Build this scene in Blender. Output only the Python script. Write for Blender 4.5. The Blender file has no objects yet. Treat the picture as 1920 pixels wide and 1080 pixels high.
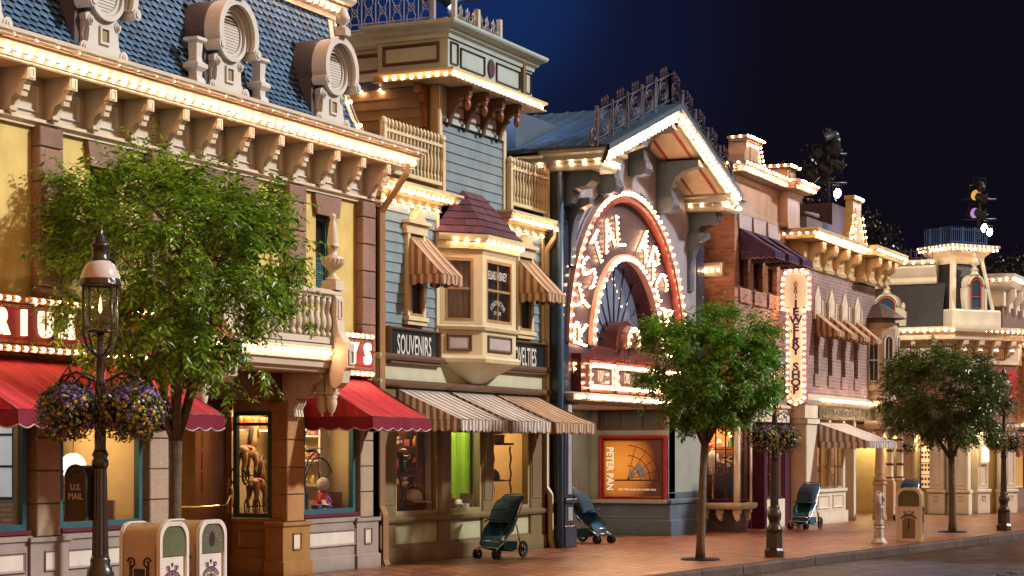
import bpy, bmesh, math, random
from math import sin, cos, pi, radians, sqrt, atan2, hypot
from mathutils import Vector, Matrix
random.seed(7)
scn = bpy.context.scene
COL = scn.collection

# ------------------------------------------------------------------ survey of the street
# X runs along the street, Y into the shop fronts, Z up. The eye stands at the origin.
FOC, HOR, EYE = 3700.0, 848.0, 1.8
TH = math.atan(1740/3700.0); SN, CS = sin(TH), cos(TH)
def _r(x): return (x-960)/FOC
def U(x, V): r=_r(x); return V*(r*SN+CS)/(SN-r*CS)
def Z(x, y, V): r=_r(x); return EYE+(HOR-y)*V/(SN-r*CS)/FOC
def VV(x, Uc): r=_r(x); return Uc*(SN-r*CS)/(r*SN+CS)
def ZU(x, y, Uc): r=_r(x); return EYE+(HOR-y)*Uc/(r*SN+CS)/FOC

# ------------------------------------------------------------------ materials
MATS = {}
def nodes_of(m): return m.node_tree.nodes, m.node_tree.links
def mat(name, col, rough=.55, var=.12, scale=5.0, bump=.15, bscale=40.0, metal=0.0, spec=.4, island=0.0, grime=.13, coat=0.0):
    if name in MATS: return MATS[name]
    m = bpy.data.materials.new(name); m.use_nodes = True
    N, L = nodes_of(m); b = N['Principled BSDF']
    b.inputs['Roughness'].default_value = rough
    b.inputs['Metallic'].default_value = metal
    b.inputs['Specular IOR Level'].default_value = spec
    b.inputs['Coat Weight'].default_value = coat
    b.inputs['Coat Roughness'].default_value = .12
    tc = N.new('ShaderNodeTexCoord')
    n1 = N.new('ShaderNodeTexNoise'); n1.inputs['Scale'].default_value = scale; n1.inputs['Detail'].default_value = 6
    L.new(tc.outputs['Object'], n1.inputs['Vector'])
    mp = N.new('ShaderNodeMapRange'); mp.inputs[1].default_value=.25; mp.inputs[2].default_value=.75
    mp.inputs[3].default_value = 1-var; mp.inputs[4].default_value = 1+var
    L.new(n1.outputs['Fac'], mp.inputs[0])
    val = mp.outputs[0]
    if island:
        g = N.new('ShaderNodeNewGeometry')
        m2 = N.new('ShaderNodeMapRange'); m2.inputs[3].default_value=1-island; m2.inputs[4].default_value=1+island
        L.new(g.outputs['Random Per Island'], m2.inputs[0])
        mu = N.new('ShaderNodeMath'); mu.operation='MULTIPLY'
        L.new(val, mu.inputs[0]); L.new(m2.outputs[0], mu.inputs[1]); val = mu.outputs[0]
    if grime:
        gm = N.new('ShaderNodeMapping'); gm.inputs['Scale'].default_value=(1.3,1.3,.55)
        n2 = N.new('ShaderNodeTexNoise'); n2.inputs['Scale'].default_value=1.6; n2.inputs['Detail'].default_value=8; n2.inputs['Roughness'].default_value=.65
        L.new(tc.outputs['Object'], gm.inputs[0]); L.new(gm.outputs[0], n2.inputs['Vector'])
        m3 = N.new('ShaderNodeMapRange'); m3.inputs[1].default_value=.35; m3.inputs[2].default_value=.7; m3.inputs[3].default_value=1-grime; m3.inputs[4].default_value=1.06
        L.new(n2.outputs['Fac'], m3.inputs[0])
        mu = N.new('ShaderNodeMath'); mu.operation='MULTIPLY'
        L.new(val, mu.inputs[0]); L.new(m3.outputs[0], mu.inputs[1]); val = mu.outputs[0]
        mr = N.new('ShaderNodeMapRange'); mr.inputs[1].default_value=.3; mr.inputs[2].default_value=.7
        mr.inputs[3].default_value=min(1,rough+.12); mr.inputs[4].default_value=max(.05,rough-.1)
        L.new(n2.outputs['Fac'], mr.inputs[0]); L.new(mr.outputs[0], b.inputs['Roughness'])
    if grime>=.13 and not metal and rough>.3 and max(col)>.15:       # ambient occlusion multiplied into base colour, darker in corners and under ledges
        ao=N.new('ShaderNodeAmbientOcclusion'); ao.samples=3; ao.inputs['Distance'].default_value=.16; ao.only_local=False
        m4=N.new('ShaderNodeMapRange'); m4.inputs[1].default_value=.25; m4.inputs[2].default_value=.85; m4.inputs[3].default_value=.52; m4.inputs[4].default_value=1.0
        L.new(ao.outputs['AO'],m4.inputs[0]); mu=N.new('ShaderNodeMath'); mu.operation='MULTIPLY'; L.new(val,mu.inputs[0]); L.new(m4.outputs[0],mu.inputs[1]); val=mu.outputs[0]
    vm = N.new('ShaderNodeVectorMath'); vm.operation='SCALE'
    vm.inputs[0].default_value = col[:3]; L.new(val, vm.inputs['Scale'])
    L.new(vm.outputs[0], b.inputs['Base Color'])
    if bump:
        n3 = N.new('ShaderNodeTexNoise'); n3.inputs['Scale'].default_value=bscale; n3.inputs['Detail'].default_value=4
        L.new(tc.outputs['Object'], n3.inputs['Vector'])
        bp = N.new('ShaderNodeBump'); bp.inputs['Strength'].default_value=bump; bp.inputs['Distance'].default_value=.02
        L.new(n3.outputs['Fac'], bp.inputs['Height']); L.new(bp.outputs[0], b.inputs['Normal'])
    MATS[name]=m; return m

def emis(name, col, strength, sample=True):
    if name in MATS: return MATS[name]
    m = bpy.data.materials.new(name); m.use_nodes=True
    b = nodes_of(m)[0]['Principled BSDF']
    b.inputs['Base Color'].default_value=(.8,.7,.6,1)
    b.inputs['Emission Color'].default_value=(*col,1); b.inputs['Emission Strength'].default_value=strength
    if not sample: m.cycles.emission_sampling='NONE'
    MATS[name]=m; return m

def glass(name='clear_glass', tint=(1,1,1), refl=1.0, rough=.02):
    if name in MATS: return MATS[name]
    m = bpy.data.materials.new(name); m.use_nodes=True
    N, L = nodes_of(m); N.remove(N['Principled BSDF'])
    o = N['Material Output']; t = N.new('ShaderNodeBsdfTransparent'); t.inputs[0].default_value=(*tint,1)
    g = N.new('ShaderNodeBsdfGlossy'); g.inputs['Roughness'].default_value=rough
    ge = N.new('ShaderNodeNewGeometry'); dp = N.new('ShaderNodeVectorMath'); dp.operation='DOT_PRODUCT'
    L.new(ge.outputs['Normal'], dp.inputs[0]); L.new(ge.outputs['Incoming'], dp.inputs[1])
    def M(op,x,y=None):
        q=N.new('ShaderNodeMath'); q.operation=op
        if hasattr(x,'links'): L.new(x,q.inputs[0])
        else: q.inputs[0].default_value=x
        if y is not None: q.inputs[1].default_value=y
        return q
    f = M('MULTIPLY_ADD',M('POWER',M('SUBTRACT',1.0).outputs[0],4.0).outputs[0],.95); f.inputs[2].default_value=.05
    ab = M('ABSOLUTE',dp.outputs['Value']); L.new(ab.outputs[0], f.inputs[0].links[0].from_node.inputs[0].links[0].from_node.inputs[1])
    k = N.new('ShaderNodeMath'); k.operation='MULTIPLY'; k.inputs[1].default_value=refl
    x = N.new('ShaderNodeMixShader')
    L.new(f.outputs[0], k.inputs[0]); L.new(k.outputs[0], x.inputs[0]); L.new(t.outputs[0], x.inputs[1]); L.new(g.outputs[0], x.inputs[2])
    L.new(x.outputs[0], o.inputs[0]); MATS[name]=m; return m

def brick(name, c1, c2, mortar, axis='x', bw=.2, bh=.067, rough=.75, msize=.012, off=.5, bumpd=.5):
    if name in MATS: return MATS[name]
    m = bpy.data.materials.new(name); m.use_nodes=True
    N, L = nodes_of(m); b=N['Principled BSDF']; b.inputs['Roughness'].default_value=rough
    tc=N.new('ShaderNodeNewGeometry'); sp=N.new('ShaderNodeSeparateXYZ'); cb=N.new('ShaderNodeCombineXYZ')
    L.new(tc.outputs['Position'], sp.inputs[0])
    a,bb = {'x':(0,2),'y':(1,2),'f':(0,1)}[axis]
    L.new(sp.outputs[a], cb.inputs[0]); L.new(sp.outputs[bb], cb.inputs[1])
    t=N.new('ShaderNodeTexBrick'); t.offset=off
    t.inputs['Scale'].default_value=1; t.inputs['Brick Width'].default_value=bw; t.inputs['Row Height'].default_value=bh
    t.inputs['Mortar Size'].default_value=msize; t.inputs['Mortar Smooth'].default_value=.3; t.inputs['Bias'].default_value=-.1
    t.inputs['Color1'].default_value=(*c1,1); t.inputs['Color2'].default_value=(*c2,1); t.inputs['Mortar'].default_value=(*mortar,1)
    L.new(cb.outputs[0], t.inputs['Vector'])
    n=N.new('ShaderNodeTexNoise'); n.inputs['Scale'].default_value=1.3; n.inputs['Detail'].default_value=8
    L.new(tc.outputs['Position'], n.inputs['Vector'])
    mp=N.new('ShaderNodeMapRange'); mp.inputs[1].default_value=.3; mp.inputs[2].default_value=.7; mp.inputs[3].default_value=.7; mp.inputs[4].default_value=1.25
    L.new(n.outputs['Fac'], mp.inputs[0])
    vm=N.new('ShaderNodeVectorMath'); vm.operation='SCALE'; L.new(t.outputs['Color'], vm.inputs[0]); L.new(mp.outputs[0], vm.inputs['Scale'])
    L.new(vm.outputs[0], b.inputs['Base Color'])
    bp=N.new('ShaderNodeBump'); bp.inputs['Strength'].default_value=bumpd; bp.inputs['Distance'].default_value=.015; bp.invert=True
    n2=N.new('ShaderNodeTexNoise'); n2.inputs['Scale'].default_value=60
    L.new(tc.outputs['Position'], n2.inputs['Vector'])
    ad=N.new('ShaderNodeMath'); ad.operation='MULTIPLY_ADD'; ad.inputs[1].default_value=.3
    L.new(n2.outputs['Fac'], ad.inputs[0]); L.new(t.outputs['Fac'], ad.inputs[2])
    L.new(ad.outputs[0], bp.inputs['Height']); L.new(bp.outputs[0], b.inputs['Normal'])
    MATS[name]=m; return m

def leafmat(name, dark, light, trans=.25):
    if name in MATS: return MATS[name]
    m=bpy.data.materials.new(name); m.use_nodes=True
    N,L=nodes_of(m); b=N['Principled BSDF']; b.inputs['Roughness'].default_value=.33; b.inputs['Specular IOR Level'].default_value=.6
    g=N.new('ShaderNodeNewGeometry'); r=N.new('ShaderNodeValToRGB')
    r.color_ramp.elements[0].color=(*dark,1); r.color_ramp.elements[1].color=(*light,1)
    L.new(g.outputs['Random Per Island'], r.inputs[0]); L.new(r.outputs[0], b.inputs['Base Color'])
    t=N.new('ShaderNodeBsdfTranslucent'); L.new(r.outputs[0], t.inputs[0])
    x=N.new('ShaderNodeMixShader'); x.inputs[0].default_value=trans
    L.new(b.outputs[0], x.inputs[1]); L.new(t.outputs[0], x.inputs[2]); L.new(x.outputs[0], N['Material Output'].inputs[0])
    MATS[name]=m; return m

# ------------------------------------------------------------------ frames and mesh builder
class Frame:
    def __init__(s, o=(0,0,0), ax=(1,0,0), out=(0,-1,0)):
        s.o=Vector(o); s.ax=Vector(ax).normalized(); s.out=Vector(out).normalized(); s.up=Vector((0,0,1))
    def p(s,a,b,c): return s.o+s.ax*a+s.up*b+s.out*c
def front(V): return Frame((0,V,0))
def side(Uc): return Frame((Uc,0,0),(0,-1,0),(-1,0,0))     # faces -X, its a is -Y
LOCAL = Frame()

class MB:
    def __init__(s, fr=LOCAL): s.fr=fr; s.v=[]; s.f=[]; s.mi=[]; s.cur=0; s.sm=[]; s.smooth=False
    def mat(s,i): s.cur=i; return s
    def add(s, pts, faces, raw=False):
        n=len(s.v)
        for p in pts: s.v.append(tuple(p) if raw else tuple(s.fr.p(*p)))
        for f in faces: s.f.append([n+i for i in f]); s.mi.append(s.cur); s.sm.append(s.smooth)
        return s
    def box(s,a0,a1,b0,b1,c0,c1):
        if a0>a1:a0,a1=a1,a0
        if b0>b1:b0,b1=b1,b0
        if c0>c1:c0,c1=c1,c0
        P=[(a0,b0,c0),(a1,b0,c0),(a1,b1,c0),(a0,b1,c0),(a0,b0,c1),(a1,b0,c1),(a1,b1,c1),(a0,b1,c1)]
        return s.add(P,[(0,3,2,1),(4,5,6,7),(0,1,5,4),(1,2,6,5),(2,3,7,6),(3,0,4,7)])
    def bev(s,a0,a1,b0,b1,c0,c1,e=.012):            # box with chamfered front edges
        if a0>a1:a0,a1=a1,a0
        if b0>b1:b0,b1=b1,b0
        if c0>c1:c0,c1=c1,c0
        P=[(a0,b0,c0),(a1,b0,c0),(a1,b1,c0),(a0,b1,c0),(a0,b0,c1-e),(a1,b0,c1-e),(a1,b1,c1-e),(a0,b1,c1-e),
           (a0+e,b0+e,c1),(a1-e,b0+e,c1),(a1-e,b1-e,c1),(a0+e,b1-e,c1)]
        return s.add(P,[(0,3,2,1),(0,1,5,4),(1,2,6,5),(2,3,7,6),(3,0,4,7),(8,9,10,11),(4,5,9,8),(5,6,10,9),(6,7,11,10),(7,4,8,11)])
    def quad(s,*pts): return s.add(pts,[tuple(range(len(pts)))])
    def prism(s, prof, a0, a1):                      # profile [(c,b)] pushed along a
        n=len(prof); P=[(a0,b,c) for c,b in prof]+[(a1,b,c) for c,b in prof]
        F=[(i,(i+1)%n,n+(i+1)%n,n+i) for i in range(n)]+[tuple(range(n))[::-1],tuple(range(n,2*n))]
        return s.add(P,F)
    def plate(s, prof, c0, c1):                      # outline [(a,b)] pushed along c
        n=len(prof); P=[(a,b,c0) for a,b in prof]+[(a,b,c1) for a,b in prof]
        F=[(i,(i+1)%n,n+(i+1)%n,n+i) for i in range(n)]+[tuple(range(n))[::-1],tuple(range(n,2*n))]
        return s.add(P,F)
    def sweep(s, prof, path, closed=False, caps=True):   # prof [(out,b)], path [(a,c)] in plan
        n=len(path); k=len(prof); P=[]
        for i,(a,c) in enumerate(path):
            def nrm(p,q):
                d=hypot(q[0]-p[0],q[1]-p[1]); return (-(q[1]-p[1])/d,(q[0]-p[0])/d)
            if closed: n1=nrm(path[i-1],path[i]); n2=nrm(path[i],path[(i+1)%n])
            else:
                n1=nrm(path[max(i-1,0)],path[max(i,1)]); n2=nrm(path[min(i,n-2)],path[min(i+1,n-1)])
            mx,my=n1[0]+n2[0],n1[1]+n2[1]; d=1+n1[0]*n2[0]+n1[1]*n2[1]; mx/=d; my/=d
            for o,b in prof: P.append((a+mx*o,b,c+my*o))
        F=[]
        for i in range(n if closed else n-1):
            j=(i+1)%n
            for q in range(k-1): F.append((i*k+q,j*k+q,j*k+q+1,i*k+q+1))
        if caps and not closed: F+=[tuple(range(k))[::-1],tuple((n-1)*k+q for q in range(k))]
        return s.add(P,F)
    def lathe(s, prof, a=0, c=0, seg=16, sq=0, ph=0):     # prof [(r,b)]
        P=[];F=[];k=len(prof); sm=s.smooth; s.smooth=seg>8
        for i in range(seg):
            t=2*pi*i/seg+ph
            for r,b in prof: P.append((a+r*cos(t),b,c+r*sin(t)))
        for i in range(seg):
            j=(i+1)%seg
            for q in range(k-1): F.append((i*k+q,j*k+q,j*k+q+1,i*k+q+1))
        if prof[0][0]>1e-4: F.append(tuple(i*k for i in range(seg)))
        if prof[-1][0]>1e-4: F.append(tuple(i*k+k-1 for i in range(seg))[::-1])
        s.add(P,F); s.smooth=sm; return s
    def tube(s, pts, r, seg=6, r2=None, raw=False, closed=False):
        W=[Vector(p) if raw else s.fr.p(*p) for p in pts]; n=len(W); P=[];F=[]
        prev=None
        for i,p in enumerate(W):
            if closed: d=(W[(i+1)%n]-W[i-1])
            else: d=(W[min(i+1,n-1)]-W[max(i-1,0)])
            d.normalize()
            if prev is None:
                x=d.cross(Vector((0,0,1)) if abs(d.z)<.95 else Vector((1,0,0))).normalized()
            else:
                x=(prev-d*prev.dot(d)).normalized()
            prev=x; y=d.cross(x)
            rr=r if r2 is None else (r+(r2-r)*i/(n-1))
            if isinstance(r,(list,tuple)): rr=r[i]
            for k in range(seg):
                t=2*pi*k/seg; P.append(p+x*(rr*cos(t))+y*(rr*sin(t)))
        for i in range(n if closed else n-1):
            j=(i+1)%n
            for k in range(seg):
                l=(k+1)%seg; F.append((i*seg+k,i*seg+l,j*seg+l,j*seg+k))
        if not closed: F+=[tuple(range(seg))[::-1],tuple((n-1)*seg+k for k in range(seg))]
        sm=s.smooth; s.smooth=seg>4; s.add(P,F,raw=True); s.smooth=sm; return s
    def ball(s,a,b,c,r,seg=12,rings=8,sa=1,sb=1,sc=1):
        prof=[(r*sin(pi*i/rings),-r*cos(pi*i/rings)) for i in range(rings+1)]
        P=[];F=[];k=rings+1
        for i in range(seg):
            t=2*pi*i/seg
            for q,z in prof: P.append((a+q*cos(t)*sa,b+z*sb,c+q*sin(t)*sc))
        for i in range(seg):
            j=(i+1)%seg
            for q in range(k-1): F.append((i*k+q,j*k+q,j*k+q+1,i*k+q+1))
        sm=s.smooth; s.smooth=True; s.add(P,F); s.smooth=sm; return s
    def frame(s,a0,a1,b0,b1,w,c0,c1):                # four butted bars
        s.box(a0,a1,b0,b0+w,c0,c1); s.box(a0,a1,b1-w,b1,c0,c1)
        s.box(a0,a0+w,b0+w,b1-w,c0,c1); s.box(a1-w,a1,b0+w,b1-w,c0,c1); return s
    def pframe(s,a0,a1,b0,b1,w,c0,c1):               # picture-frame moulding, mitred
        P=[(a0,b0),(a1,b0),(a1,b1),(a0,b1)]; m=w*.5
        def ring(d,c): return [(a0+d,b0+d,c),(a1-d,b0+d,c),(a1-d,b1-d,c),(a0+d,b1-d,c)]
        R=ring(0,c0)+ring(0,c1*.8)+ring(m*.6,c1)+ring(m*1.2,c1*.85)+ring(w,c0)
        F=[]
        for q in range(4):
            for i in range(4): F.append((q*4+i,q*4+(i+1)%4,q*4+4+(i+1)%4,q*4+4+i))
        return s.add(R,F)
    def build(s, name, mats, parent=None, local=False, recalc=True):
        me=bpy.data.meshes.new(name)
        off=Vector((0,0,0))
        if parent is not None and not local: off=wloc(parent)
        me.from_pydata([(v[0]-off.x,v[1]-off.y,v[2]-off.z) for v in s.v],[],s.f)
        if not isinstance(mats,(list,tuple)): mats=[mats]
        for m in mats: me.materials.append(m)
        me.polygons.foreach_set('material_index',s.mi); me.polygons.foreach_set('use_smooth',s.sm)
        if recalc and len(s.f)<20000:
            bm=bmesh.new(); bm.from_mesh(me); bmesh.ops.recalc_face_normals(bm,faces=bm.faces); bm.to_mesh(me); bm.free()
        me.update()
        o=bpy.data.objects.new(name,me); COL.objects.link(o)
        if parent is not None: o.parent=parent
        return o

def wloc(o):
    l=Vector((0,0,0))
    while o is not None: l=l+o.location; o=o.parent
    return l
def tag(o,label=None,cat=None,group=None,kind=None):
    if label: o['label']=label
    if cat: o['category']=cat
    if group: o['group']=group
    if kind: o['kind']=kind
    return o
def thing(name,label,cat,loc=(0,0,0),rz=0,group=None):
    o=bpy.data.objects.new(name,None); COL.objects.link(o); o.empty_display_size=.2
    o.location=loc; o.rotation_euler=(0,0,rz); return tag(o,label,cat,group)
def copy_tree(o,parent=None):
    c=o.copy(); COL.objects.link(c)
    if parent is not None: c.parent=parent
    for ch in [x for x in o.children]: copy_tree(ch,c)
    return c

# bulbs: one shared mesh, each bulb a sub-part of its light string
BULBS = {}     # thing -> list of (string part, world position)
bulb_glow = emis('lit_bulb',(1.0,.53,.27),60.0)
def _vary():
    N,L=nodes_of(bulb_glow); oi=N.new('ShaderNodeObjectInfo'); ge=N.new('ShaderNodeNewGeometry'); a=N.new('ShaderNodeMath'); a.operation='ADD'; f=N.new('ShaderNodeMath'); f.operation='FRACT'
    L.new(oi.outputs['Random'],a.inputs[0]); L.new(ge.outputs['Random Per Island'],a.inputs[1]); L.new(a.outputs[0],f.inputs[0])
    r=N.new('ShaderNodeValToRGB'); r.color_ramp.interpolation='LINEAR'; e=r.color_ramp.elements; e[0].position=0; e[0].color=(.004,.004,.004,1); e[1].position=1; e[1].color=(1,1,1,1)
    for p,v in ((.022,.004),(.024,.45)): q=e.new(p); q.color=(v,v,v,1)
    L.new(f.outputs[0],r.inputs[0]); m=N.new('ShaderNodeMath'); m.operation='MULTIPLY'; m.inputs[1].default_value=105; L.new(r.outputs[0],m.inputs[0]); L.new(m.outputs[0],N['Principled BSDF'].inputs['Emission Strength'])
_vary()
def light_string(thing_o, fr, pts, spacing, mtl, rail=.012, part=None, closed=False, r=.027):
    spacing*=1.3
    W=[fr.p(*p) for p in pts]
    if closed: W.append(W[0])
    if part is None:
        mb=MB(); mb.tube(W,rail,4,raw=True); part=mb.build('light_string',mtl,thing_o)
    tot=sum((W[i+1]-W[i]).length for i in range(len(W)-1)); n=max(1,int(round(tot/spacing)))
    out=[]; step=tot/n; want=step*.5; acc=0
    for i in range(len(W)-1):
        d=(W[i+1]-W[i]); l=d.length
        while want<=acc+l+1e-9 and len(out)<n:
            out.append(W[i]+d*((want-acc)/l)); want+=step
        acc+=l
    BULBS.setdefault(thing_o.name,[]).extend((part,p,r) for p in out)
    return part
def ico(r):
    bm=bmesh.new(); bmesh.ops.create_icosphere(bm,subdivisions=1,radius=r); me=bpy.data.meshes.new('bulb'); bm.to_mesh(me); bm.free()
    for p in me.polygons: p.use_smooth=True
    return me
def finish_bulbs():
    cache={}
    def getm(r):
        if r not in cache: cache[r]=ico(r); cache[r].materials.append(bulb_glow)
        return cache[r]
    for tn,lst in BULBS.items():
        t=bpy.data.objects[tn]
        lst.sort(key=lambda q:q[1].length)
        for part,p,r in lst[:100]:
            o=bpy.data.objects.new('bulb',getm(r)); COL.objects.link(o); o.parent=part; o.location=p-wloc(part)
        rest=lst[100:]
        if rest:
            V=[];F=[]; off=wloc(t)
            for part,p,r in rest:
                me=getm(r); base=[v.co.copy() for v in me.vertices]; fs=[list(f.vertices) for f in me.polygons]; n=len(V); V+=[tuple(b+p-off) for b in base]; F+=[[n+i for i in f] for f in fs]
            m2=bpy.data.meshes.new('bulbs'); m2.from_pydata(V,[],F); m2.materials.append(bulb_glow)
            o=bpy.data.objects.new('bulbs',m2); COL.objects.link(o); o.parent=t; o['kind']='stuff'

# text as flat mesh geometry
_font=None
def text_mesh(txt, size, extrude=.004, sx=1.0, align='CENTER', bold=0.0, spacing=1.0):
    cu=bpy.data.curves.new('lettering','FONT'); cu.body=txt; cu.size=size; cu.extrude=extrude; cu.offset=bold
    cu.align_x=align; cu.align_y='CENTER'; cu.space_character=spacing; cu.resolution_u=3
    o=bpy.data.objects.new('lettering',cu); COL.objects.link(o)
    dg=bpy.context.evaluated_depsgraph_get(); me=bpy.data.meshes.new_from_object(o.evaluated_get(dg))
    vs=[(v.co.x*sx,v.co.y,v.co.z) for v in me.vertices]; fs=[list(p.vertices) for p in me.polygons]
    bpy.data.objects.remove(o); bpy.data.curves.remove(cu); bpy.data.meshes.remove(me)
    return vs,fs
def add_text(mb, txt, size, a, b, c, sx=1.0, bold=0.0, rot=0.0, extrude=.004, spacing=1.0, shear=0):
    vs,fs=text_mesh(txt,size,extrude,sx,'CENTER',bold,spacing)
    cr,sr=cos(rot),sin(rot)
    mb.add([(a+x*cr-y*sr, b+x*sr+y*cr, c+z) for x,y,z in vs],fs); return mb
def arc_text(mb, txt, size, a, b, c, R, t0, t1, sx=1.0, bold=0.0, inside=False):
    n=len(txt)
    for i,ch in enumerate(txt):
        if ch==' ': continue
        t=t0+(t1-t0)*(i/(n-1) if n>1 else .5)
        add_text(mb,ch,size,a+R*cos(t),b+R*sin(t),c,sx,bold,t-pi/2)
    return mb
def lamp(name,kind,loc,energy,col,size=.3,size_y=None,target=None,spot=None,parent=None):
    l=bpy.data.lights.new(name,kind); l.energy=energy; l.color=col
    if kind=='AREA':
        l.size=size
        if size_y: l.shape='RECTANGLE'; l.size_y=size_y
    elif kind in('POINT','SPOT'): l.shadow_soft_size=size
    if spot: l.spot_size=radians(spot); l.spot_blend=.5
    o=bpy.data.objects.new(name,l); COL.objects.link(o); o.location=loc
    if target is not None:
        d=Vector(target)-Vector(loc); o.rotation_euler=d.to_track_quat('-Z','Y').to_euler()
    return o
# ------------------------------------------------------------------ palette
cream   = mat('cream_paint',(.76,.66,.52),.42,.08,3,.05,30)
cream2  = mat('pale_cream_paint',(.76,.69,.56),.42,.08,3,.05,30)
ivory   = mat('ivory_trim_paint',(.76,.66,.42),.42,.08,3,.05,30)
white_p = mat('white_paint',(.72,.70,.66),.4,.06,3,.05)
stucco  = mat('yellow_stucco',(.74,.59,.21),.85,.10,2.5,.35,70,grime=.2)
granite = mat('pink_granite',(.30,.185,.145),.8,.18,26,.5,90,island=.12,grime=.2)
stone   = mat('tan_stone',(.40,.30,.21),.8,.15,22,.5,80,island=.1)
mauve   = mat('mauve_grey_paint',(.34,.29,.26),.5,.1,3,.08)
panelw  = mat('off_white_panel',(.70,.65,.57),.5,.08,3,.05)
tan_tr  = mat('tan_trim_paint',(.46,.32,.19),.45,.1,3,.05)
soff    = mat('bulb_glow_soffit',(.66,.44,.25),.5,.08,2,.05)  # orange glow of the bulbs put into the soffit colour
teal    = mat('teal_frame_paint',(.035,.12,.15),.35,.1,3,.04)
maroon  = mat('maroon_paint',(.13,.018,.03),.4,.1,3,.05)
wood    = mat('dark_wood',(.13,.05,.022),.35,.25,9,.15,25,coat=.3)
brown   = mat('brown_trim_paint',(.14,.075,.045),.4,.12,4,.06)
brass   = mat('polished_brass',(.80,.52,.16),.22,.05,4,0,metal=1,grime=.1)
iron    = mat('black_iron',(.018,.017,.018),.35,.2,9,.15,40,spec=.5)
irongr  = mat('grey_iron',(.22,.22,.26),.4,.2,9,.1,spec=.5)
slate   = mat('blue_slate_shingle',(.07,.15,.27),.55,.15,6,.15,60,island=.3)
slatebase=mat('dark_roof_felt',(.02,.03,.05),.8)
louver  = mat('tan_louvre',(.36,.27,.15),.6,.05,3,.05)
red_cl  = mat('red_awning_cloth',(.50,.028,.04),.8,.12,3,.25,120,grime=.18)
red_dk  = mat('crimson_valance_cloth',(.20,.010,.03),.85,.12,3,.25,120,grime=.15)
piping  = mat('white_piping',(.6,.5,.5),.7)
asphalt = mat('asphalt',(.045,.027,.02),.42,.3,14,.5,140,grime=.35)
kerbm   = mat('kerb_stone',(.085,.055,.045),.7,.25,6,.4,50,grime=.35,island=.22)
paving  = brick('brick_paving',(.40,.145,.065),(.18,.06,.03),(.035,.018,.013),'f',.46,.23,.36,.03,.5,.6)
clear   = glass()
dkglass = mat('dark_window_glass',(.012,.014,.02),.06,.1,2,0,spec=.6,grime=0)
lace    = mat('lace_curtain',(.5,.47,.45),.9,.25,40,.1,60,grime=.4)
darkroom= mat('dark_interior',(.03,.02,.02),.9)
warmwall= mat('cream_wallpaper',(.68,.55,.30),.85,.06,4,.05)
amber   = mat('amber_panel',(.62,.36,.10),.8,.05,2)
carpet  = mat('shop_floor',(.22,.10,.05),.8)
warm    = (1.0,.62,.28)

# ------------------------------------------------------------------ wall with rectangular openings
def wall(mb, a0,a1,b0,b1, holes, c=0.0, depth=.25):
    A=sorted({a0,a1,*[h[0] for h in holes],*[h[1] for h in holes]}); B=sorted({b0,b1,*[h[2] for h in holes],*[h[3] for h in holes]})
    for i in range(len(A)-1):
        for j in range(len(B)-1):
            x,y=(A[i]+A[i+1])/2,(B[j]+B[j+1])/2
            if any(h[0]<x<h[1] and h[2]<y<h[3] for h in holes): continue
            mb.quad((A[i],B[j],c),(A[i+1],B[j],c),(A[i+1],B[j+1],c),(A[i],B[j+1],c))
    for h in holes:
        p,q,r,s=h[:4]
        mb.quad((p,r,c),(q,r,c),(q,r,c-depth),(p,r,c-depth)); mb.quad((p,s,c),(q,s,c),(q,s,c-depth),(p,s,c-depth))
        mb.quad((p,r,c),(p,s,c),(p,s,c-depth),(p,r,c-depth)); mb.quad((q,r,c),(q,s,c),(q,s,c-depth),(q,r,c-depth))
    for (p,q,r,s) in ((a0,a1,b0,b0),(a0,a1,b1,b1)): mb.quad((p,r,c),(q,r,c),(q,r,c-depth),(p,r,c-depth))
    for p in (a0,a1): mb.quad((p,b0,c),(p,b1,c),(p,b1,c-depth),(p,b0,c-depth))
    return mb
def siding(mb, a0,a1,b0,b1,h=.14,c=0,lip=.018):
    n=max(1,int(round((b1-b0)/h))); h=(b1-b0)/n
    for i in range(n):
        p=b0+i*h; q=p+h
        mb.add([(a0,p,c+lip),(a1,p,c+lip),(a1,q,c),(a0,q,c),(a0,p,c),(a1,p,c)],[(0,1,2,3),(0,4,5,1)])
    return mb
def sash_window(parent, fr, a0,a1,b0,b1, c, fm, cols=1, rows=2, w=.05, back=None, pane=None, proud=.05, name='window', split=.5):
    mb=MB(fr); mb.frame(a0,a1,b0,b1,w,c-.03,c+proud)
    iw=w*.55
    for k in range(1,cols): x=a0+(a1-a0)*k/cols; mb.box(x-iw/2,x+iw/2,b0+w,b1-w,c-.015,c+proud*.5)
    if rows==2: y=b0+(b1-b0)*split; mb.box(a0+w,a1-w,y-iw*.7,y+iw*.7,c-.02,c+proud*.75)
    else:
        for k in range(1,rows): y=b0+(b1-b0)*k/rows; mb.box(a0+w,a1-w,y-iw/2,y+iw/2,c-.012,c+proud*.45)
    o=mb.build(name,fm,parent)
    g=MB(fr); g.quad((a0+w*.6,b0+w*.6,c),(a1-w*.6,b0+w*.6,c),(a1-w*.6,b1-w*.6,c),(a0+w*.6,b1-w*.6,c)); g.build('glass',pane or clear,o)
    if back is not None:
        k=MB(fr); n=14; P=[];F=[]                     # a gathered curtain or dark blind behind the glass
        for i in range(n+1):
            x=a0+(a1-a0)*i/n; d=c-.10+.02*sin(i*2.1)
            P+= [(x,b0,d),(x,b1,d)]
        F=[(2*i,2*i+2,2*i+3,2*i+1) for i in range(n)]
        k.add(P,F); k.build('curtain',back,o)
    return o
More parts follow.
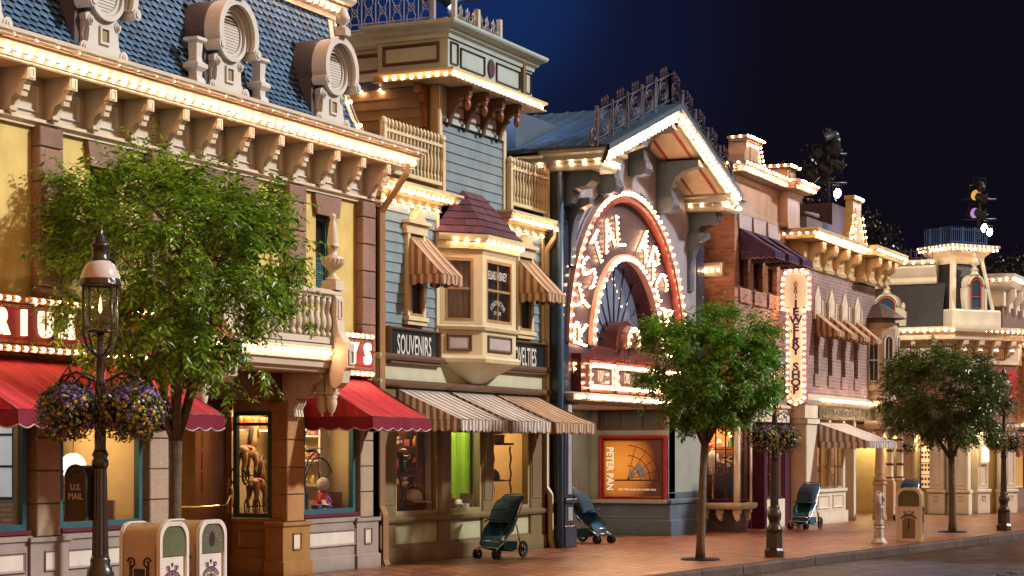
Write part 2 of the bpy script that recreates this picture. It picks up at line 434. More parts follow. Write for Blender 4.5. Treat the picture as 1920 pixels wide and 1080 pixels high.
def shop_room(parent, fr, a0,a1,b0,b1,c0,c1, wallm, floorm, power, col=warm, omit=''):
    mb=MB(fr)
    mb.quad((a0,b0,c1),(a1,b0,c1),(a1,b1,c1),(a0,b1,c1))
    if 'l' not in omit: mb.quad((a0,b0,c0),(a0,b0,c1),(a0,b1,c1),(a0,b1,c0))
    if 'r' not in omit: mb.quad((a1,b0,c0),(a1,b0,c1),(a1,b1,c1),(a1,b1,c0))
    mb.quad((a0,b1,c0),(a1,b1,c0),(a1,b1,c1),(a0,b1,c1))
    n=len(mb.f); mb.mat(1).quad((a0,b0,c0),(a1,b0,c0),(a1,b0,c1),(a0,b0,c1))
    o=mb.build('shop_interior',[wallm,floorm],parent,recalc=False)
    p=fr.p((a0+a1)/2,b1-.06,(c0+c1)/2)
    l=lamp('shop_ceiling_light','AREA',p,power*1.45,col,max(.3,(a1-a0)*.6),max(.3,abs(c1-c0)*.6),p-Vector((0,0,1)))
    return o

# ------------------------------------------------------------------ setting
g=MB(); g.quad((-150,-.15,150),(400,-.15,150),(400,-.15,-250),(-150,-.15,-250))
tag(g.build('ground',asphalt),kind='structure')
def kv(u): return 10.5-.1*(u-27)
KP=[(70,kv(70)),(58,kv(58)),(46,kv(46)),(36,kv(36)),(27,kv(27)),(24,10.6),(21.5,9.9),(19,8.0),(16,4.5),(12,2.0),(4,-2),(-10,-6)]
sw=MB(); n=len(KP)
P=[(u,0,-v) for u,v in KP]+[(-10,0,-60),(70,0,-60)]
sw.add(P,[tuple(range(len(P)))]); tag(sw.build('sidewalk',paving),kind='structure')
kb=MB(); path=[(u,-v) for u,v in KP[::-1]]
for (p,q) in zip(path[:-1],path[1:]):
    L_=hypot(q[0]-p[0],q[1]-p[1]); n=max(1,int(L_/1.5)); g_=.008/L_
    for k in range(n):
        f=lambda t:(p[0]+(q[0]-p[0])*t,p[1]+(q[1]-p[1])*t)
        j=random.uniform(-.006,.006)
        kb.sweep([(-.0,-.15),(.17+j,-.15),(.17+j,-.025),(.15+j,.006+j*.3),(-.0,.006+j*.3)],[f(k/n+g_),f((k+1)/n-g_)])
# kerb stones: joints cut as thin dark seams
ko=kb.build('kerb',kerbm); tag(ko,kind='structure')
rd=MB(); n=6
rp=[(70,kv(70)-.2),(27,kv(27)-.2),(24,10.3),(20,7.5)]
rd.add([(u,-.146,-v) for u,v in rp]+[(20,-.146,6),(70,-.146,6)],[tuple(range(6))]); tag(rd.build('road',asphalt),kind='structure')
rail=MB()
for off in (3.75,4.85):
    for d in (0,.07):
        rail.tube([(u,-.142,-(kv(u)-off-d*1.0)) for u in (22,30,40,55,70)],.016,4)
t_=rail.build('tram_rail',mat('worn_steel',(.5,.42,.38),.25,.2,8,.1,metal=1)); tag(t_,'thin pale steel tram rails set into the dark road','tram rail')
# ================================================================== yellow building with blue mansard roof
V1=15.3; F1=front(V1)
B1=thing('yellow_building','yellow stucco shop building with blue fish-scale mansard roof and bulb-lit bracketed cornice','building',(22,V1,0))
UL=12.0; UR=27.45
pil=[(U(58,V1),U(102,V1)),(U(270,V1),U(305,V1)),(U(528,V1),U(560,V1)),(U(666,V1),U(690,V1))]
w1=(U(150,V1+.15),U(200,V1+.15)); w2=(U(374,V1),U(470,V1)); w3=(U(592,V1),U(626,V1))
zt=5.38; zb=4.1
holes=[(w1[0],w1[1],zb,zt),(w2[0],w2[1],3.3,zt),(w3[0],w3[1],zb,zt),(17.45,18.2,zb,zt)]
mb=MB(F1); wall(mb,UL,UR,2.95,5.75,holes,0,.28); mb.build('wall',stucco,B1)
for h in holes:
    c_=(h[0]+h[1])/2; wd=(h[1]-h[0])/2
    two=wd>.7
    for (p,q) in ([(h[0],c_),(c_,h[1])] if two else [(h[0],h[1])]):
        o=sash_window(B1,F1,p+.02,q-.02,h[2]+.02,h[3]-.02,-.16,teal,1,2,.05,darkroom,dkglass,.05)
        sh=MB(F1)                                        # louvred lower blind
        for k in range(16): b=h[2]+.08+k*.034; sh.add([(p+.07,b,-.135),(q-.07,b,-.135),(q-.07,b+.03,-.15),(p+.07,b+.03,-.15)],[(0,1,2,3)])
        sh.build('shutter',teal,o)
    lt=MB(F1); e=.10
    lt.plate([(h[0]-e*.6,h[3]),(h[1]+e*.6,h[3]),(h[1]+e*1.2,h[3]+.30),(h[0]-e*1.2,h[3]+.30)],-.1,.07)
    lt.build('lintel',granite,B1)
for p,q in pil+[(15.4,15.9)]:
    mb=MB(F1); b=2.95; hs=.42
    while b<5.7:
        mb.bev(p,q,b+.006,min(b+hs,5.72)-.006,-.05,.14,.012); b+=hs
    mb.build('pilaster',granite,B1)
# cornice
CP=[(0,5.70),(.05,5.70),(.05,5.73),(.10,5.76),(.10,5.80),(.02,5.82),(.02,6.32),(.46,6.32),(.46,6.35),(.475,6.35),(.50,6.44),(.54,6.50),(.54,6.535),(.57,6.535),(.60,6.59),(.62,6.60),(.62,6.645),(0,6.67)]
mb=MB(F1); mb.sweep(CP,[(UL,0),(UR-.04,0),(UR-.04,-1.0)]); mb.build('cornice',cream,B1)
us=[U(62,14.85)+k*((U(731,14.85)-U(62,14.85))/11) for k in range(-7,12)]
du=us[1]-us[0]
for k in range(len(us)-1):
    fz=MB(F1); fz.pframe(us[k]+.17,us[k+1]-.17,5.88,6.2,.035,.02,.05); fz.build('frieze_panel',white_p,B1)
so=MB(F1); so.box(UL,UR-.1,6.305,6.318,.03,.45); so.build('soffit',soff,B1)
BR=None
for u in us:
    if BR is None:
        mb=MB(LOCAL); w=.055
        pr=[(0,0),(.10,0),(.13,.02),(.145,.09),(.17,.155),(.22,.185),(.26,.19),(.265,.16),(.30,.16),(.31,.21),(.335,.23),(.34,.30),(.37,.31),(.385,.34),(.39,.50),(0,.50)]
        mb.prism(pr,-w,w)
        mb.box(-w-.015,w+.015,.34,.50,.30,.41)
        mb.frame(-w+.005,w-.005,.36,.48,.02,.41,.42)
        lo=[(.10,-.012),(.145,.005),(.162,.085),(.185,.145),(.225,.172),(.255,.178)]
        for i in range(len(lo)-1): mb.add([(-w-.012,lo[i][1],lo[i][0]+.0),(w+.012,lo[i][1],lo[i][0]),(w+.012,lo[i+1][1],lo[i+1][0]),(-w-.012,lo[i+1][1],lo[i+1][0])],[(0,1,2,3)])
        BR=mb.build('bracket',cream,B1,local=True); BR.location=Vector((u,V1-.02,5.81))-B1.location
    else:
        o=BR.copy(); COL.objects.link(o); o.location=Vector((u,V1-.02,5.81))-B1.location
light_string(B1,F1,[(UL+3,6.40,.515),(UR+.45,6.40,.515)],.155,cream,r=.030)
light_string(B1,F1,[(UL+3,6.56,.60),(UR+.5,6.56,.60)],.30,cream,r=.011)
# mansard roof, each fish-scale its own island in one sheet
RE=26.45
PR=[(.30,6.66),(.13,6.93),(-.02,7.3),(-.15,7.8),(-.24,8.3),(-.28,8.62)]
mb=MB(F1); mb.add([(u,b,c) for u in (UL,RE) for c,b in PR]+[(UL,6.66,-3),(RE,6.66,-3),(UL,8.62,-3),(RE,8.62,-3)],
   [(i,i+1,7+i,6+i) for i in range(5)]+[(6,7,8,9,10,11,15,13),(5,11,15,14)])
rf=mb.build('roof',slatebase,B1)
cum=[0]
for i in range(5): cum.append(cum[-1]+hypot(PR[i+1][0]-PR[i][0],PR[i+1][1]-PR[i][1]))
def rp_(s):
    for i in range(5):
        if s<=cum[i+1] or i==4:
            t=(s-cum[i])/(cum[i+1]-cum[i]); d=(PR[i+1][0]-PR[i][0],PR[i+1][1]-PR[i][1]); l=hypot(*d)
            return PR[i][0]+d[0]*t,PR[i][1]+d[1]*t,d[1]/l,-d[0]/l   # point and outward normal
mb=MB(F1); s=0.0; row=0; sh=.10; sw_=.155
while s<cum[-1]-.05:
    off=.5*sw_*(row%2); u=16.0+off
    c0,b0,nc,nb=rp_(s); c1,b1,_,_=rp_(min(cum[-1],s+sh*1.5)); cm,bm_,_,_=rp_(s+sh*.35)
    while u<RE:
        h=sw_*.455; lift=.03
        pts=[(u-h,b1,c1),(u-h,bm_+nb*lift,cm+nc*lift)]
        for t in (-.75,-.35,.0,.35,.75):
            k=1-cos(t*1.25); cc,bb,_,_=rp_(max(0,s+sh*.45*k*1.2)); pts.append((u+h*t,bb+nb*lift*1.3,cc+nc*lift*1.3))
        pts+=[(u+h,bm_+nb*lift,cm+nc*lift),(u+h,b1,c1)]
        mb.quad(*pts); u+=sw_
    s+=sh; row+=1
mb.build('shingles',slate,rf,recalc=False)
hp=MB(F1)
for i in range(5): hp.add([(RE-.10,PR[i][1],PR[i][0]+.04),(RE+.03,PR[i][1],PR[i][0]+.04),(RE+.03,PR[i+1][1],PR[i+1][0]+.04),(RE-.10,PR[i+1][1],PR[i+1][0]+.04),
     (RE-.10,PR[i][1],PR[i][0]-.06),(RE+.03,PR[i][1],PR[i][0]-.06),(RE+.03,PR[i+1][1],PR[i+1][0]-.06),(RE-.10,PR[i+1][1],PR[i+1][0]-.06)],[(0,1,2,3),(4,5,6,7),(0,3,7,4),(1,2,6,5)])
hp.build('hip_trim',cream,B1)
light_string(B1,F1,[(RE+.06,b,c+.06) for c,b in PR],.3,cream)
TC=[(0,8.5),(.06,8.5),(.08,8.56),(.14,8.6),(.2,8.68),(.2,8.72),(.26,8.74),(.30,8.80),(.30,8.85),(0,8.9)]
mb=MB(F1); mb.sweep(TC,[(UL,-.26),(RE+.02,-.26),(RE+.02,-2.5)]); mb.build('roof_cornice',cream2,B1)
light_string(B1,F1,[(UL+5,8.62,-.09),(RE+.2,8.62,-.09),(RE+.2,8.62,-1.5)],.13,cream)
# dormers
DM=None
def dormer(loc):
    d=bpy.data.objects.new('dormer',None); COL.objects.link(d); d.parent=B1; d.location=Vector(loc)-B1.location
    mb=MB(LOCAL)
    # flared lower plate with volutes
    R=[(.50,0),(.50,.06),(.44,.10),(.36,.14),(.31,.22),(.29,.34),(.30,.42),(.36,.46),(.37,.52),(.33,.55),(.27,.56),(.25,.62),(.25,1.0)]
    out=[(a,b) for a,b in R]+[(-a,b) for a,b in R[::-1]]
    mb.plate(out,-.06,.04)
    for sx in(-1,1):
        for (a,b,r) in ((.40,.10,.085),(.27,.46,.06)):
            n=14
            for rr,c1 in ((r,.055),(r*.62,.075),(r*.35,.09)):
                mb.plate([(sx*a+rr*cos(2*pi*i/n),b+rr*sin(2*pi*i/n)) for i in range(n)],.03,c1)
        mb.prism([(-.35,.0),(.035,.0),(.035,.10),(-.01,.16),(-.03,.3),(.0,.38),(.03,.42),(.0,.5),(-.35,.5)],sx*.30-.035,sx*.30+.035)
    mb.frame(-.10,.10,.20,.42,.03,.04,.07)
    mb.build('face',white_p,d,local=True)
    v=MB(LOCAL); v.box(-.07,.07,.23,.39,.03,.047); v.build('vent',louver,d,local=True)
    # oculus
    o=MB(LOCAL); n=32; cx,cy=0,.86
    for (ra,rb,ca,cb) in ((.37,.31,.04,.10),(.31,.26,.05,.06)):
        P=[];
        for i in range(n):
            t=2*pi*i/n
            for r,c in ((ra,0),(ra,cb),(rb,cb),(rb,0)): P.append((cx+r*cos(t),cy+r*sin(t),c))
        F=[(4*i+q,4*((i+1)%n)+q,4*((i+1)%n)+(q+1)%4,4*i+(q+1)%4) for i in range(n) for q in range(4)]
        o.add(P,F)
    o.build('oculus',white_p,d,local=True)
    l=MB(LOCAL)
    for k in range(12):
        b=.86-.24+k*.04; w=sqrt(max(0,.26**2-(b-.86)**2)); l.add([(-w,b,.045),(w,b,.045),(w,b+.045,.015),(-w,b+.045,.015)],[(0,1,2,3)])
    l.plate([(.26*cos(2*pi*i/24),.86+.26*sin(2*pi*i/24)) for i in range(24)],-.02,.012)
    l.build('louvre',louver,d,local=True)
    # barrel hood with rolled ends
    h=MB(LOCAL); A=[radians(-28+ (236)*i/26) for i in range(27)]
    def band(r0,r1,c0,c1,mbx):
        P=[]
        for t in A:
            for r,c in ((r0,c0),(r1,c0),(r1,c1),(r0,c1)): P.append((r*cos(t),.86+r*sin(t),c))
        F=[(4*i+q,4*i+4+q,4*i+4+(q+1)%4,4*i+(q+1)%4) for i in range(26) for q in range(4)]+[(0,1,2,3),(104,105,106,107)]
        mbx.add(P,F)
    band(.40,.47,-.05,.20,h); band(.37,.42,.0,.13,h); band(.39,.49,.17,.21,h)
    for sx in(-1,1):
        a,b=sx*.50*cos(radians(-28)),.86+.50*sin(radians(-28))
        n=16
        h.plate([(a+sx*.0+.075*cos(2*pi*i/n),b+.02+.075*sin(2*pi*i/n)) for i in range(n)],-.02,.23)
        h.plate([(a+.045*cos(2*pi*i/n),b+.02+.045*sin(2*pi*i/n)) for i in range(n)],.2,.245)
    h.build('hood',white_p,d,local=True)
    r=MB(LOCAL); band(.40,.47,-1.3,-.05,r); r.box(-.44,.44,0,.86,-1.3,-.07); r.build('barrel_roof',mat('lead_roof',(.10,.085,.10),.5,.1,4,.1),d,local=True)
    f=MB(LOCAL); f.box(-.075,.075,1.36,1.46,.12,.30)
    f.lathe([(.0,1.44),(.085,1.45),(.09,1.48),(.05,1.5),(.045,1.52),(.10,1.57),(.11,1.63),(.08,1.70),(.035,1.77),(0,1.82)],0,.21,14)
    f.build('finial',white_p,d,local=True)
    return d
D1=dormer((U(425,15.0)-0.0,15.0,6.64))
for x,uu in ((190,None),(-35,None),(620,None)):
    c=copy_tree(D1,B1); c.location=Vector((U(x,15.0),15.0,6.64))-B1.location
for da in (-.78,.78):
    mb=MB(Frame((U(425,15.0)+da,14.98,6.64)))
    mb.box(-.12,.12,0,.05,-.12,.12)
    mb.lathe([(.15,.05),(.13,.12),(.09,.16),(.095,.22),(.17,.27),(.17,.32),(.10,.36),(.085,.42),(.10,.60),(.16,.63),(.16,.67),(0,.67)],0,0,4,ph=pi/4)
    mb.build('pedestal',white_p,B1)
# downpipe at the party wall
mb=MB(F1); x=UR+.02
mb.tube([(x,6.36,.55),(x,6.2,.54),(x,5.72,.16),(x,5.6,.10),(x,.95,.10),(x,.8,.16),(x,.1,.16),(x,.0,.2)],.062,4)
mb.build('downpipe',tan_tr,B1)

# ---- shop front
rec=(pil[1][1]-.02,pil[2][0]+.02); RV=16.15
wA=(16.2,pil[0][0]-.12); wB=(pil[0][1]+.06,pil[1][0]-.08); wC=(pil[2][1]+.06,pil[3][0]-.05)
mb=MB(F1)
mb.box(UL,UR,2.55,2.95,-.25,-.01)                                     # sign band
mb.build('fascia',wood,B1)
def stone_pier(p,q,b0,b1):
    mb=MB(F1); b=b0; hs=.40
    while b<b1-.05:
        mb.bev(p,q,b+.005,min(b+hs,b1)-.005,-.2,.10,.012); b+=hs
    return mb
for i,(p,q) in enumerate(pil):
    mb=stone_pier(p,q,.78,2.56); mb.build('stone_pier',stone if i!=2 else mat('warm_lit_stone',(.42,.22,.085),.8,.15,22,.5,80,island=.1),B1)  # third pier: warm light on its left face put into the stone colour
    pb=MB(F1); pb.sweep([(0,0),(.14,0),(.14,.2),(.11,.22),(.11,.70),(.14,.73),(.14,.78),(0,.78)],[(p-.03,-.2),(p-.03,0),(q+.03,0),(q+.03,-.2)])
    pb.pframe((p+q)/2-.12,(p+q)/2+.12,.36,.62,.04,.11,.135); pb.mat(1).box((p+q)/2-.09,(p+q)/2+.09,.39,.59,.108,.114)
    pb.build('pier_base',[mauve if i!=2 else mat('warm_lit_paint',(.36,.19,.06),.45),panelw],B1)  # base of the third pier carries the same warm light in its colour
for (p,q) in (wA,wB,wC):
    p0,q0=p,q
    sb=MB(F1); sb.sweep([(0,0),(.10,0),(.10,.2),(.075,.22),(.075,.72),(.10,.74),(.10,.80),(0,.82)],[(p0-.03,0),(q0+.03,0)])
    sb.pframe(p+.08,q-.08,.36,.62,.045,.075,.105); sb.mat(1).box(p+.11,q-.11,.39,.59,.06,.079)
    sb.build('plinth',[mauve,panelw],B1)
    ms=MB(F1); ms.box(p-.02,q+.02,.82,.87,-.1,.09); ms.build('sill',maroon,B1)
    o=sash_window(B1,F1,p,q,.87,2.56,-.02,teal,1,1,.07,None,None,.05,'shop_window')
mb=MB(F1); mb.box(UL,wA[0],0,2.56,-.2,.05); mb.build('blank_pier',mauve,B1)
# recessed entry: side walls, back wall, door
SR=side(rec[1]); 
mb=MB(F1); mb.box(rec[0]-.3,rec[0],0,2.95,-(RV-V1)-.2,-.2); mb.build('entry_wall',wood,B1)
sg=MB(SR); v0,v1=-RV,-(V1+.2)
sg.sweep([(0,0),(.08,0),(.08,.24),(.04,.27),(.04,.74),(.07,.78),(.07,.82),(0,.82)],[(v0,0),(v1+.2,0)]); sg.pframe(v0+.12,v1-.02,.40,.66,.035,.04,.065)
sg.build('entry_plinth',mat('warm_lit_paint',(.36,.19,.06),.45),B1)  # plinth colour carries the orange light falling on this left-facing side
o=sash_window(B1,SR,v0+.02,v1+.03,.84,2.4,-.02,mat('green_frame_paint',(.03,.07,.03),.4),1,2,.06,None,None,.05,'entry_window',.88)
mb=MB(SR); mb.box(v0,v1+.03,2.4,2.95,-.1,0); mb.box(v1+.03,-V1-.02,.8,2.56,-.15,.008); mb.build('entry_lintel',tan_tr,B1)
FD=front(RV)
d0,d1=U(306,RV),rec[1]-.02
mb=MB(FD); mb.box(rec[0],d0,0,2.95,-.1,0); mb.box(d0,d1,2.42,2.95,-.1,0); mb.build('entry_back_wall',wood,B1)
dr=MB(FD); dr.frame(d0+.02,d1-.02,.03,2.40,.13,-.05,.0); dr.box(d0+.15,d1-.15,.16,.62,-.045,-.012); dr.pframe(d0+.2,d1-.2,.22,.56,.04,-.012,.012)
dr=dr.build('door',wood,B1)
g_=MB(FD); g_.quad((d0+.14,.62,-.03),(d1-.14,.62,-.03),(d1-.14,2.28,-.03),(d0+.14,2.28,-.03)); g_.build('glass',clear,dr)
hd=MB(FD); hx=d1-.09
hd.tube([(d0+.2,1.02,.05),(hx-.16,1.02,.05),(hx-.05,1.16,.06)],.017,8)
hd.plate([(hx-.05,.92),(hx-.02,.86),(hx+.02,.86),(hx+.05,.92),(hx+.05,1.34),(hx+.02,1.42),(hx-.02,1.42),(hx-.05,1.34)],.0,.015)
hd.tube([(hx,.98,.015),(hx,1.02,.07),(hx,1.24,.07),(hx,1.30,.015)],.014,8); hd.build('handle',brass,dr)
shop_room(B1,front(RV+.08),d0,d1,0,2.5,0,-2.2,mat('russet_wall',(.22,.09,.04),.8,.2,3),carpet,20)
cu=MB(front(RV+.5))
for k in range(24):
    a=d0+.75+k*.032; cu.add([(a,.3,.02*(k%2)),(a+.032,.3,.02*((k+1)%2)),(a+.032,2.4,.02*((k+1)%2)),(a,2.4,.02*(k%2))],[(0,1,2,3)])
tag(cu.build('door_curtain',mat('gold_drape',(.55,.36,.10),.8)),'pleated gold curtain hanging behind the glass of the wooden shop door','curtain')

# display rooms
shop_room(B1,F1,wA[0],wA[1],.86,2.56,-.06,-1.6,mat('pale_blue_wall',(.35,.42,.45),.8),carpet,14,(1,.8,.6))
shop_room(B1,F1,wB[0],wB[1],.86,2.56,-.06,-1.4,warmwall,carpet,24)
shop_room(B1,F1,rec[1]+.12,wC[1],.86,2.56,-.06,-1.5,warmwall,carpet,34,(1,.70,.36),'l')
# ------------------------------------------------------------------ cloth awnings
def awning(label, fr, a0,a1,bt,bf,proj,val,m1,m2,sw=.09,scal=.22,group=None,pipe=None,side_drop=None,inner=None,bars=True):
    root=thing('awning',label,'awning',fr.p((a0+a1)/2,bf,0),0,group)
    n=max(2,int(round((a1-a0)/sw))); st=(a1-a0)/n; K=7
    mb=MB(fr)
    def pt(i,k,ea=0):
        t=k/K; a=a0+i*st; s=.035*sin(pi*t)*(.5+.5*cos(2*pi*(i%4)/4.0))+.008*sin(i*1.7)*t
        return (a, bt+(bf-bt)*t-s, .02+(proj-.02)*t)
    for i in range(n):
        mb.mat(i%2)
        for k in range(K): mb.quad(pt(i,k),pt(i+1,k),pt(i+1,k+1),pt(i,k+1))
    # gable ends
    ns=max(2,int(round(proj/sw))); sd=side_drop or 0
    for a,i0 in ((a0,0),(a1,n)):
        for i in range(ns):
            t0,t1=i/ns,(i+1)/ns; mb.mat(i%2)
            f=lambda t:(a+.006*sin(9*t),bt+(bf-bt)*t,.02+(proj-.02)*t)
            g=lambda t:(a+.012*sin(13*t+1),bf+.004,.02+(proj-.02)*t)
            mb.quad(f(t0),f(t1),g(t1),g(t0))
    mb.build('canopy',[m1,m2],root,recalc=False)
    vb=MB(fr); pb=MB(fr)
    def run(p0,p1,L,w):                      # a hanging scalloped strip from p0 to p1 in plan
        nn=max(1,int(round(L/scal))); m=nn*8; pts=[]
        for j in range(m+1):
            t=j/m; ph=(t*nn)%1.0; d=val*(.80+.20*abs(sin(pi*ph)) ) if 0<t<1 else val*.8
            x=p0[0]+(p1[0]-p0[0])*t; c=p0[1]+(p1[1]-p0[1])*t; wob=.012*sin(t*nn*2*pi*.5+1)
            pts.append(((x,bf,c),(x+wob*(p1[1]!=p0[1]),bf-d,c+wob*(p1[0]!=p0[0]))))
        for j in range(m):
            q=int((j/m)*L/w); vb.mat(q%2); vb.quad(pts[j][0],pts[j+1][0],pts[j+1][1],pts[j][1])
        if pipe: pb.tube([p[1] for p in pts],.009,4)
    run((a0,proj),(a1,proj),a1-a0,sw); run((a0,.05),(a0,proj),proj,sw); run((a1,proj),(a1,.05),proj,sw)
    vb.build('valance',[inner or m1,inner or m2],root,recalc=False)
    if pipe: pb.build('piping',pipe,root)
    if bars:
        fb=MB(fr); r=.011
        for a in (a0+.02,a1-.02): fb.tube([(a,bf+.0,.03),(a,bf-.0,proj-.01)],r,5); fb.tube([(a,bt-.02,.03),(a,bf,proj-.01)],r,5)
        fb.tube([(a0,bf,proj-.012),(a1,bf,proj-.012)],r,5); fb.build('frame',iron,root)
    return root

red_c2=mat('red_awning_cloth_dark_rib',(.43,.022,.035),.8,.12,3,.25,120,grime=.18)
wa=lambda x:U(x,V1)
z_t=2.92; z_f=2.27
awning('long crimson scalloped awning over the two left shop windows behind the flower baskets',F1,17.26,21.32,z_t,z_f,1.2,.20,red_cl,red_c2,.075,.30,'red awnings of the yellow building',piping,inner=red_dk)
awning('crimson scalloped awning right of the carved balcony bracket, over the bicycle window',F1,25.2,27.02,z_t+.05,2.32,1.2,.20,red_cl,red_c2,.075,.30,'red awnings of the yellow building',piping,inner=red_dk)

# ------------------------------------------------------------------ marquee letter signs on the fascia
redsign=mat('red_sign_panel',(.34,.025,.03),.45,.1,3,.05)
letter_glow=emis('white_letter',(1.0,.72,.52),1.5)
def band_sign(label,a0,a1,txt,size,acent,pitch=1.0):
    root=thing('marquee_sign',label,'sign',F1.p((a0+a1)/2,3.0,.1))
    mb=MB(F1); mb.box(a0,a1,3.06,3.56,-.0,.165); mb.build('panel',redsign,root)
    fr_=MB(F1); fr_.box(a0-.02,a1+.02,3.56,3.64,-.0,.19); fr_.build('border',mat('orange_border',(.45,.2,.08),.5),root); fr_=MB(F1); fr_.box(a0-.02,a1+.02,2.98,3.06,0,.19); fr_.build('border',mat('orange_border',(.45,.2,.08),.5),root)
    for b in (3.08,3.50):
      x=a0+.03; lt=MB(F1)
      while x<a1-.05:
        lt.tube([(x,b,.17),(x+.04,b+.04,.17)],.004,3); lt.tube([(x+.04,b,.17),(x,b+.04,.17)],.004,3)
        x+=.045
      lt.build('lattice',tan_tr,root)
    tx=MB(F1)
    for i,ch in enumerate(txt): add_text(tx,ch,size,acent+(i-(len(txt)-1)/2)*size*pitch,3.31,.20,.85,.012,0,.03)
    tx=tx; tx.build('lettering',letter_glow,root)
    light_string(root,F1,[(a0,3.60,.20),(a1,3.60,.20)],.12,tan_tr); light_string(root,F1,[(a0,3.02,.20),(a1,3.02,.20)],.12,tan_tr)
    return root
band_sign('long red sign with white letters and bulb borders behind the big leafy tree',16.2,21.24,'EMPORIUM',.42,18.0,.95)
band_sign('short red sign ending in YS with bulb rows, beside the carved balcony',25.55,27.06,'TOYS',.44,26.17,1.0)

# ------------------------------------------------------------------ carved balcony
BV=14.45; FB=front(BV); ba0,ba1=21.75,24.79
bz=3.12
mb=MB(F1); c1=V1-BV
mb.sweep([(0,bz-.18),(.03,bz-.16),(.05,bz-.12),(.10,bz-.10),(.12,bz-.03),(.16,bz-.0),(.16,bz+.16),(.19,bz+.17),(.19,bz+.22),(0,bz+.24)],[(ba0,0),(ba0,c1-.16),(ba1,c1-.16),(ba1,0)])
mb.box(ba0,ba1,bz-.16,bz+.2,0,c1-.16); bal=mb.build('balcony',cream,B1)
light_string(B1,F1,[(ba0-.2,bz+.10,.0),(ba0-.2,bz+.10,c1+.02),(ba1+.17,bz+.10,c1+.02),(ba1+.17,bz+.10,0)],.115,cream)
rb=MB(F1); rb.sweep([(-.08,bz+.90),(.05,bz+.90),(.06,bz+.93),(.10,bz+.95),(.10,bz+1.0),(.06,bz+1.02),(-.08,bz+1.02)],[(ba0+.05,.0),(ba0+.05,c1-.05),(ba1-.05,c1-.05),(ba1-.05,.0)])
rb.sweep([(-.06,bz+.24),(.05,bz+.24),(.05,bz+.33),(-.06,bz+.33)],[(ba0+.05,.0),(ba0+.05,c1-.05),(ba1-.05,c1-.05),(ba1-.05,.0)]); rb.build('handrail',cream,bal)
BPROF=[(.055,0),(.055,.06),(.035,.08),(.03,.10),(.05,.13),(.062,.19),(.06,.25),(.045,.31),(.03,.36),(.028,.42),(.04,.44),(.034,.46),(.055,.49),(.055,.57)]
bme=None
sp=[(ba0+.05+k*.165,c1-.05) for k in range(1,19)]+[(ba0+.05,c1-.05-k*.165) for k in range(1,5)]
for a,c in sp:
    if a>ba1-.1: continue
    if bme is None:
        m=MB(LOCAL); m.lathe(BPROF,0,0,10); o=m.build('baluster',cream,bal,local=True); bme=o.data
    else: o=bpy.data.objects.new('baluster',bme); COL.objects.link(o); o.parent=bal
    o.location=F1.p(a,bz+.33,c)-wloc(bal)
for a in (ba0+.05,ba1-.05):
    p=MB(F1); p.bev(a-.09,a+.09,bz+.24,bz+1.0,c1-.14,c1+.04); p.box(a-.13,a+.13,bz+1.02,bz+1.09,c1-.18,c1+.08)
    pr=[(c1+.04,bz+.95),(c1+.07,bz+.9),(c1+.07,bz+.62),(c1+.10,bz+.42),(c1+.19,bz+.27),(c1+.25,bz+.24),(c1+.25,bz-.1),(c1+.19,bz-.14),(c1+.16,bz-.32),(c1+.05,bz-.40),(c1-.03,bz-.36),(c1-.05,bz-.2),(c1-.05,bz+.3),(c1-.02,bz+.95)]
    p.prism(pr,a-.10,a+.10); p.frame(a-.07,a+.07,bz-.06,bz+.16,.03,c1+.25,c1+.27); p.frame(a-.06,a+.06,bz+.6,bz+.88,.025,c1+.06,c1+.085)
    p.build('scroll_post',cream,bal)
    u_=MB(Frame(F1.p(a,bz+1.09,c1-.05)))
    u_.box(-.12,.12,0,.07,-.12,.12); u_.lathe([(.11,.07),(.10,.10),(.045,.16),(.04,.20),(.08,.24),(.15,.32),(.16,.38),(.155,.41),(.06,.44),(.055,.52),(.10,.55),(.10,.57),(.085,.60),(.085,.62),(.065,.80),(.045,.92),(.03,.95),(.05,.99),(.04,1.03),(0,1.05)],0,0,18)
    for k in range(18):
        t=2*pi*k/18; u_.tube([(.075*cos(t),.24,.075*sin(t)),(.15*cos(t),.32,.15*sin(t)),(.163*cos(t),.38,.163*sin(t))],.012,4)
    u_.build('urn_finial',cream,bal)
for a in (pil[1][1]-.175,pil[2][0]+.176):
    k=MB(F1); pr=[(.0,2.28),(.10,2.28),(.12,2.32),(.16,2.34),(.15,2.42),(.19,2.50),(.22,2.58),(.34,2.60),(.42,2.66),(.50,2.78),(.62,2.82),(.66,2.86),(.66,3.0),(0,3.0)]
    k.prism(pr,a-.16,a+.16)
    for s in(-1,1): k.pframe(0,0,0,0,0,0,0) if False else None
    for q in range(4): k.prism([(.10,2.30),(.19,2.32),(.17,2.42),(.22,2.50),(.24,2.56),(.1,2.56)],a-.14+q*.075,a-.14+q*.075+.05)
    k.build('corbel',cream,bal)
    for (c,dz) in ((.58,0),(.74,.0)):
        d=MB(Frame(F1.p(a,2.62,c)))
        d.box(-.065,.065,.0,.40,-.065,.065); d.box(-.08,.08,.02,.05,-.08,.08)
        d.lathe([(0,-.30),(.018,-.29),(.012,-.265),(.05,-.22),(.075,-.14),(.082,-.08),(.07,-.05),(.085,-.03),(.085,0)],0,0,14); d.build('pendant',cream,bal)
# posts between the corbels and deck hide nothing else

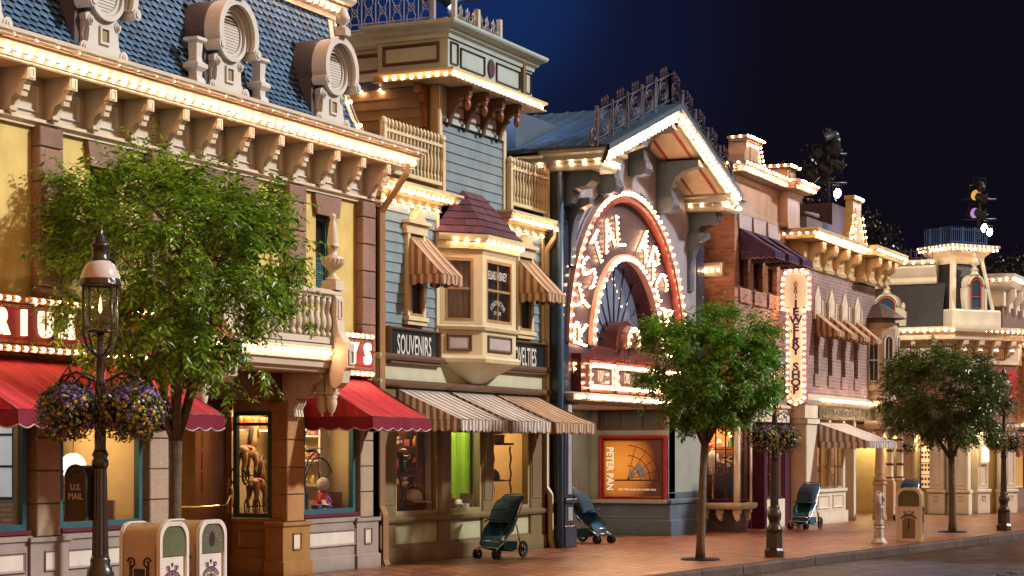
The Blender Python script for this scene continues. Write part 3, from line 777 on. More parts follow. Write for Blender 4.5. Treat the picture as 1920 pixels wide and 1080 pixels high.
# ------------------------------------------------------------------ goods in the yellow building's windows
def striped_cream(): return mat('striped_wallpaper',(.66,.55,.32),.85)
plush=mat('white_plush',(.75,.70,.66),.95,.1,30,.4,60); redtoy=mat('red_toy',(.55,.03,.03),.5); dark_toy=mat('dark_toy',(.05,.03,.03),.5); horse_m=mat('carousel_horse_tan',(.42,.24,.10),.5,.3,7,.1)
def gx(x,c): return U(x,V1+c)
t=thing('globe_lantern','round white paper globe lantern hanging in the shop window left of the lamp post','lantern',(gx(137,.45),V1+.45,1.62))
m=MB(LOCAL); m.ball(0,0,0,.17,16,10); m.build('shade',emis('soft_white_globe',(1,.85,.65),1.6),t,local=True); m=MB(LOCAL); m.tube([(0,.16,0),(0,.9,0)],.006,5); m.build('cord',iron,t,local=True)
t=thing('toy_shelf','small shelf unit stacked with red and white toys behind the mailbox','shelf',(gx(117,.5),V1+.5,.87))
m=MB(LOCAL)
for b in (.25,.5): m.box(-.2,.3,b,b+.02,-.15,.15)
m.box(-.22,-.2,0,.75,-.15,.15); m.build('frame',wood,t,local=True)
for b in (0.01,.27,.52):
    for k in range(3):
        m=MB(LOCAL); a=-.1+k*.14; m.ball(a,b+.08,.05,.06,8,6); m.ball(a,b+.165,.05,.042,8,6); m.tube([(a-.05,b+.1,.05),(a-.09,b+.06,.09)],.018,5); m.tube([(a+.05,b+.1,.05),(a+.09,b+.06,.09)],.018,5)
        o=m.build('toy',redtoy if (k+int(b*8))%2 else plush,t,local=True)
m=MB(F1); m.box(gx(205,.9),gx(229,.9),.87,2.5,-.95,-.90); tag(m.build('display_board',amber),'plain amber backing board standing in the shop window right of the lamp post','display board')
m=MB(F1); m.box(gx(232,.6),gx(242,.6),.87,2.5,-.7,-.6); tag(m.build('display_column',white_p),'slim white column at the right edge of the window beside the amber board','column')
def horse(label,loc,rz,scale,wheels=True):
    t=thing('carousel_horse',label,'toy horse',loc,rz)
    m=MB(LOCAL); S=scale
    body=[(-.26,.52,0),(-.15,.54,0),(0,.52,0),(.15,.54,0),(.24,.60,0)]
    m.tube([tuple(S*q for q in p) for p in body],[.08*S,.115*S,.10*S,.115*S,.09*S],10)
    m.tube([tuple(S*q for q in p) for p in [(.20,.58,0),(.30,.74,0),(.34,.90,0),(.36,.96,0)]],[.10*S,.075*S,.058*S,.05*S],10)
    m.tube([tuple(S*q for q in p) for p in [(.33,.97,0),(.42,.93,0),(.52,.84,0),(.55,.81,0)]],[.055*S,.06*S,.042*S,.03*S],10)
    for s in(-1,1): m.tube([tuple(S*q for q in p) for p in [(.34,1.0,.03*s),(.33,1.07,.035*s)]],[.02*S,.004*S],5)
    for s in(-1,1):
        m.tube([tuple(S*q for q in p) for p in [(.20,.52,.06*s),(.27,.36,.07*s),(.22,.20,.07*s),(.25,.12,.07*s)]],[.06*S,.04*S,.026*S,.03*S],8)
        m.tube([tuple(S*q for q in p) for p in [(-.22,.52,.06*s),(-.20,.36,.07*s),(-.30,.24,.07*s),(-.27,.12,.07*s)]],[.075*S,.05*S,.028*S,.03*S],8)
    m.build('body',horse_m,t,local=True)
    m=MB(LOCAL); m.tube([tuple(S*q for q in p) for p in [(.30,1.03,0),(.24,.92,0),(.17,.75,0),(.12,.63,0)]],[.02*S,.04*S,.045*S,.02*S],6); m.tube([tuple(S*q for q in p) for p in [(-.28,.56,0),(-.36,.48,0),(-.38,.28,0)]],[.03*S,.04*S,.01*S],6); m.build('mane',dark_toy,t,local=True)
    m=MB(LOCAL); m.ball(0,.60*S,0,.12*S,10,6,1.1,.5,1.0); m.build('saddle',redtoy,t,local=True)
    for x in (-.25,.25):
        m=MB(LOCAL); n=18
        for z in (-.1,.1):
            m.tube([((x+.14*cos(2*pi*i/n))*S,(.14+.14*sin(2*pi*i/n))*S,z*S) for i in range(n)],.012*S,5,closed=True)
            for i in range(6): m.tube([(x*S,.14*S,z*S),((x+.14*cos(2*pi*i/6))*S,(.14+.14*sin(2*pi*i/6))*S,z*S)],.006*S,4)
        m.tube([(x*S,.14*S,-.1*S),(x*S,.14*S,.1*S)],.01*S,5); m.build('wheel',iron,t,local=True)
    return t
horse('tan wheeled toy horse with dark mane standing low in the entry side window',(25.05,16.0,.88),radians(15),.82)
horse('tan carousel horse raised on a pole above the wheeled one in the entry side window',(25.15,16.25,1.32),radians(10),.9)
for k,(b,col,lb) in enumerate(((2.02,(.5,.35,.05),'small gold picture, topmost of three on the cream shop wall'),(1.68,(.4,.4,.36),'small grey picture, middle of three on the cream shop wall'),(1.36,(.35,.08,.05),'small red picture, lowest of three on the cream shop wall'))):
    t=thing('framed_picture',lb,'picture',(24.75,16.7,b),0,'pictures on the shop wall')
    m=MB(LOCAL); m.pframe(-.12,.12,-.14,.14,.025,0,.03); m.build('frame',iron,t,local=True); m=MB(LOCAL); m.quad((-.1,-.12,.006),(.1,-.12,.006),(.1,.12,.006),(-.1,.12,.006)); m.build('print',mat('print_%d'%k,col,.6,.5,18),t,local=True)
# high-wheel bicycle with a basket of white plush
t=thing('high_wheel_bicycle','black high-wheel bicycle displayed in the window under the right red awning','bicycle',(26.05,15.7,.88))
m=MB(LOCAL); n=30
m.tube([(.32+.42*cos(2*pi*i/n),.42+.42*sin(2*pi*i/n),0) for i in range(n)],.012,5,closed=True)
for i in range(14): m.tube([(.32,.42,0),(.32+.42*cos(2*pi*i/14),.42+.42*sin(2*pi*i/14),0)],.0035,3)
m.build('front_wheel',iron,t,local=True)
m=MB(LOCAL); m.tube([(-.32+.13*cos(2*pi*i/16),.13+.13*sin(2*pi*i/16),0) for i in range(16)],.01,5,closed=True); m.build('rear_wheel',iron,t,local=True)
m=MB(LOCAL); m.tube([(-.32,.13,0),(-.22,.5,0),(0,.82,0),(.22,.93,0),(.32,.9,0),(.32,.42,0)],.014,6); m.tube([(.1,.98,.18),(.3,.98,.0),(.1,.98,-.18)],.01,5); m.build('frame',iron,t,local=True)
m=MB(LOCAL); m.ball(.05,.95,0,.09,10,6,1.5,.4,.8); m.build('saddle',dark_toy,t,local=True)
t=thing('wicker_basket','wicker basket heaped with white plush gloves on the bicycle in the shop window','basket',(25.62,15.7,1.95))
m=MB(LOCAL)
for k in range(6): m.tube([((.20+.008*k)*cos(2*pi*i/16),k*.03,(.13+.006*k)*sin(2*pi*i/16)) for i in range(16)],.016,5,closed=True)
m.box(-.17,.17,0,.01,-.1,.1); m.build('weave',mat('wicker',(.40,.22,.08),.7,.2,30,.3),t,local=True)
m=MB(LOCAL)
for k in range(9): m.ball(-.17+.042*k,.18+.05*((k*7)%3),.05*((k%3)-1),.075,8,6,1.2,.9,1)
m.build('plush_glove',plush,t,local=True)
t=thing('goods_shelf','high shelf of small orange tins inside the window under the right red awning','shelf',(25.85,16.5,2.12))
m=MB(LOCAL); m.box(-.7,.7,0,.03,-.12,.12); m.build('board',white_p,t,local=True)
for k in range(6):
    m=MB(LOCAL); m.lathe([(.085,.03),(.085,.2),(.075,.22),(0,.22)],-.55+k*.22,0,12); m.build('tin',mat('orange_tin',(.5,.16,.04),.35,.2,14),t,local=True)
for k,(x,lb,mm) in enumerate(((25.35,'small red toy figure low in the window under the right red awning, nearest the pier',redtoy),(25.62,'small pink toy figure low in the window, beside the bicycle wheel',mat('pink_toy',(.6,.12,.15),.5)),(26.35,'small plain doll in a red coat, by the right frame of the bicycle window',redtoy))):
    t=thing('stuffed_toy',lb,'toy',(x,15.62,.88)); s=.6 if k<2 else 1.25
    m=MB(LOCAL); m.ball(0,.15*s,0,.09*s,10,8,1,1.25,.9)
    for q in(-1,1): m.tube([(q*.05*s,.06*s,0),(q*.06*s,.0,.08*s)],[.04*s,.035*s],6); m.tube([(q*.07*s,.2*s,0),(q*.14*s,.1*s,.04*s)],[.03*s,.022*s],6)
    m.build('body',mm,t,local=True); m=MB(LOCAL); m.ball(0,.34*s,0,.085*s,10,8); m.build('head',plush if k==2 else mm,t,local=True)
# ================================================================== blue-grey clapboard building with tower
V2=15.3; F2=front(V2)
B2=thing('tower_building','blue-grey clapboard shop building with cream trim, bay window and square roof tower','building',(31,V2,0))
blue_s=mat('blue_grey_clapboard',(.245,.335,.385),.38,.1,3,.06,60,grime=.25)
green_p=mat('sage_panel',(.42,.44,.26),.55,.12,9,.12,60)
sagegr=mat('grey_green_paint',(.45,.56,.54),.42,.08,3,.05)
olive=mat('olive_brown_trim',(.19,.14,.07),.42,.12,3,.06)
purple_r=mat('plum_shingle',(.12,.045,.065),.6,.2,7,.2,60,island=.3)
w0,w1_=27.5,33.9; t0,t1=29.6,32.2; tc_=30.88
# --- shop storey
z1=2.93
base=MB(F2); base.sweep([(0,0),(.09,0),(.09,.24),(.05,.27),(.05,.30),(0,.31)],[(w0,0),(w1_,0)]); base.build('plinth',olive,B2)
pn=MB(F2); pn.box(w0,w1_,.30,.66,-.15,.012); pn.build('base_panel',green_p,B2)
sl_=MB(F2); sl_.sweep([(0,.66),(.10,.66),(.12,.70),(.12,.74),(.06,.77),(0,.77)],[(w0,0),(w1_,0)]); sl_.build('sill',olive,B2)
px=[(w0,U(737,V2)),(U(818,V2),U(840,V2)),(U(900,V2),U(920,V2)),(U(990,V2),w1_)]
for p,q in px:
    m=MB(F2); m.bev(p,q,0,z1-.1,-.12,.06,.02); m.pframe(p+.04,q-.04,.95,2.5,.03,.06,.075); m.build('post',olive,B2)
sw=[(px[0][1],px[1][0]),(px[1][1],px[2][0]),(px[2][1],px[3][0])]
for p,q in sw:
    sash_window(B2,F2,p,q,.77,2.72,-.02,tan_tr if 0 else mat('light_olive_frame',(.33,.25,.13),.4),1,1,.07,None,None,.05,'shop_window')
    m=MB(F2); m.box(p,q,2.72,z1,-.12,.0); m.build('head_panel',olive,B2)
fb=MB(F2)
fb.sweep([(0,2.86),(.10,2.86),(.13,2.92),(.13,2.96),(.06,2.98),(.06,3.26),(.10,3.29),(.12,3.34),(.12,3.38),(0,3.40)],[(w0,-.3),(w0,0),(w1_,0),(w1_,-.3)]); fb.build('frieze',mat('pale_sage_frieze',(.58,.58,.42),.42,.08,3,.05),B2)
bt=MB(F2); bt.sweep([(.11,3.285),(.135,3.29),(.15,3.34),(.14,3.385),(.11,3.39)],[(w0,0),(w1_,0)]); bt.sweep([(.12,2.87),(.145,2.88),(.15,2.92),(.14,2.97),(.12,2.97)],[(w0,0),(w1_,0)]); bt.build('moulding',brown,B2)
# --- upper storey wings
zE=6.02
wl=(U(763,V2),U(792,V2)); zs0,zs1=Z(775,608,V2),Z(775,440,V2)
for a0,a1 in ((w0,t0),(t1,w1_)):
    s=MB(F2); siding(s,a0+.10,a1,3.40,zE,.165,0); s.box(a0,a1,3.4,zE,-.2,-.005); s.build('siding',blue_s,B2)
for a,wd in ((w0+.03,.13),(w1_-.10,.10),(t0-.12,.10),(t1+.04,.10)): c_=MB(F2); c_.bev(a,a+wd,3.40,zE,-.2,.045,.01); c_.build('corner_board',ivory,B2)
lw=MB(F2); lw.box(w0,w0+.03,0,zE,-.4,.06); lw.build('party_trim',mat('orange_trim',(.55,.33,.12),.45),B2)
EC=[(0,5.86),(.04,5.88),(.05,5.96),(.24,5.98),(.24,6.0),(.27,6.02),(.29,6.07),(.33,6.10),(.33,6.14),(0,6.17)]
for a0,a1 in ((w0-.02,t0+.0),(t1-.0,w1_)):
    m=MB(F2); m.sweep(EC,[(a0,-.6),(a0,0),(a1,0),(a1,-.6)]); m.build('eave_cornice',ivory,B2)
    light_string(B2,F2,[(a0-.2,6.005,.27),(a1+.25,6.005,.27)],.135,ivory)
    light_string(B2,F2,[(a0,5.84,.07),(a1,5.84,.07)],.24,ivory)
    # balustrade
    ro=MB(F2); r0,r1=a0+.06,a1-.02
    ro.box(r0,r1,6.28,6.34,.06,.12); ro.box(r0,r1,6.92,6.97,.05,.13); ro.box(r0,r1,6.17,6.28,.08,.10) if 0 else None
    ro=ro.build('balustrade',ivory,B2)
    k=0; n=int((r1-r0)/.125)
    for i in range(n+1):
        a=r0+.04+(r1-r0-.08)*i/n
        b=MB(F2); b.fr=Frame(F2.p(a,6.3,.09)); b.lathe([(.03,.04),(.03,.12),(.02,.15),(.036,.28),(.036,.36),(.02,.5),(.03,.54),(.03,.66),(.02,.70),(.036,.74),(.038,.79),(.02,.83),(0,.85)],0,0,8); b.build('baluster',ivory,ro)
    for a in (r0,r1):
        b=MB(F2); b.box(a-.045,a+.045,6.15,7.02,.045,.135); b.fr=Frame(F2.p(a,7.02,.09)); b.lathe([(.05,0),(.07,.04),(.06,.1),(.0,.14)],0,0,8); b.build('baluster_post',ivory,ro)
rb=MB(F2); rb.box(w0,w1_,6.1,6.165,-6,-.0); rb.build('flat_roof',slatebase,B2)
# --- wing windows with pedimented heads and striped hoods
brnstripe=mat('brown_stripe_cloth',(.24,.125,.065),.85,.15,4,.2,120); tanstripe=mat('tan_stripe_cloth',(.56,.40,.27),.85,.15,4,.2,120)
gstripe=mat('grey_stripe_cloth',(.21,.185,.17),.85,.15,4,.2,120); cstripe=mat('cream_stripe_cloth',(.68,.61,.54),.85,.15,4,.2,120)
for i,(p,q) in enumerate(((U(762,V2),U(786,V2)),(U(968,V2),U(988,V2)+.05))):
    sash_window(B2,F2,p,q,zs0+.12,zs1-.05,.035,mat('tan_sash',(.42,.26,.12),.4),1,2,.05,None,dkglass,.05)
    m=MB(F2); m.box(p-.09,p,zs0+.1,zs1,.0,.08); m.box(q,q+.09,zs0+.1,zs1,.0,.08)
    m.box(p-.13,q+.13,zs0+.05,zs0+.12,0,.12); m.box(p-.11,q+.11,zs0-.02,zs0+.05,0,.09)
    a_=(p+q)/2; h=(q-p)/2+.14
    m.plate([(a_-h,zs1),(a_+h,zs1),(a_+h,zs1+.16),(a_-h,zs1+.16)],0,.09)
    m.plate([(a_-h-.03,zs1+.16),(a_+h+.03,zs1+.16),(a_+h+.03,zs1+.21),(a_+.2,zs1+.22),(a_,zs1+.42),(a_-.2,zs1+.22),(a_-h-.03,zs1+.21)],0,.15)
    m.build('window_surround',ivory,B2)
    k=MB(F2); n=10; P=[]
    for j in range(n+1): x=p+.05+(q-p-.1)*j/n; P+=[(x,zs0+.18,.034+.006*(j%2)),(x,zs0+.55,.034+.006*((j+1)%2))]
awning('left upper striped window hood, above the SOUVENIRS board',F2,U(761,V2)-.02,U(761,V2)+.76,5.36,4.70,.66,.17,brnstripe,tanstripe,.075,.19,'striped hoods over the upper side windows',iron if 0 else None,bars=True)
awning('right upper striped window hood, above the NOVELTIES board',F2,U(966,V2)-.02,U(966,V2)+.80,5.36,4.70,.66,.17,brnstripe,tanstripe,.075,.19,'striped hoods over the upper side windows',None,bars=True)
# --- boards
board=mat('black_sign_glass',(.02,.028,.032),.08,.2,3,0,spec=.7,grime=0); lett=mat('white_lettering',(.72,.70,.66),.5,.03,3,0)
def shop_board(name,label,a0,a1,b0,b1,txt,size,sx,ac=None):
    r=thing(name,label,'sign',F2.p((a0+a1)/2,b0,.1)); m=MB(F2); m.pframe(a0,a1,b0,b1,.07,.0,.15); m.build('frame',brown,r)
    m=MB(F2); m.box(a0+.05,a1-.05,b0+.05,b1-.05,.0,.09); m.build('panel',board,r)
    m=MB(F2); add_text(m,txt,size,ac or (a0+a1)/2,(b0+b1)/2-.0,.095,sx,.006,0,.003,1.05)
    m.box(0,0,0,0,0,0) if 0 else None
    m.build('lettering',lett,r); return r
shop_board('shop_board','black framed board reading SOUVENIRS on the blue-grey clapboards',U(729,V2-.1),U(824,V2-.1),Z(729,682,V2),Z(729,612,V2),'SOUVENIRS',.47,.47)
nb0=U(938,V2-.1); nb1=U(1024,V2-.1)
shop_board('shop_board','black framed board reading NOVELTIES, half hidden by the bay window',nb0,nb1,Z(1000,704,V2),Z(1000,643,V2),'NOVELTIES',.47,.46)
# --- bay window
bp=[(29.52,0),(30.16,.56),(31.50,.56),(32.14,0)]
cx=(30.16+31.5)/2
def bay(prof,name,m,ins=0,caps=True):
    mb=MB(F2); mb.sweep(prof,[(cx+(a-cx)*(1-ins),c) for a,c in bp]); return mb.build(name,m,B2)
bay([(-.3,3.30),(.0,3.30),(.06,3.33),(.08,3.39),(.05,3.43),(0,3.45),(0,3.86),(.05,3.88),(.07,3.93),(0,3.96),(0,4.02),(-.3,4.02)],'bay_apron',ivory)
m=MB(F2); tip=[(cx-.35,2.96,.06),(cx+.35,2.96,.06)]
P=[(a,3.31,c) for a,c in bp]+[(cx-.28,2.97,.02),(cx-.15,2.97,.10),(cx+.15,2.97,.10),(cx+.28,2.97,.02)]
m.add(P,[(0,1,5,4),(1,2,6,5),(2,3,7,6),(4,5,6,7)]); m.build('bay_corbel',ivory,B2)
faces=[(bp[0],bp[1]),(bp[1],bp[2]),(bp[2],bp[3])]
for i,(p,q) in enumerate(faces):
    A=F2.p(p[0],0,p[1]); Bq=F2.p(q[0],0,q[1]); d=(Bq-A); L_=d.length; d.normalize(); out=Vector((d.y,-d.x,0))
    fr=Frame(A,d,out)
    m=MB(fr); e=.16 if i!=1 else .16
    m.box(.0,e,4.02,5.18,-.12,.0); m.box(L_-e,L_,4.02,5.18,-.12,.0); m.box(e,L_-e,5.10,5.18,-.12,0)
    m.build('bay_wall',ivory,B2)
    sash_window(B2,fr,e,L_-e,4.02,5.10,-.05,mat('tan_sash',(.42,.26,.12),.4),2 if i==1 else 1,2,.055,lace if i==0 else darkroom,clear if i==0 else glass('reflecting_glass',(1,1,1),2.4),.05,'window',.52)
    m=MB(fr); w_=.20; m.pframe(w_,L_-w_,3.52,3.80,.055,0,.035); m.build('apron_frame',brown,B2); m=MB(fr); m.quad((w_+.05,3.56,.012),(L_-w_-.05,3.56,.012),(L_-w_-.05,3.76,.012),(w_+.05,3.76,.012)); m.build('apron_panel',mat('lilac_panel',(.50,.46,.47),.4),B2)
    if i==1:
        tx=MB(fr); add_text(tx,'ELIAS DISNEY',.20,L_*.5,4.84,-.035,.62,.003,0,.001); arc_text(tx,'CONTRACTOR',.12,L_*.5,4.02,-.035,.36,radians(135),radians(45),.7); add_text(tx,'EST. 1895',.09,L_*.5,4.2,-.035,.8,0,0,.001); tx.build('window_lettering',lett,B2)
bay([(-.3,5.16),(0,5.16),(.02,5.22),(.06,5.25),(.07,5.36),(.13,5.39),(.15,5.45),(.15,5.49),(-.3,5.53)],'bay_cornice',ivory)
light_string(B2,F2,[(cx+(a-cx)*1.06,5.37,c+.13) for a,c in [(29.66,.12)]+bp[1:3]+[(32.0,.12)]],.15,ivory)
# hipped plum roof: courses of shingles on three slopes
lo=[(cx+(a-cx)*1.10,5.50,c+.10 if c>0 else 0) for a,c in bp]; hi=[(cx-.40,6.30,0),(cx-.36,6.30,.05),(cx+.36,6.30,.05),(cx+.40,6.30,0)]
m=MB(F2)
for s in range(3):
    rows=6
    for r in range(rows):
        u0,u1=r/rows,(r+1)/rows
        def L3(p,q,t): return tuple(p[k]+(q[k]-p[k])*t for k in range(3))
        A0,A1=L3(lo[s],hi[s],u0),L3(lo[s],hi[s],u1+.03); B0,B1_=L3(lo[s+1],hi[s+1],u0),L3(lo[s+1],hi[s+1],u1+.03)
        n=max(2,int(hypot(B0[0]-A0[0],B0[2]-A0[2])/.17))
        cuts=[0]+[(k+.5*(r%2)+random.uniform(-.15,.15))/n for k in range(1 if r%2==0 else 0,n)]+[1]; cuts=[c for c in cuts if 0<=c<=1]
        for k in range(len(cuts)-1):
            a,b=cuts[k],cuts[k+1]-.012
            o=.022; 
            p0,p1=L3(A0,B0,a),L3(A0,B0,b); p2,p3=L3(A1,B1_,b),L3(A1,B1_,a)
            up=lambda p:(p[0],p[1]+o,p[2]+o*.6)
            m.add([up(p0),up(p1),p2,p3,p0,p1],[(0,1,2,3),(4,5,1,0)])
m.add(lo+hi,[(0,1,5,4),(1,2,6,5),(2,3,7,6)])
m.build('bay_roof',purple_r,B2)
# --- tower
m=MB(F2); siding(m,t0+.1,t1-.09,6.1,7.42,.175,0); m.build('tower_siding',blue_s,B2)
m=MB(F2); m.bev(t0-.02,t0+.1,6.1,8.0,-.12,.04,.01); m.build('tower_board',ivory,B2); m=MB(F2); m.bev(t1-.09,t1+.02,6.1,8.0,-.12,.04,.01); m.build('tower_board',ivory,B2)
SL=side(t0)
m=MB(SL); siding(m,-V2-4.5,-V2-.10,6.1,8.0,.175,0); m.build('side_siding',mat('warm_lit_clapboard',(.42,.30,.17),.42,.1,3,.06,60),B2)  # blue-grey clapboard with the orange side light put into its colour
m=MB(SL); m.box(-V2-.12,-V2+.02,6.1,8.0,-.12,.04); m.build('side_board',mat('warm_lit_cream',(.55,.40,.20),.42),B2)  # ivory corner board, warm side light put into its colour
m=MB(F2); m.box(t0+.02,t1,6.1,8.0,-4.4,-.02); m.build('tower_core',blue_s,B2)
m=MB(F2); m.box(t0+.1,t1-.09,7.42,8.02,-.02,.03); m.box(t0+.1,t1-.09,7.40,7.46,.03,.06); m.build('tower_frieze',sagegr,B2)
for a in (t0+.32,t0+.97,t0+1.62,t0+2.28):
    k=MB(F2); w=.05
    k.prism([(.03,7.36),(.08,7.38),(.09,7.46),(.13,7.56),(.20,7.66),(.26,7.70),(.24,7.76),(.30,7.80),(.40,7.84),(.40,8.0),(.03,8.0)],a-w,a+w)
    k.box(a-.06,a+.06,7.84,8.0,.34,.46)
    k=k.build('bracket',brown,B2)
    d=MB(Frame(F2.p(a,7.84,.40))); d.lathe([(0,-.26),(.035,-.23),(.06,-.16),(.05,-.10),(.03,-.08),(.06,-.05),(.06,0)],0,0,12); d.build('acorn',mat('copper_brown',(.30,.13,.06),.35),k)
for k in range(3):
    a0=t0+.40+k*.65; f=MB(F2); f.plate([(a0,7.52),(a0+.50,7.52),(a0+.50,7.74),(a0+.3,7.74),(a0+.12,7.68),(a0+.04,7.60)],.03,.045); f.build('frieze_panel',brown,B2); f=MB(F2); f.plate([(a0+.07,7.55),(a0+.46,7.55),(a0+.46,7.71),(a0+.3,7.71),(a0+.15,7.66)],.046,.052); f.build('frieze_inset',mat('lilac_panel',(.50,.46,.47),.4),B2)
k=MB(SL); k.prism([(.03,7.3),(.08,7.3),(.10,7.5),(.16,7.66),(.22,7.7),(.24,7.8),(.3,8.0),(.03,8.0)],-V2-.26,-V2-.16); k.box(-V2-.27,-V2-.15,7.84,8.0,.26,.36); k.build('bracket',mat('copper_brown',(.30,.13,.06),.35),B2)
# projecting box
p=.38; b0,b1=t0-p,t1+p
path=[(b0,-.95),(b0,p),(b1,p),(b1,-.95)]
lowpath=[(t0-.02,-4.5),(t0-.02,-.95),(b0,-.95),(b0,p),(b1,p),(b1,-.95)]
m=MB(F2); m.sweep([(0,8.0),(.02,8.0),(.05,8.03),(.10,8.06),(.20,8.11),(.22,8.12),(.22,8.16),(0,8.18)],path); m.sweep([(-.3,8.0),(.20,8.0),(.20,8.02),(-.3,8.02)],path); m.build('bulb_cornice',ivory,B2)
light_string(B2,F2,[(b0-.13,8.05,-.8),(b0-.13,8.05,p+.15),(b1+.13,8.05,p+.15),(b1+.13,8.05,-.8)],.125,ivory)
light_string(B2,SL,[(-V2-4.2,7.98,.06),(-V2-.9,7.98,.06)],.28,ivory)
m=MB(F2); m.sweep([(-.25,8.16),(0,8.16),(0,8.76),(-.25,8.76)],lowpath); m.build('parapet',sagegr,B2)
m=MB(F2); m.box(t0,t1+p-.1,8.0,8.7,-4.5,-.3); m.build('parapet_core',slatebase,B2)
m=MB(F2); m.sweep([(0,8.70),(.03,8.70),(.04,8.76),(.09,8.80),(.12,8.85),(.21,8.90),(.23,8.93),(.23,8.97),(-.05,8.99)],lowpath); m.build('top_cornice',sagegr,B2)
pnl=mat('plum_frame',(.10,.05,.055),.4)
def sunk(fr,a0,a1,bb0,bb1,cc):
    f=MB(fr); f.pframe(a0,a1,bb0,bb1,.055,cc,cc+.035); f.build('parapet_panel',pnl,B2)
W=b1-b0
sunk(F2,b0+.07,b0+.36,8.27,8.66,p); sunk(F2,b0+.44,b0+1.38,8.27,8.62,p); sunk(F2,b0+W-1.38-.15,b0+W-.55,8.27,8.62,p); sunk(F2,b0+W-.33,b0+W-.06,8.27,8.66,p)
n=20; m=MB(F2); m.plate([(b0+W*.485+.12*cos(2*pi*i/n),8.46+.16*sin(2*pi*i/n)) for i in range(n)],p,p+.03); m.build('parapet_disc',pnl,B2)
m=MB(F2); m.box(b0+W-.47,b0+W-.37,8.18,8.98,p,p+.05); m.build('parapet_strip',olive,B2)
SB=side(b0); sunk(SB,-V2-.85,-V2+.22,8.3,8.64,0); ST=side(t0-.02)
sunk(ST,-V2-2.3,-V2-1.1,8.3,8.62,0); sunk(ST,-V2-3.3,-V2-2.5,8.3,8.62,0); sunk(ST,-V2-4.4,-V2-3.5,8.3,8.62,0)
# roof-top iron cresting: each panel a sub-part
crest=None
def cresting(fr,a0,a1,c,b,H,pw,m):
    root=bpy.data.objects.new('iron_fence',None); COL.objects.link(root); root.parent=B2; root.location=fr.p(a0,b,c)-B2.location
    n=int(round((a1-a0)/pw)); pw=(a1-a0)/n; R=.011
    rl=MB(fr); 
    for y in (.10,.20): rl.tube([(a0,b+y,c),(a1,b+y,c)],R,4)
    rl.build('rail',m,root)
    for i in range(n):
        x0=a0+i*pw; mb=MB(fr); xc=x0+pw/2; yc=b+H*.56
        mb.tube([(x0,b,c),(x0,b+H,c)],R,4)
        for s in(-1,1):
            for v_ in(-1,1):
                pts=[(xc,yc+v_*.0,c)]
                pts=[(xc+s*.03,yc+v_*.05,c),(xc+s*pw*.32,yc+v_*H*.2,c)]
                for k in range(9):
                    t=k/8*1.5*pi; rr=.055*(1-k*.06); pts.append((xc+s*(pw*.36-.0)+s*rr*(-cos(t))*1.0+s*0.02,yc+v_*(H*.30+rr*sin(t)*.9),c))
                mb.tube(pts,R*.8,4)
        mb.tube([(xc+.06*cos(2*pi*k/10),yc+.06*sin(2*pi*k/10),c) for k in range(10)],R*.8,4,closed=True)
        for k in range(4): mb.tube([(xc,yc,c),(xc+.1*cos(pi/4+k*pi/2),yc+.1*sin(pi/4+k*pi/2),c)],R*.7,4)
        mb.build('scroll_panel',m,root)
    for x in (a0,(a0+a1)/2,a1):
        mb=MB(fr); mb.box(x-.04,x+.04,b-.05,b+H+.05,c-.04,c+.04); mb.build('fence_post',m,root)
greyiron=mat('pale_grey_iron',(.34,.34,.38),.45,.1,6,.1)
cresting(SL,-V2-4.3,-V2-.15,-.1,8.98,.72,.27,greyiron)
cresting(F2,t0+.9,t1+.12,-.15,8.98,.62,.27,mat('cream_iron',(.62,.60,.50),.45))
cresting(F2,t0+.1,t0+.9,-1.15,8.98,.72,.27,greyiron) if 0 else None
# rainwater pipe at the right end
m=MB(F2); x=w1_+.02
m.tube([(x-.05,5.95,.28),(x,5.85,.26),(x,5.62,.08),(x,5.5,.07),(x,1.15,.07),(x,1.0,.15),(x,.15,.16),(x+.0,.0,.2)],.055,4); m.build('downpipe',ivory,B2)

# --- storefront awnings
F2a=front(V2)
for (a0,a1,lab) in ((28.06,29.76,'left striped shop awning beneath the SOUVENIRS board'),(29.96,31.58,'middle striped shop awning below the bay window'),(31.78,33.6,'right striped shop awning below the NOVELTIES board, nearest the arcade')):
    awning(lab,F2a,a0,a1,2.84,2.32,1.2,.19,gstripe if a0<31.7 else brnstripe,cstripe if a0<31.7 else tanstripe,.062,.19,'striped shop awnings of the clapboard building')
# --- display rooms and goods
plum_w=mat('dark_plum_wall',(.16,.065,.05),.85,.3,3); lime=mat('lime_cloth',(.26,.42,.02),.75,.25,2.2,.25,12)
shop_room(B2,F2,sw[0][0]-.2,sw[0][1]+.08,.76,2.72,-.08,-1.7,plum_w,carpet,20)
shop_room(B2,F2,sw[1][0]-.08,sw[1][1]+.12,.76,2.72,-.08,-1.1,lime,carpet,24,(1,.9,.6))
shop_room(B2,F2,sw[2][0]-.1,sw[2][1]+.2,.76,2.72,-.08,-1.7,warmwall,carpet,26)
m=MB(side(sw[0][1]-.05)); m.box(-V2-.16,-V2-.06,.78,2.7,0,.05); tag(m.build('display_column',white_p),'slim cream column at the right edge of the left clapboard window','column')
m=MB(Frame((sw[1][1]+.06,V2+.1,0),(0,-1,0),(-1,0,0))); a0,a1=-1.1,-.12; n=26; P=[]
for i in range(n+1): x=a0+(a1-a0)*i/n; P+=[(x,.8,.03+.025*sin(i*1.1)),(x,2.7,.03+.025*sin(i*1.1+.5))]
m.add(P,[(2*i,2*i+2,2*i+3,2*i+1) for i in range(n)]); tag(m.build('green_drape',lime),'bright lime green cloth hung across the middle shop window','drape')
t=thing('sewing_machine','old black treadle sewing machine in the left clapboard shop window','sewing machine',(sw[0][0]+.72,V2+.34,.77))
m=MB(LOCAL); m.box(-.42,.42,.62,.66,-.2,.2); m.build('table',wood,t,local=True)
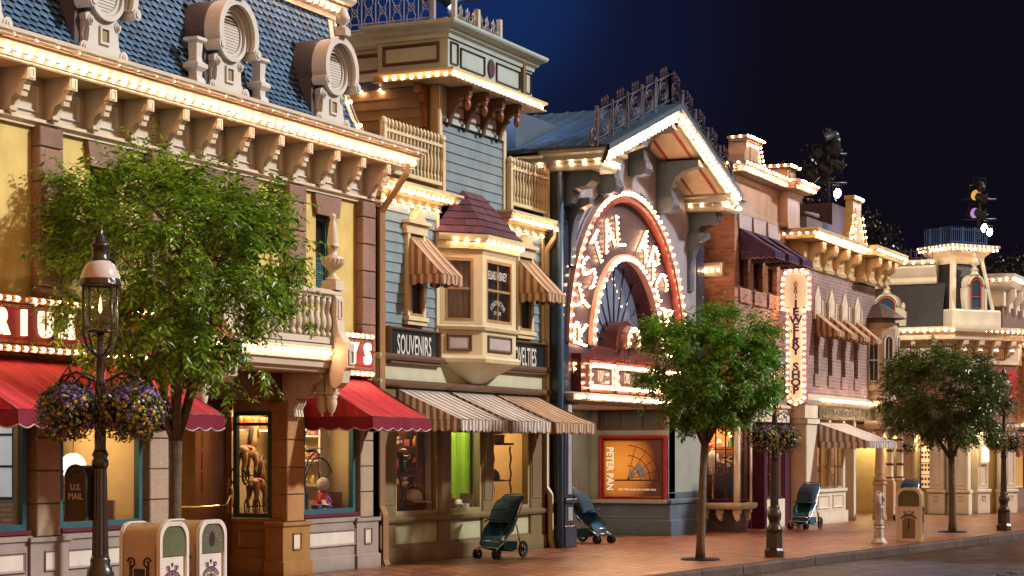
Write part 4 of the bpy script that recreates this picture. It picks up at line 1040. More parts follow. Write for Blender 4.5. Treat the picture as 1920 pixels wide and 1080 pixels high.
for s in(-.34,.34):
    m=MB(LOCAL); m.tube([(s,.62,.12),(s*.8,.3,.02),(s,0,.15)],.018,5); m.tube([(s,.62,-.12),(s*.8,.3,-.02),(s,0,-.15)],.018,5); m.build('leg',iron,t,local=True)
m=MB(LOCAL); m.box(-.25,.25,.66,.70,-.08,.08); m.tube([(.2,.70,0),(.2,.95,0),(.15,1.0,0),(-.18,1.0,0),(-.22,.95,0),(-.22,.75,0)],[.05,.045,.055,.05,.05,.015],8); m.build('head',iron,t,local=True)
m=MB(LOCAL); m.fr=Frame((.27,0,.97),(0,1,0),(1,0,0)); m.tube([(.11*cos(2*pi*k/18),.11*sin(2*pi*k/18),0) for k in range(18)],.016,5,closed=True); m.tube([(-.1,0,0),(.1,0,0)],.008,4); m.build('hand_wheel',mat('steel',(.5,.5,.5),.25,metal=1),t,local=True)
t=thing('display_table','dark low display table with a drawer in the left clapboard shop window','table',(sw[0][0]+1.15,V2+.28,.77))
m=MB(LOCAL); m.bev(-.4,.4,.14,.20,-.15,.15); m.bev(-.36,.36,0,.14,-.12,.12); m.build('body',wood,t,local=True)
def cap(label,loc,mm,s=1.0,rz=0):
    t=thing('baseball_cap',label,'cap',loc,rz)
    m=MB(LOCAL); m.smooth=True; n=14; P=[];
    m.lathe([(.105*s,0),(.11*s,.04*s),(.095*s,.09*s),(.06*s,.125*s),(0,.14*s)],0,0,16); m.build('crown',mm,t,local=True)
    m=MB(LOCAL); m.add([(.10*s*cos(q),.01*s,.09*s*sin(q)) for q in [pi*k/8 for k in range(9)]]+[(.115*s*cos(q),-.01*s,.03+.21*s*sin(q)) for q in [pi*k/8 for k in range(9)]],[(i,i+1,10+i,9+i) for i in range(8)]); m.build('peak',mm,t,local=True); return t
cap('white baseball cap on the dark display table in the left clapboard window',(sw[0][0]+1.15,V2+.25,.98),plush,1.5,.5)
t=thing('hat_cabinet','glass cabinet with twisted posts and patterned hat boxes in the right clapboard window','cabinet',(sw[2][0]+.8,V2+.36,.77))
m=MB(LOCAL)
for x in (-.36,.36):
    for c in (-.2,.2): m.tube([(x+.012*cos(k*1.3),k*.06,c+.012*sin(k*1.3)) for k in range(20)],.018,5)
m.box(-.4,.4,1.16,1.20,-.25,.25); m.box(-.4,.4,.0,.05,-.25,.25); m.box(-.38,.38,.5,.52,-.22,.22); m.build('case',wood,t,local=True)
for k,b in enumerate((1.2,1.36)):
    m=MB(LOCAL); m.lathe([(.24-.02*k,b),(.25-.02*k,b+.02),(.25-.02*k,b+.12),(.26-.02*k,b+.12),(.26-.02*k,b+.15),(0,b+.155)],-.05,0,18); m.build('hat_box',mat('patterned_box',(.45,.2,.15),.5,.7,14),t,local=True)
cap('dark purple cap atop the hat boxes in the right clapboard window',(sw[2][0]+.75,V2+.36,2.31),mat('purple_cloth',(.08,.06,.16),.8),1.4)
cap('dark blue cap low in the right clapboard window behind the stroller',(sw[2][0]+.72,V2+.34,1.3),mat('purple_cloth',(.08,.06,.16),.8),1.5,.3)
# ================================================================== arched arcade building
V3=15.0; F3=front(V3); uc=37.45; za=3.9; RO,RI=3.08,1.85
B3=thing('arcade_building','slate blue and lavender arcade with a huge bulb-edged round arch under a gable','building',(37.5,V3,0))
slb=mat('slate_blue_paint',(.10,.145,.20),.32,.12,3,.06); lav=mat('lavender_grey_paint',(.33,.32,.38),.4,.14,1.2,.06); sage=mat('sage_grey_paint',(.30,.34,.32),.4,.1,3,.05)
navy=mat('navy_gloss_paint',(.03,.045,.075),.22,.12,3,.04,coat=.3); signface=mat('dark_umber_sign',(.065,.04,.055),.45,.25,1.5,.06); redtrim=mat('salmon_red_trim',(.24,.045,.04),.4,.1,3,.04)
pinkw=mat('pale_pink_trim',(.62,.42,.38),.4,.08,3,.04); umber=mat('maroon_sign_paint',(.10,.025,.025),.3,.15,3,.05); greycorn=mat('grey_green_cornice',(.36,.37,.33),.38,.1,3,.05)
uL,uR=33.97,42.0; ug=37.6; ze,zap=7.52,8.86
def gz(u): return ze+(zap-ze)*(1-abs(u-ug)/3.8)-.12
# facade sheet around the arch
m=MB(F3); N_=72; P=[]
for i in range(N_+1):
    t=pi*i/N_; cx_,sx_=cos(t),sin(t); k=9.0
    if cx_>1e-6: k=min(k,(uR-uc)/cx_)
    if cx_<-1e-6: k=min(k,(uL-uc)/cx_)
    while k>RO and za+k*sx_>gz(uc+k*cx_): k-=.01
    k=max(k,RO+.02); P+=[(uc+RO*cx_,za+RO*sx_,0),(uc+k*cx_,za+k*sx_,0)]
m.add(P,[(2*i,2*i+1,2*i+3,2*i+2) for i in range(N_)])
m.quad((uL,2.9,0),(uc-RO,2.9,0),(uc-RO,za,0),(uL,za,0)); m.quad((uR,2.9,0),(uc+RO,2.9,0),(uc+RO,za,0),(uR,za,0))
m.build('front_wall',lav,B3)
m=MB(F3); m.box(uL,uR,2.9,8.3,-8,-.9); m.build('core_wall',slb,B3)
# raised spandrel outline lines and side pilasters
m=MB(F3); 
for s in(-1,1):
    pts=[(uc+s*(RO+.25)*cos(q),za+(RO+.25)*sin(q),.012) for q in [radians(8+k*5) for k in range(15)]]; m.tube(pts,.014,4)
m.build('panel_line',navy,B3)
def ring(mbx,r0,r1,c0,c1,t0=0,t1=pi,n=64,a=uc,b=za):
    P=[]
    for i in range(n+1):
        t=t0+(t1-t0)*i/n
        for r,c in ((r0,c0),(r1,c0),(r1,c1),(r0,c1)): P.append((a+r*cos(t),b+r*sin(t),c))
    mbx.add(P,[(4*i+q,4*i+4+q,4*i+4+(q+1)%4,4*i+(q+1)%4) for i in range(n) for q in range(4)]+[(0,1,2,3),(4*n,4*n+1,4*n+2,4*n+3)]); return mbx
m=MB(F3); ring(m,2.98,3.10,-.14,.07); m.build('arch_ring',redtrim,B3); m=MB(F3); ring(m,3.10,3.22,-.05,.10); m.build('arch_moulding',pinkw,B3)
m=MB(F3); ring(m,RI+.08,2.98,-.16,-.06); m.box(uc-2.98,uc-RI,2.95,za,-.16,-.06); m.box(uc+RI,uc+2.98,2.95,za,-.16,-.06); m.build('sign_face',signface,B3)
m=MB(F3); ring(m,RI-.06,RI+.08,-.10,.04); m.build('inner_ring',pinkw,B3); m=MB(F3); ring(m,RI-.10,RI-.0,-.45,-.10); m.build('arch_reveal',umber,B3)
light_string(B3,F3,[(uc+3.16*cos(t),za+3.16*sin(t),.13) for t in [pi*k/60 for k in range(61)]],.155,pinkw)
light_string(B3,F3,[(uc+RI*cos(t),za+RI*sin(t),.07) for t in [pi*k/48 for k in range(49)]],.15,pinkw)
# fanlight
m=MB(F3); m.plate([(uc+1.8*cos(pi*k/40),za+1.8*sin(pi*k/40)) for k in range(41)],-.46,-.42); _fb=m.build('fanlight_back',mat('fan_reflection_glow',(.36,.40,.50),.6,.45,.9,0),B3); _b=MATS['fan_reflection_glow'].node_tree.nodes['Principled BSDF']; _b.inputs['Emission Color'].default_value=(.45,.55,.85,1); _b.inputs['Emission Strength'].default_value=.34  # backing tinted and given emission to stand in for reflections in the fan glass
m=MB(F3); m.add([(uc+1.8*cos(pi*k/40),za+1.8*sin(pi*k/40),-.34) for k in range(41)],[tuple(range(41))]); m.build('fanlight_glass',glass('reflecting_glass',(1,1,1),2.4),B3)
for k in range(1,10):
    t=pi*k/10; m=MB(F3); m.tube([(uc+.55*cos(t),za+.55*sin(t),-.31),(uc+1.78*cos(t),za+1.78*sin(t),-.31)],.02,5); m.build('fan_mullion',navy,B3)
m=MB(F3); ring(m,.44,.58,-.42,-.02,0,pi,24); ring(m,.0,.45,-.4,-.1,0,pi,24); m.build('hub',umber,B3)
m=MB(F3); ring(m,.22,.36,-.1,.12,radians(-20),radians(200),20,uc+.05,za+.12); m.build('keyhole_ring',pinkw,B3)
light_string(B3,F3,[(uc+.05+.29*cos(t),za+.12+.29*sin(t),.15) for t in [radians(-20+22*k) for k in range(11)]],.12,pinkw)
# bulb letters round the arch
STR={'C':[[(.95,.8),(.75,1),(.3,1),(.05,.75),(.05,.25),(.3,0),(.75,0),(.95,.2)]],'R':[[(.1,0),(.1,1),(.65,1),(.9,.8),(.65,.5),(.1,.5)],[(.5,.5),(.95,0)]],'Y':[[(0,1),(.5,.5),(1,1)],[(.5,.5),(.5,0)]],
'S':[[(.9,.85),(.6,1),(.25,1),(.08,.75),(.5,.5),(.92,.25),(.75,0),(.3,0),(.05,.15)]],'T':[[(0,1),(1,1)],[(.5,1),(.5,0)]],'A':[[(0,0),(.5,1),(1,0)],[(.22,.38),(.78,.38)]],'L':[[(.15,1),(.15,0),(.9,0)]],
'D':[[(.1,0),(.1,1),(.6,1),(.95,.7),(.95,.3),(.6,0),(.1,0)]],'E':[[(.9,1),(.1,1),(.1,0),(.9,0)],[(.1,.5),(.75,.5)]]}
word='CRYSTAL ARCADE'
for i,ch in enumerate(word):
    if ch==' ': continue
    t=radians(191-i*(202/13.0)); r0=2.12; hgt=.62; wd=.50
    lm=MB(F3); runs=[]
    for st in STR[ch]:
        pts=[]
        for x,y in st:
            lx=(x-.5)*wd; ly=r0+y*hgt; a=uc+ly*cos(t)+lx*sin(t); b=za+ly*sin(t)-lx*cos(t); pts.append((a,b,-.035))
        lm.tube(pts,.026,4); runs.append([(a,b,.0) for a,b,_ in pts])
    o=lm.build('letter',emis('letter_channel_glow',(1.0,.45,.24),.9),B3)  # channel given emission to stand in for bulb glow on the letter
    for r in runs: light_string(B3,F3,r,.082,None,part=o,r=.021)
# marquee box
m=MB(F3); m.box(uc-RI+.02,uc+RI-.02,2.95,za-.005,-.3,-.07); m.build('fan_apron',umber,B3)
m=MB(F3); m.box(34.75,40.15,2.95,3.62,-.2,.12); m.box(34.70,40.2,3.62,3.70,-.2,.14); m.build('marquee_box',umber,B3)
m=MB(F3); m.sweep([(0,2.78),(.06,2.79),(.10,2.86),(.10,2.92),(0,2.95)],[(34.2,-.3),(34.2,.14),(40.3,.14),(40.3,-.3)]); m.box(34.2,40.3,2.76,2.95,-.3,.14); m.build('marquee_ledge',greycorn,B3)
light_string(B3,F3,[(34.2,2.85,.27),(40.3,2.85,.27)],.115,greycorn)
pw=emis('dim_sign_panel',(.8,.5,.35),.10)
for (p,q,tx) in ((35.05,36.25,'107'),(36.42,38.6,'DIS'),(38.78,39.95,'')):
    m=MB(F3); m.frame(p,q,3.06,3.50,.06,.10,.18); m.build('marquee_frame',pinkw,B3); m=MB(F3); m.box(p+.06,q-.06,3.12,3.44,.10,.14); m.build('marquee_panel',mat('smoky_panel',(.16,.11,.10),.3),B3)
    for b_ in (2.97,3.53): m=MB(F3); m.box(p+.05,q-.05,b_,b_+.06,.12,.15); m.build('marquee_strip',redtrim,B3)
    if tx: m=MB(F3); add_text(m,tx,.30,(p+q)/2 if tx=='107' else p+.62,3.28,.145,.7,.004); m.build('marquee_lettering',lett,B3)
    light_string(B3,F3,[(p,3.06,.21),(q,3.06,.21),(q,3.50,.21),(p,3.50,.21)],.12,pinkw,closed=True)
# piers
m=MB(F3); m.bev(33.98,34.52,0,.42,-.5,.14,.02); m.bev(34.04,34.46,.42,.84,-.5,.10); m.bev(33.99,34.52,.84,.92,-.5,.15); m.bev(34.06,34.44,.92,2.8,-.5,.08); m.build('left_pier',navy,B3)
m=MB(F3); m.bev(34.15,34.36,.5,.76,.09,.12); m.build('pier_panel',mat('silver_grey_panel',(.34,.35,.40),.4),B3); m=MB(F3); m.bev(34.17,34.34,1.0,2.7,.07,.11); m.build('pier_panel',mat('silver_grey_panel',(.34,.35,.40),.4),B3)
m=MB(F3); m.tube([(33.93,0,.05),(33.93,7.1,.05)],.06,8); m.build('downpipe',mat('bright_blue_pipe',(.06,.14,.27),.3),B3)
m=MB(F3); m.box(33.99,34.36,2.8,7.1,-.5,.03); m.build('side_pilaster',navy,B3); m=MB(F3); m.box(41.55,41.99,2.8,7.1,-.5,.03); m.build('side_pilaster',navy,B3)
P3=side(39.8); e0,e1=-16.85,-V3
m=MB(F3); m.bev(39.82,41.95,.92,2.8,-.5,.0,.01); m.build('right_pier',sage,B3)
m=MB(F3); m.sweep([(0,0),(.10,0),(.10,.32),(.05,.36),(.05,.66),(.10,.70),(.10,.76),(0,.80)],[(39.8,-1.9),(39.8,0),(42,0)]); m.box(39.82,42,0,.92,-1.9,.0); m.build('pier_base',slb,B3)
m=MB(P3); m.box(e0,e1,.76,2.8,-.4,0); m.build('entry_side_wall',sage,B3)
m=MB(P3); m.pframe(e0+.25,e1-.1,.40,.64,.02,.045,.06); m.box(e0,e1,.70,.78,.0,.13); m.build('entry_ledge',mat('grey_blue_trim',(.32,.36,.40),.3),B3)
sash_window(B3,P3,e0+.22,e1-.12,2.30,2.72,.0,maroon,3,1,.04,mat('pleated_blind',(.42,.30,.22),.8),None,.05,'transom_window')
m=MB(front(16.85)); m.box(34.4,39.8,0,2.8,-.1,0); m.build('entry_back_wall',mat('blue_reflection_tint',(.26,.36,.42),.25,.2,1),B3)  # bluish wall colour stands in for reflections in the entry glass
m=MB(front(16.4)); m.bev(35.75,36.12,0,2.8,-.3,0); m.build('entry_column',mat('warm_cream_column',(.70,.50,.24),.5),B3)
m=MB(F3); m.box(34.9,39.8,2.72,2.79,-1.85,-.0); m.build('entry_ceiling',cream,B3)
lamp('entry_light','AREA',F3.p(37.4,2.70,-.9),55,(1,.66,.36),3.5,1.0,F3.p(37.4,0,-.9))
# gable roof
Vg=1.08; back=-2.2
m=MB(F3); th=.13
for s,ue in ((-1,ug-3.8),(1,ug+3.8)):
    m.add([(ug,zap,Vg),(ue,ze,Vg),(ue,ze,back-3),(ug,zap,back),(ug,zap-th,Vg),(ue,ze-th,Vg),(ue,ze-th,back-3),(ug,zap-th,back)],[(0,1,2,3),(4,5,6,7),(0,1,5,4),(1,2,6,5),(2,3,7,6)])
m.add([(ug,zap,back),(ug-3.8,ze,back-3),(ug+3.8,ze,back-3)],[(0,1,2)])
rf=m.build('roof',mat('blue_metal_roof',(.055,.10,.16),.42,.25,2.2,.12,30),B3)
m=MB(F3)
for k in range(14):                                    # standing seams on the left slope
    c=Vg-.3-k*.36; m.add([(ug,zap+.0,c),(ug-3.8,ze,c),(ug-3.8,ze+.025,c),(ug,zap+.025,c),(ug,zap,c-.03),(ug-3.8,ze,c-.03),(ug-3.8,ze+.025,c-.03),(ug,zap+.025,c-.03)],[(0,1,2,3),(4,5,6,7),(3,2,6,7)])
m.build('roof_seam',mat('blue_metal_roof',(0,0,0)),rf)
for s in(-1,1):
    ue=ug+s*3.8; f=lambda t,dz,c:(ug+s*3.8*t,zap+(ze-zap)*t+dz,c)
    m=MB(F3); m.add([f(0,.0,Vg+.05),f(1.02,.0,Vg+.05),f(1.02,-.11,Vg+.05),f(0,-.11,Vg+.05),f(0,.0,Vg),f(1.02,0,Vg),f(1.02,-.11,Vg),f(0,-.11,Vg)],[(0,1,2,3),(4,5,6,7),(0,1,5,4),(3,2,6,7)]); m.build('rake_edge',slb,B3)
    m=MB(F3); m.add([f(0,-.11,Vg+.02),f(1.0,-.11,Vg+.02),f(1.0,-.36,Vg-.08),f(0,-.36,Vg-.08),f(0,-.11,Vg-.1),f(1,-.11,Vg-.1),f(1,-.36,Vg-.16),f(0,-.36,Vg-.16)],[(0,1,2,3),(4,5,6,7),(3,2,6,7)]); m.build('rake_board',greycorn,B3)
    light_string(B3,F3,[f(.02,-.20,Vg+.03),f(.99,-.20,Vg+.03)],.12,greycorn); light_string(B3,F3,[f(.02,-.31,Vg-.02),f(.99,-.31,Vg-.02)],.16,greycorn)
    m=MB(F3); m.add([f(.0,-.34,Vg-.1),f(.98,-.34,Vg-.1),f(.98,-.34,0),f(0,-.34,0)],[(0,1,2,3)]); m.build('soffit',mat('ivory_soffit',(.62,.55,.40),.4),B3)
    for q0,q1 in ((.10,.42),(.5,.86)):
        m=MB(F3); z=-.352
        def bar(ta,tb,ca,cb): m.add([f(ta,z,ca),f(tb,z,ca),f(tb,z,cb),f(ta,z,cb),f(ta,z+.01,ca),f(tb,z+.01,ca),f(tb,z+.01,cb),f(ta,z+.01,cb)],[(0,1,2,3),(4,5,6,7),(0,1,5,4),(1,2,6,5),(2,3,7,6),(3,0,4,7)])
        bar(q0,q1,.20,.26); bar(q0,q1,.74,.80); bar(q0,q0+.02,.26,.74); bar(q1-.02,q1,.26,.74); m.build('soffit_outline',mat('red_line_paint',(.38,.035,.03),.4),B3)
# eave returns with bulbs
EP=[(0,7.08),(.03,7.08),(.05,7.14),(.05,7.22),(.12,7.26),(.14,7.34),(.20,7.38),(.20,7.44),(0,7.46)]
for path in ([(34.0,-2.6),(34.0,-.1),(33.9,-.1),(33.9,.85),(34.62,.85),(34.62,0)],[(40.9,0),(40.9,.85),(41.75,.85),(41.75,-2.5)]):
    m=MB(F3); m.sweep(EP,path); 
    xs=[p[0] for p in path]; m.box(min(xs),max(xs),7.08,7.44,-.1,.85); m.build('eave_return',greycorn,B3)
    cxx=sum(xs)/len(xs)
    pp=[]
    n=len(path)
    for i,(a,c) in enumerate(path): pp.append((a+(-.10 if a<cxx else .10),7.2,c+(.10 if c>.5 else 0)))
    light_string(B3,F3,pp,.20,greycorn); light_string(B3,F3,[(a+(-.07 if a<cxx else .07),7.40,c+(.06 if c>.5 else 0)) for a,_,c in pp],.33,greycorn)
    m=MB(F3); a=min(xs)+.38
    m.prism([(0,6.45),(.12,6.45),(.2,6.5),(.25,6.6),(.22,6.72),(.3,6.78),(.5,6.8),(.62,6.9),(.62,7.08),(0,7.08)],a-.2,a+.2)
    n=14; m.fr=Frame(F3.p(a,6.72,.55)); m.lathe([(.16,-.22),(.16,.22)],0,0,4) if 0 else None
    m.build('return_bracket',slb,B3)
# gable brackets
for a in (36.0,37.6,39.2):
    zt_=gz(a)-.24; m=MB(F3)
    pr=[(.0,zt_),(.95,zt_),(.95,zt_-.14),(.80,zt_-.17),(.60,zt_-.22),(.42,zt_-.36),(.34,zt_-.55),(.35,zt_-.72),(.40,zt_-.80),(.42,zt_-.92),(.36,zt_-1.03),(.24,zt_-1.06),(0,zt_-1.06)]
    m.prism(pr,a-.14,a+.14); n=16
    m.fr=Frame(F3.p(a,zt_-.90,.25),(0,-1,0),(-1,0,0)); m.plate([(.17*cos(2*pi*k/n),.17*sin(2*pi*k/n)) for k in range(n)],.14,.20); m.plate([(.17*cos(2*pi*k/n),.17*sin(2*pi*k/n)) for k in range(n)],-.20,-.14)
    m.fr=F3; m.tube([(c,0,0) for c in ()],.1) if 0 else None
    m.build('gable_bracket',slb,B3)
# arched braces at the sides under the returns
for a,wd in ((34.5,.55),(41.1,.5)):
    m=MB(F3); pts=[(c,6.9) for c in (0,.32)]
    pr=[(0,5.35),(.06,5.35),(.08,5.9),(.14,6.2),(.26,6.42),(.45,6.5),(.45,6.62),(0,6.62)]
    m.prism(pr,a-.12,a+.12); m.build('side_brace',slb,B3)
# cresting along the two rakes
wr=mat('weathered_iron',(.10,.085,.10),.4,.25,9,.15)
for s in(-1,1):
    rt=bpy.data.objects.new('iron_cresting',None); COL.objects.link(rt); rt.parent=B3; rt.location=F3.p(ug+s*1.9,8.2,Vg-.25)-B3.location
    f=lambda t,dz:(ug+s*3.85*t,zap+(ze-zap)*t+dz,Vg-.22)
    n=5; H=.66
    for k in range(n):
        t0_,t1_=(k+.06)/n,(k+.94)/n
        m=MB(F3); m.box(*( [f(k/n+.0,0)[0]-.024,f(k/n,0)[0]+.024,f(k/n,0)[1]-.05,f(k/n,0)[1]+H+.02,f(0,0)[2]-.02,f(0,0)[2]+.02])); m.build('post',wr,rt)
        m=MB(F3); m.tube([f(t0_-.05,H-.06),f(t1_+.05,H-.06)],.014,4); m.tube([f(t0_-.05,.08),f(t1_+.05,.08)],.014,4)
        tm=(t0_+t1_)/2; c_=f(tm,H*.5)
        for q in range(2):
            pts=[]
            for j in range(21):
                th_=2*pi*j/20; x=.27*cos(th_)*(1-.35*q); y=.26*sin(th_)*(1-.35*q); a=c_[0]+x; pts.append((a,c_[1]+y+(ze-zap)/3.85*s*x*(1),c_[2]))
            m.tube(pts,.012,4)
        for sx in(-1,1):
            for sy in(-1,1):
                pts=[]
                for j in range(12):
                    th_=j/11*1.7*pi; rr=.085*(1-.055*j); x=sx*(.09+.0)+sx*rr*cos(th_); y=sy*(.09)+sy*rr*sin(th_); pts.append((c_[0]+x,c_[1]+y+(ze-zap)/3.85*s*x,c_[2]))
                m.tube(pts,.009,4)
        m.build('scroll_panel',wr,rt)
        for q in (.3,.5,.7):
            p=f(t0_+(t1_-t0_)*q,H-.06); m=MB(Frame(F3.p(*p))); m.lathe([(.008,0),(.008,.05),(.028,.07),(.012,.09),(.012,.11),(.03,.14),(.0,.22)],0,0,6); m.build('spike',wr,rt)
    m=MB(F3); p=f(1.0,0); m.box(p[0]-.03,p[0]+.03,p[1]-.05,p[1]+H+.04,p[2]-.03,p[2]+.03); m.build('post',wr,rt)
    pts=[]; 
    for j in range(18): th_=-pi/2+j/17*2.6*pi; rr=.17*(1-.04*j); pts.append((p[0]+s*(.16+rr*cos(th_)*1.0),p[1]+.12+rr*sin(th_),p[2]))
    m=MB(F3); m.tube(pts,.03,5); m.build('end_scroll',wr,rt)

# ---- poster case in the arcade entry
t=thing('poster_case','red framed poster case with a glowing amber poster in the arcade entry','poster',P3.p((e0+e1)/2,1.4,.05))
p0,p1=-VV(1125,39.8)+.0,-VV(1251,39.8); q0,q1=.72,2.17
m=MB(P3); m.pframe(p0,p1,q0,q1,.11,0,.12); m.build('frame',mat('poster_red',(.30,.02,.03),.35,.1),t)
m=MB(P3); m.pframe(p0+.10,p1-.10,q0+.10,q1-.10,.03,.02,.06); m.build('gilt_slip',mat('old_gilt',(.45,.28,.08),.35,metal=.8),t)
pm=bpy.data.materials.new('poster_print'); pm.use_nodes=True; N,L=nodes_of(pm); b=N['Principled BSDF']; tcx=N.new('ShaderNodeTexCoord'); mpn=N.new('ShaderNodeMapping'); mpn.inputs['Location'].default_value=(-.0,-.25,-.12); 
gr=N.new('ShaderNodeTexGradient'); gr.gradient_type='SPHERICAL'; mpn.inputs['Scale'].default_value=(1.0,1.15,1.15); L.new(tcx.outputs['Object'],mpn.inputs[0]); L.new(mpn.outputs[0],gr.inputs[0])
cr=N.new('ShaderNodeValToRGB'); cr.color_ramp.elements[0].color=(.07,.02,.01,1); cr.color_ramp.elements[1].color=(.85,.42,.07,1); e_=cr.color_ramp.elements.new(.35); e_.color=(.55,.20,.03,1); L.new(gr.outputs[0],cr.inputs[0])
L.new(cr.outputs[0],b.inputs['Base Color']); L.new(cr.outputs[0],b.inputs['Emission Color']); b.inputs['Emission Strength'].default_value=.3; b.inputs['Roughness'].default_value=.3
m=MB(P3); m.quad((p0+.1,q0+.1,.02),(p1-.1,q0+.1,.02),(p1-.1,q1-.1,.02),(p0+.1,q1-.1,.02)); m.build('print',pm,t)
m=MB(P3); add_text(m,'PETER PAN',.225,p0+.24,(q0+q1)/2,.024,.85,.002,-pi/2,.001); m.build('title_lettering',emis('poster_white',(.9,.75,.6),.7),t)
m=MB(P3); add_text(m,'FIRST TIME ON BLU-RAY COMBO PACK',.058,(p0+p1)/2+.1,q0+.27,.024,.85,0,0,.001); m.build('caption',emis('poster_white',(.9,.75,.6),.7),t)
m=MB(P3); cxp,cyp=(p0+p1)/2+.12,q0+.62
m.box(p0+.36,p1-.16,cyp-.16,cyp-.13,.022,.026)
for r in (.30,.52,.74): m.tube([(cxp-.25+r*cos(q),cyp-.13+r*sin(q),.024) for q in [radians(8*k) for k in range(12)] if cxp-.25+r*cos(q)<p1-.13 and cyp+r*sin(q)<q1-.0],.008,4)
for q in (15,35,55,75): m.tube([(cxp-.25,cyp-.13,.024),(cxp-.25+.72*cos(radians(q)),cyp-.13+.72*sin(radians(q)),.024)],.006,4)
m.build('art_bars',mat('poster_dark',(.06,.02,.01),.5),t)
# a plain soft cluster of colour stands where the artwork had its figures
m=MB(P3)
for (x,y,r) in ((.02,.10,.10),(.12,.0,.085),(-.14,.0,.08)): 
    n=12; m.plate([(cxp+x+r*.7*cos(2*pi*k/n),cyp+y+r*1.3*sin(2*pi*k/n)) for k in range(n)],.022,.026)
m.build('art_patch',mat('poster_blue',(.22,.28,.42),.5),t)
# ================================================================== brick corner building with purple hoods
V4=14.4; F4=front(V4); u40,u41=42.42,46.55
B4=thing('brick_building','orange-pink brick shop building with cream scrolled parapet and purple hoods','building',(44.5,V4,0))
brF=brick('pink_brick_front',(.40,.20,.14),(.20,.08,.065),(.32,.24,.20),'x',.24,.085,.8,.012)
brS=brick('orange_brick_side',(.40,.19,.13),(.20,.075,.055),(.27,.17,.12),'y',.24,.085,.8,.012)
purp=mat('purple_cloth_dark',(.035,.014,.065),.75,.12,3,.2,100); plumf=mat('plum_joinery',(.075,.018,.055),.35,.1,3,.05)
xs=[1393,1420,1447]; w4=[(U(x-7,V4),U(x+10,V4)) for x in xs]
wz0,wz1=Z(1393,540,V4),Z(1393,432,V4)
m=MB(F4); wall(m,u40,u41,2.85,7.22,[(p,q,wz0,wz1) for p,q in w4],0,.2); m.build('front_wall',brF,B4)
m=MB(side(u40-.004)); m.quad((-19,2.85,0),(-V4,2.85,0),(-V4,7.22,0),(-19,7.22,0)); m.build('side_wall',brS,B4)
m=MB(F4); m.box(u40+.05,u41-.05,2.9,7.2,-5,-.3); m.build('core_wall',darkroom,B4)
for p,q in w4:
    sash_window(B4,F4,p+.02,q-.02,wz0+.02,wz1,-.14,plumf,1,2,.05,None,dkglass,.04)
    m=MB(F4); m.plate([(p-.08,wz1+.02),(q+.08,wz1+.02),(q+.14,wz1+.36),(p-.14,wz1+.36)],-.1,.045); m.build('lintel',mat('pale_lilac_stone',(.46,.40,.42),.7),B4)
    m=MB(F4); m.box(p-.06,q+.06,wz0-.34,wz0-.01,-.05,.05); m.build('sill',brF,B4)
for (p,q),lb in zip(w4,('nearest of the three dark purple window hoods on the brick front','middle one of the three dark purple window hoods on the brick front','farthest of the three dark purple window hoods on the brick front')):
    awning(lb,F4,p-.04,q+.06,wz1+.03,wz1-.52,.86,.17,purp,purp,.2,.14,'purple window hoods',mat('fringe',(.30,.22,.2),.8),bars=False)
rosec=mat('bulb_tinted_cream',(.44,.31,.23),.45,.12,3,.06)  # cream darkened and warmed, putting the bulbs' orange light into the colour
m=MB(F4); m.sweep([(0,7.2),(.05,7.22),(.05,7.3),(.03,7.32),(.03,7.9),(.06,7.94),(.10,8.02),(.10,8.06),(.30,8.10),(.33,8.16),(.42,8.24),(.42,8.30),(0,8.34)],[(u40-.03,-3),(u40-.03,0),(u41-.9,0),(u41-.9,.22),(u41+.02,.22),(u41+.02,-1)]); m.box(u40,u41,7.2,8.3,-1,.0); m.build('attic',rosec,B4)
light_string(B4,F4,[(u40-.4,8.14,-2),(u40-.4,8.14,.36),(u41-1.0,8.14,.36),(u41-1.0,8.14,.6),(u41+.3,8.14,.6)],.14,rosec); light_string(B4,F4,[(u40-.45,8.27,-2),(u40-.45,8.27,.44),(u41-1.1,8.27,.44),(u41-1.1,8.27,.66),(u41+.4,8.27,.66)],.2,rosec)
a=u40+.9
m=MB(F4); out=[(-.45,8.34),(1.0,8.34),(1.0,8.42),(.9,8.46),(.8,8.54),(.72,8.68),(.62,8.82),(.58,8.92),(-.28,8.92),(-.3,8.8),(-.42,8.6)]
m.plate([(a+x,y) for x,y in out],-.35,.08); m.box(a-.36,a+.68,8.92,8.97,-.33,.13); m.box(a-.42,a+.74,8.97,9.03,-.35,.18); m.plate([(a-.1,8.5),(a+.5,8.5),(a+.42,8.8),(a-.05,8.8)],.08,.11); m.build('scroll_gable',rosec,B4)
light_string(B4,F4,[(a+1.02,8.4,.12),(a+.9,8.48,.12),(a+.74,8.7,.12),(a+.6,8.92,.12)],.09,rosec); light_string(B4,F4,[(a-.44,9.0,-.3),(a-.44,9.0,.20),(a+.76,9.0,.20)],.14,rosec); light_string(B4,F4,[(a-.35,8.84,.12),(a+.55,8.84,.12)],.16,rosec)
m=MB(F4); m.bev(u41-.75,u41-.1,8.34,8.66,-.5,.2,.03); m.pframe(u41-.66,u41-.2,8.4,8.6,.04,.2,.23); m.box(u41-.82,u41-.02,8.66,8.74,-.55,.28); m.build('parapet_pedestal',rosec,B4); light_string(B4,F4,[(u41-.85,8.70,-.3),(u41-.85,8.70,.31),(u41+.0,8.70,.31)],.14,rosec)
for a in (u41-.75,u41-.2):
    m=MB(F4); m.prism([(0,7.35),(.1,7.38),(.08,7.5),(.14,7.65),(.22,7.75),(.20,7.9),(.28,8.0),(.28,8.06),(0,8.06)],a-.09,a+.09); n=12; m.build('console',rosec,B4)
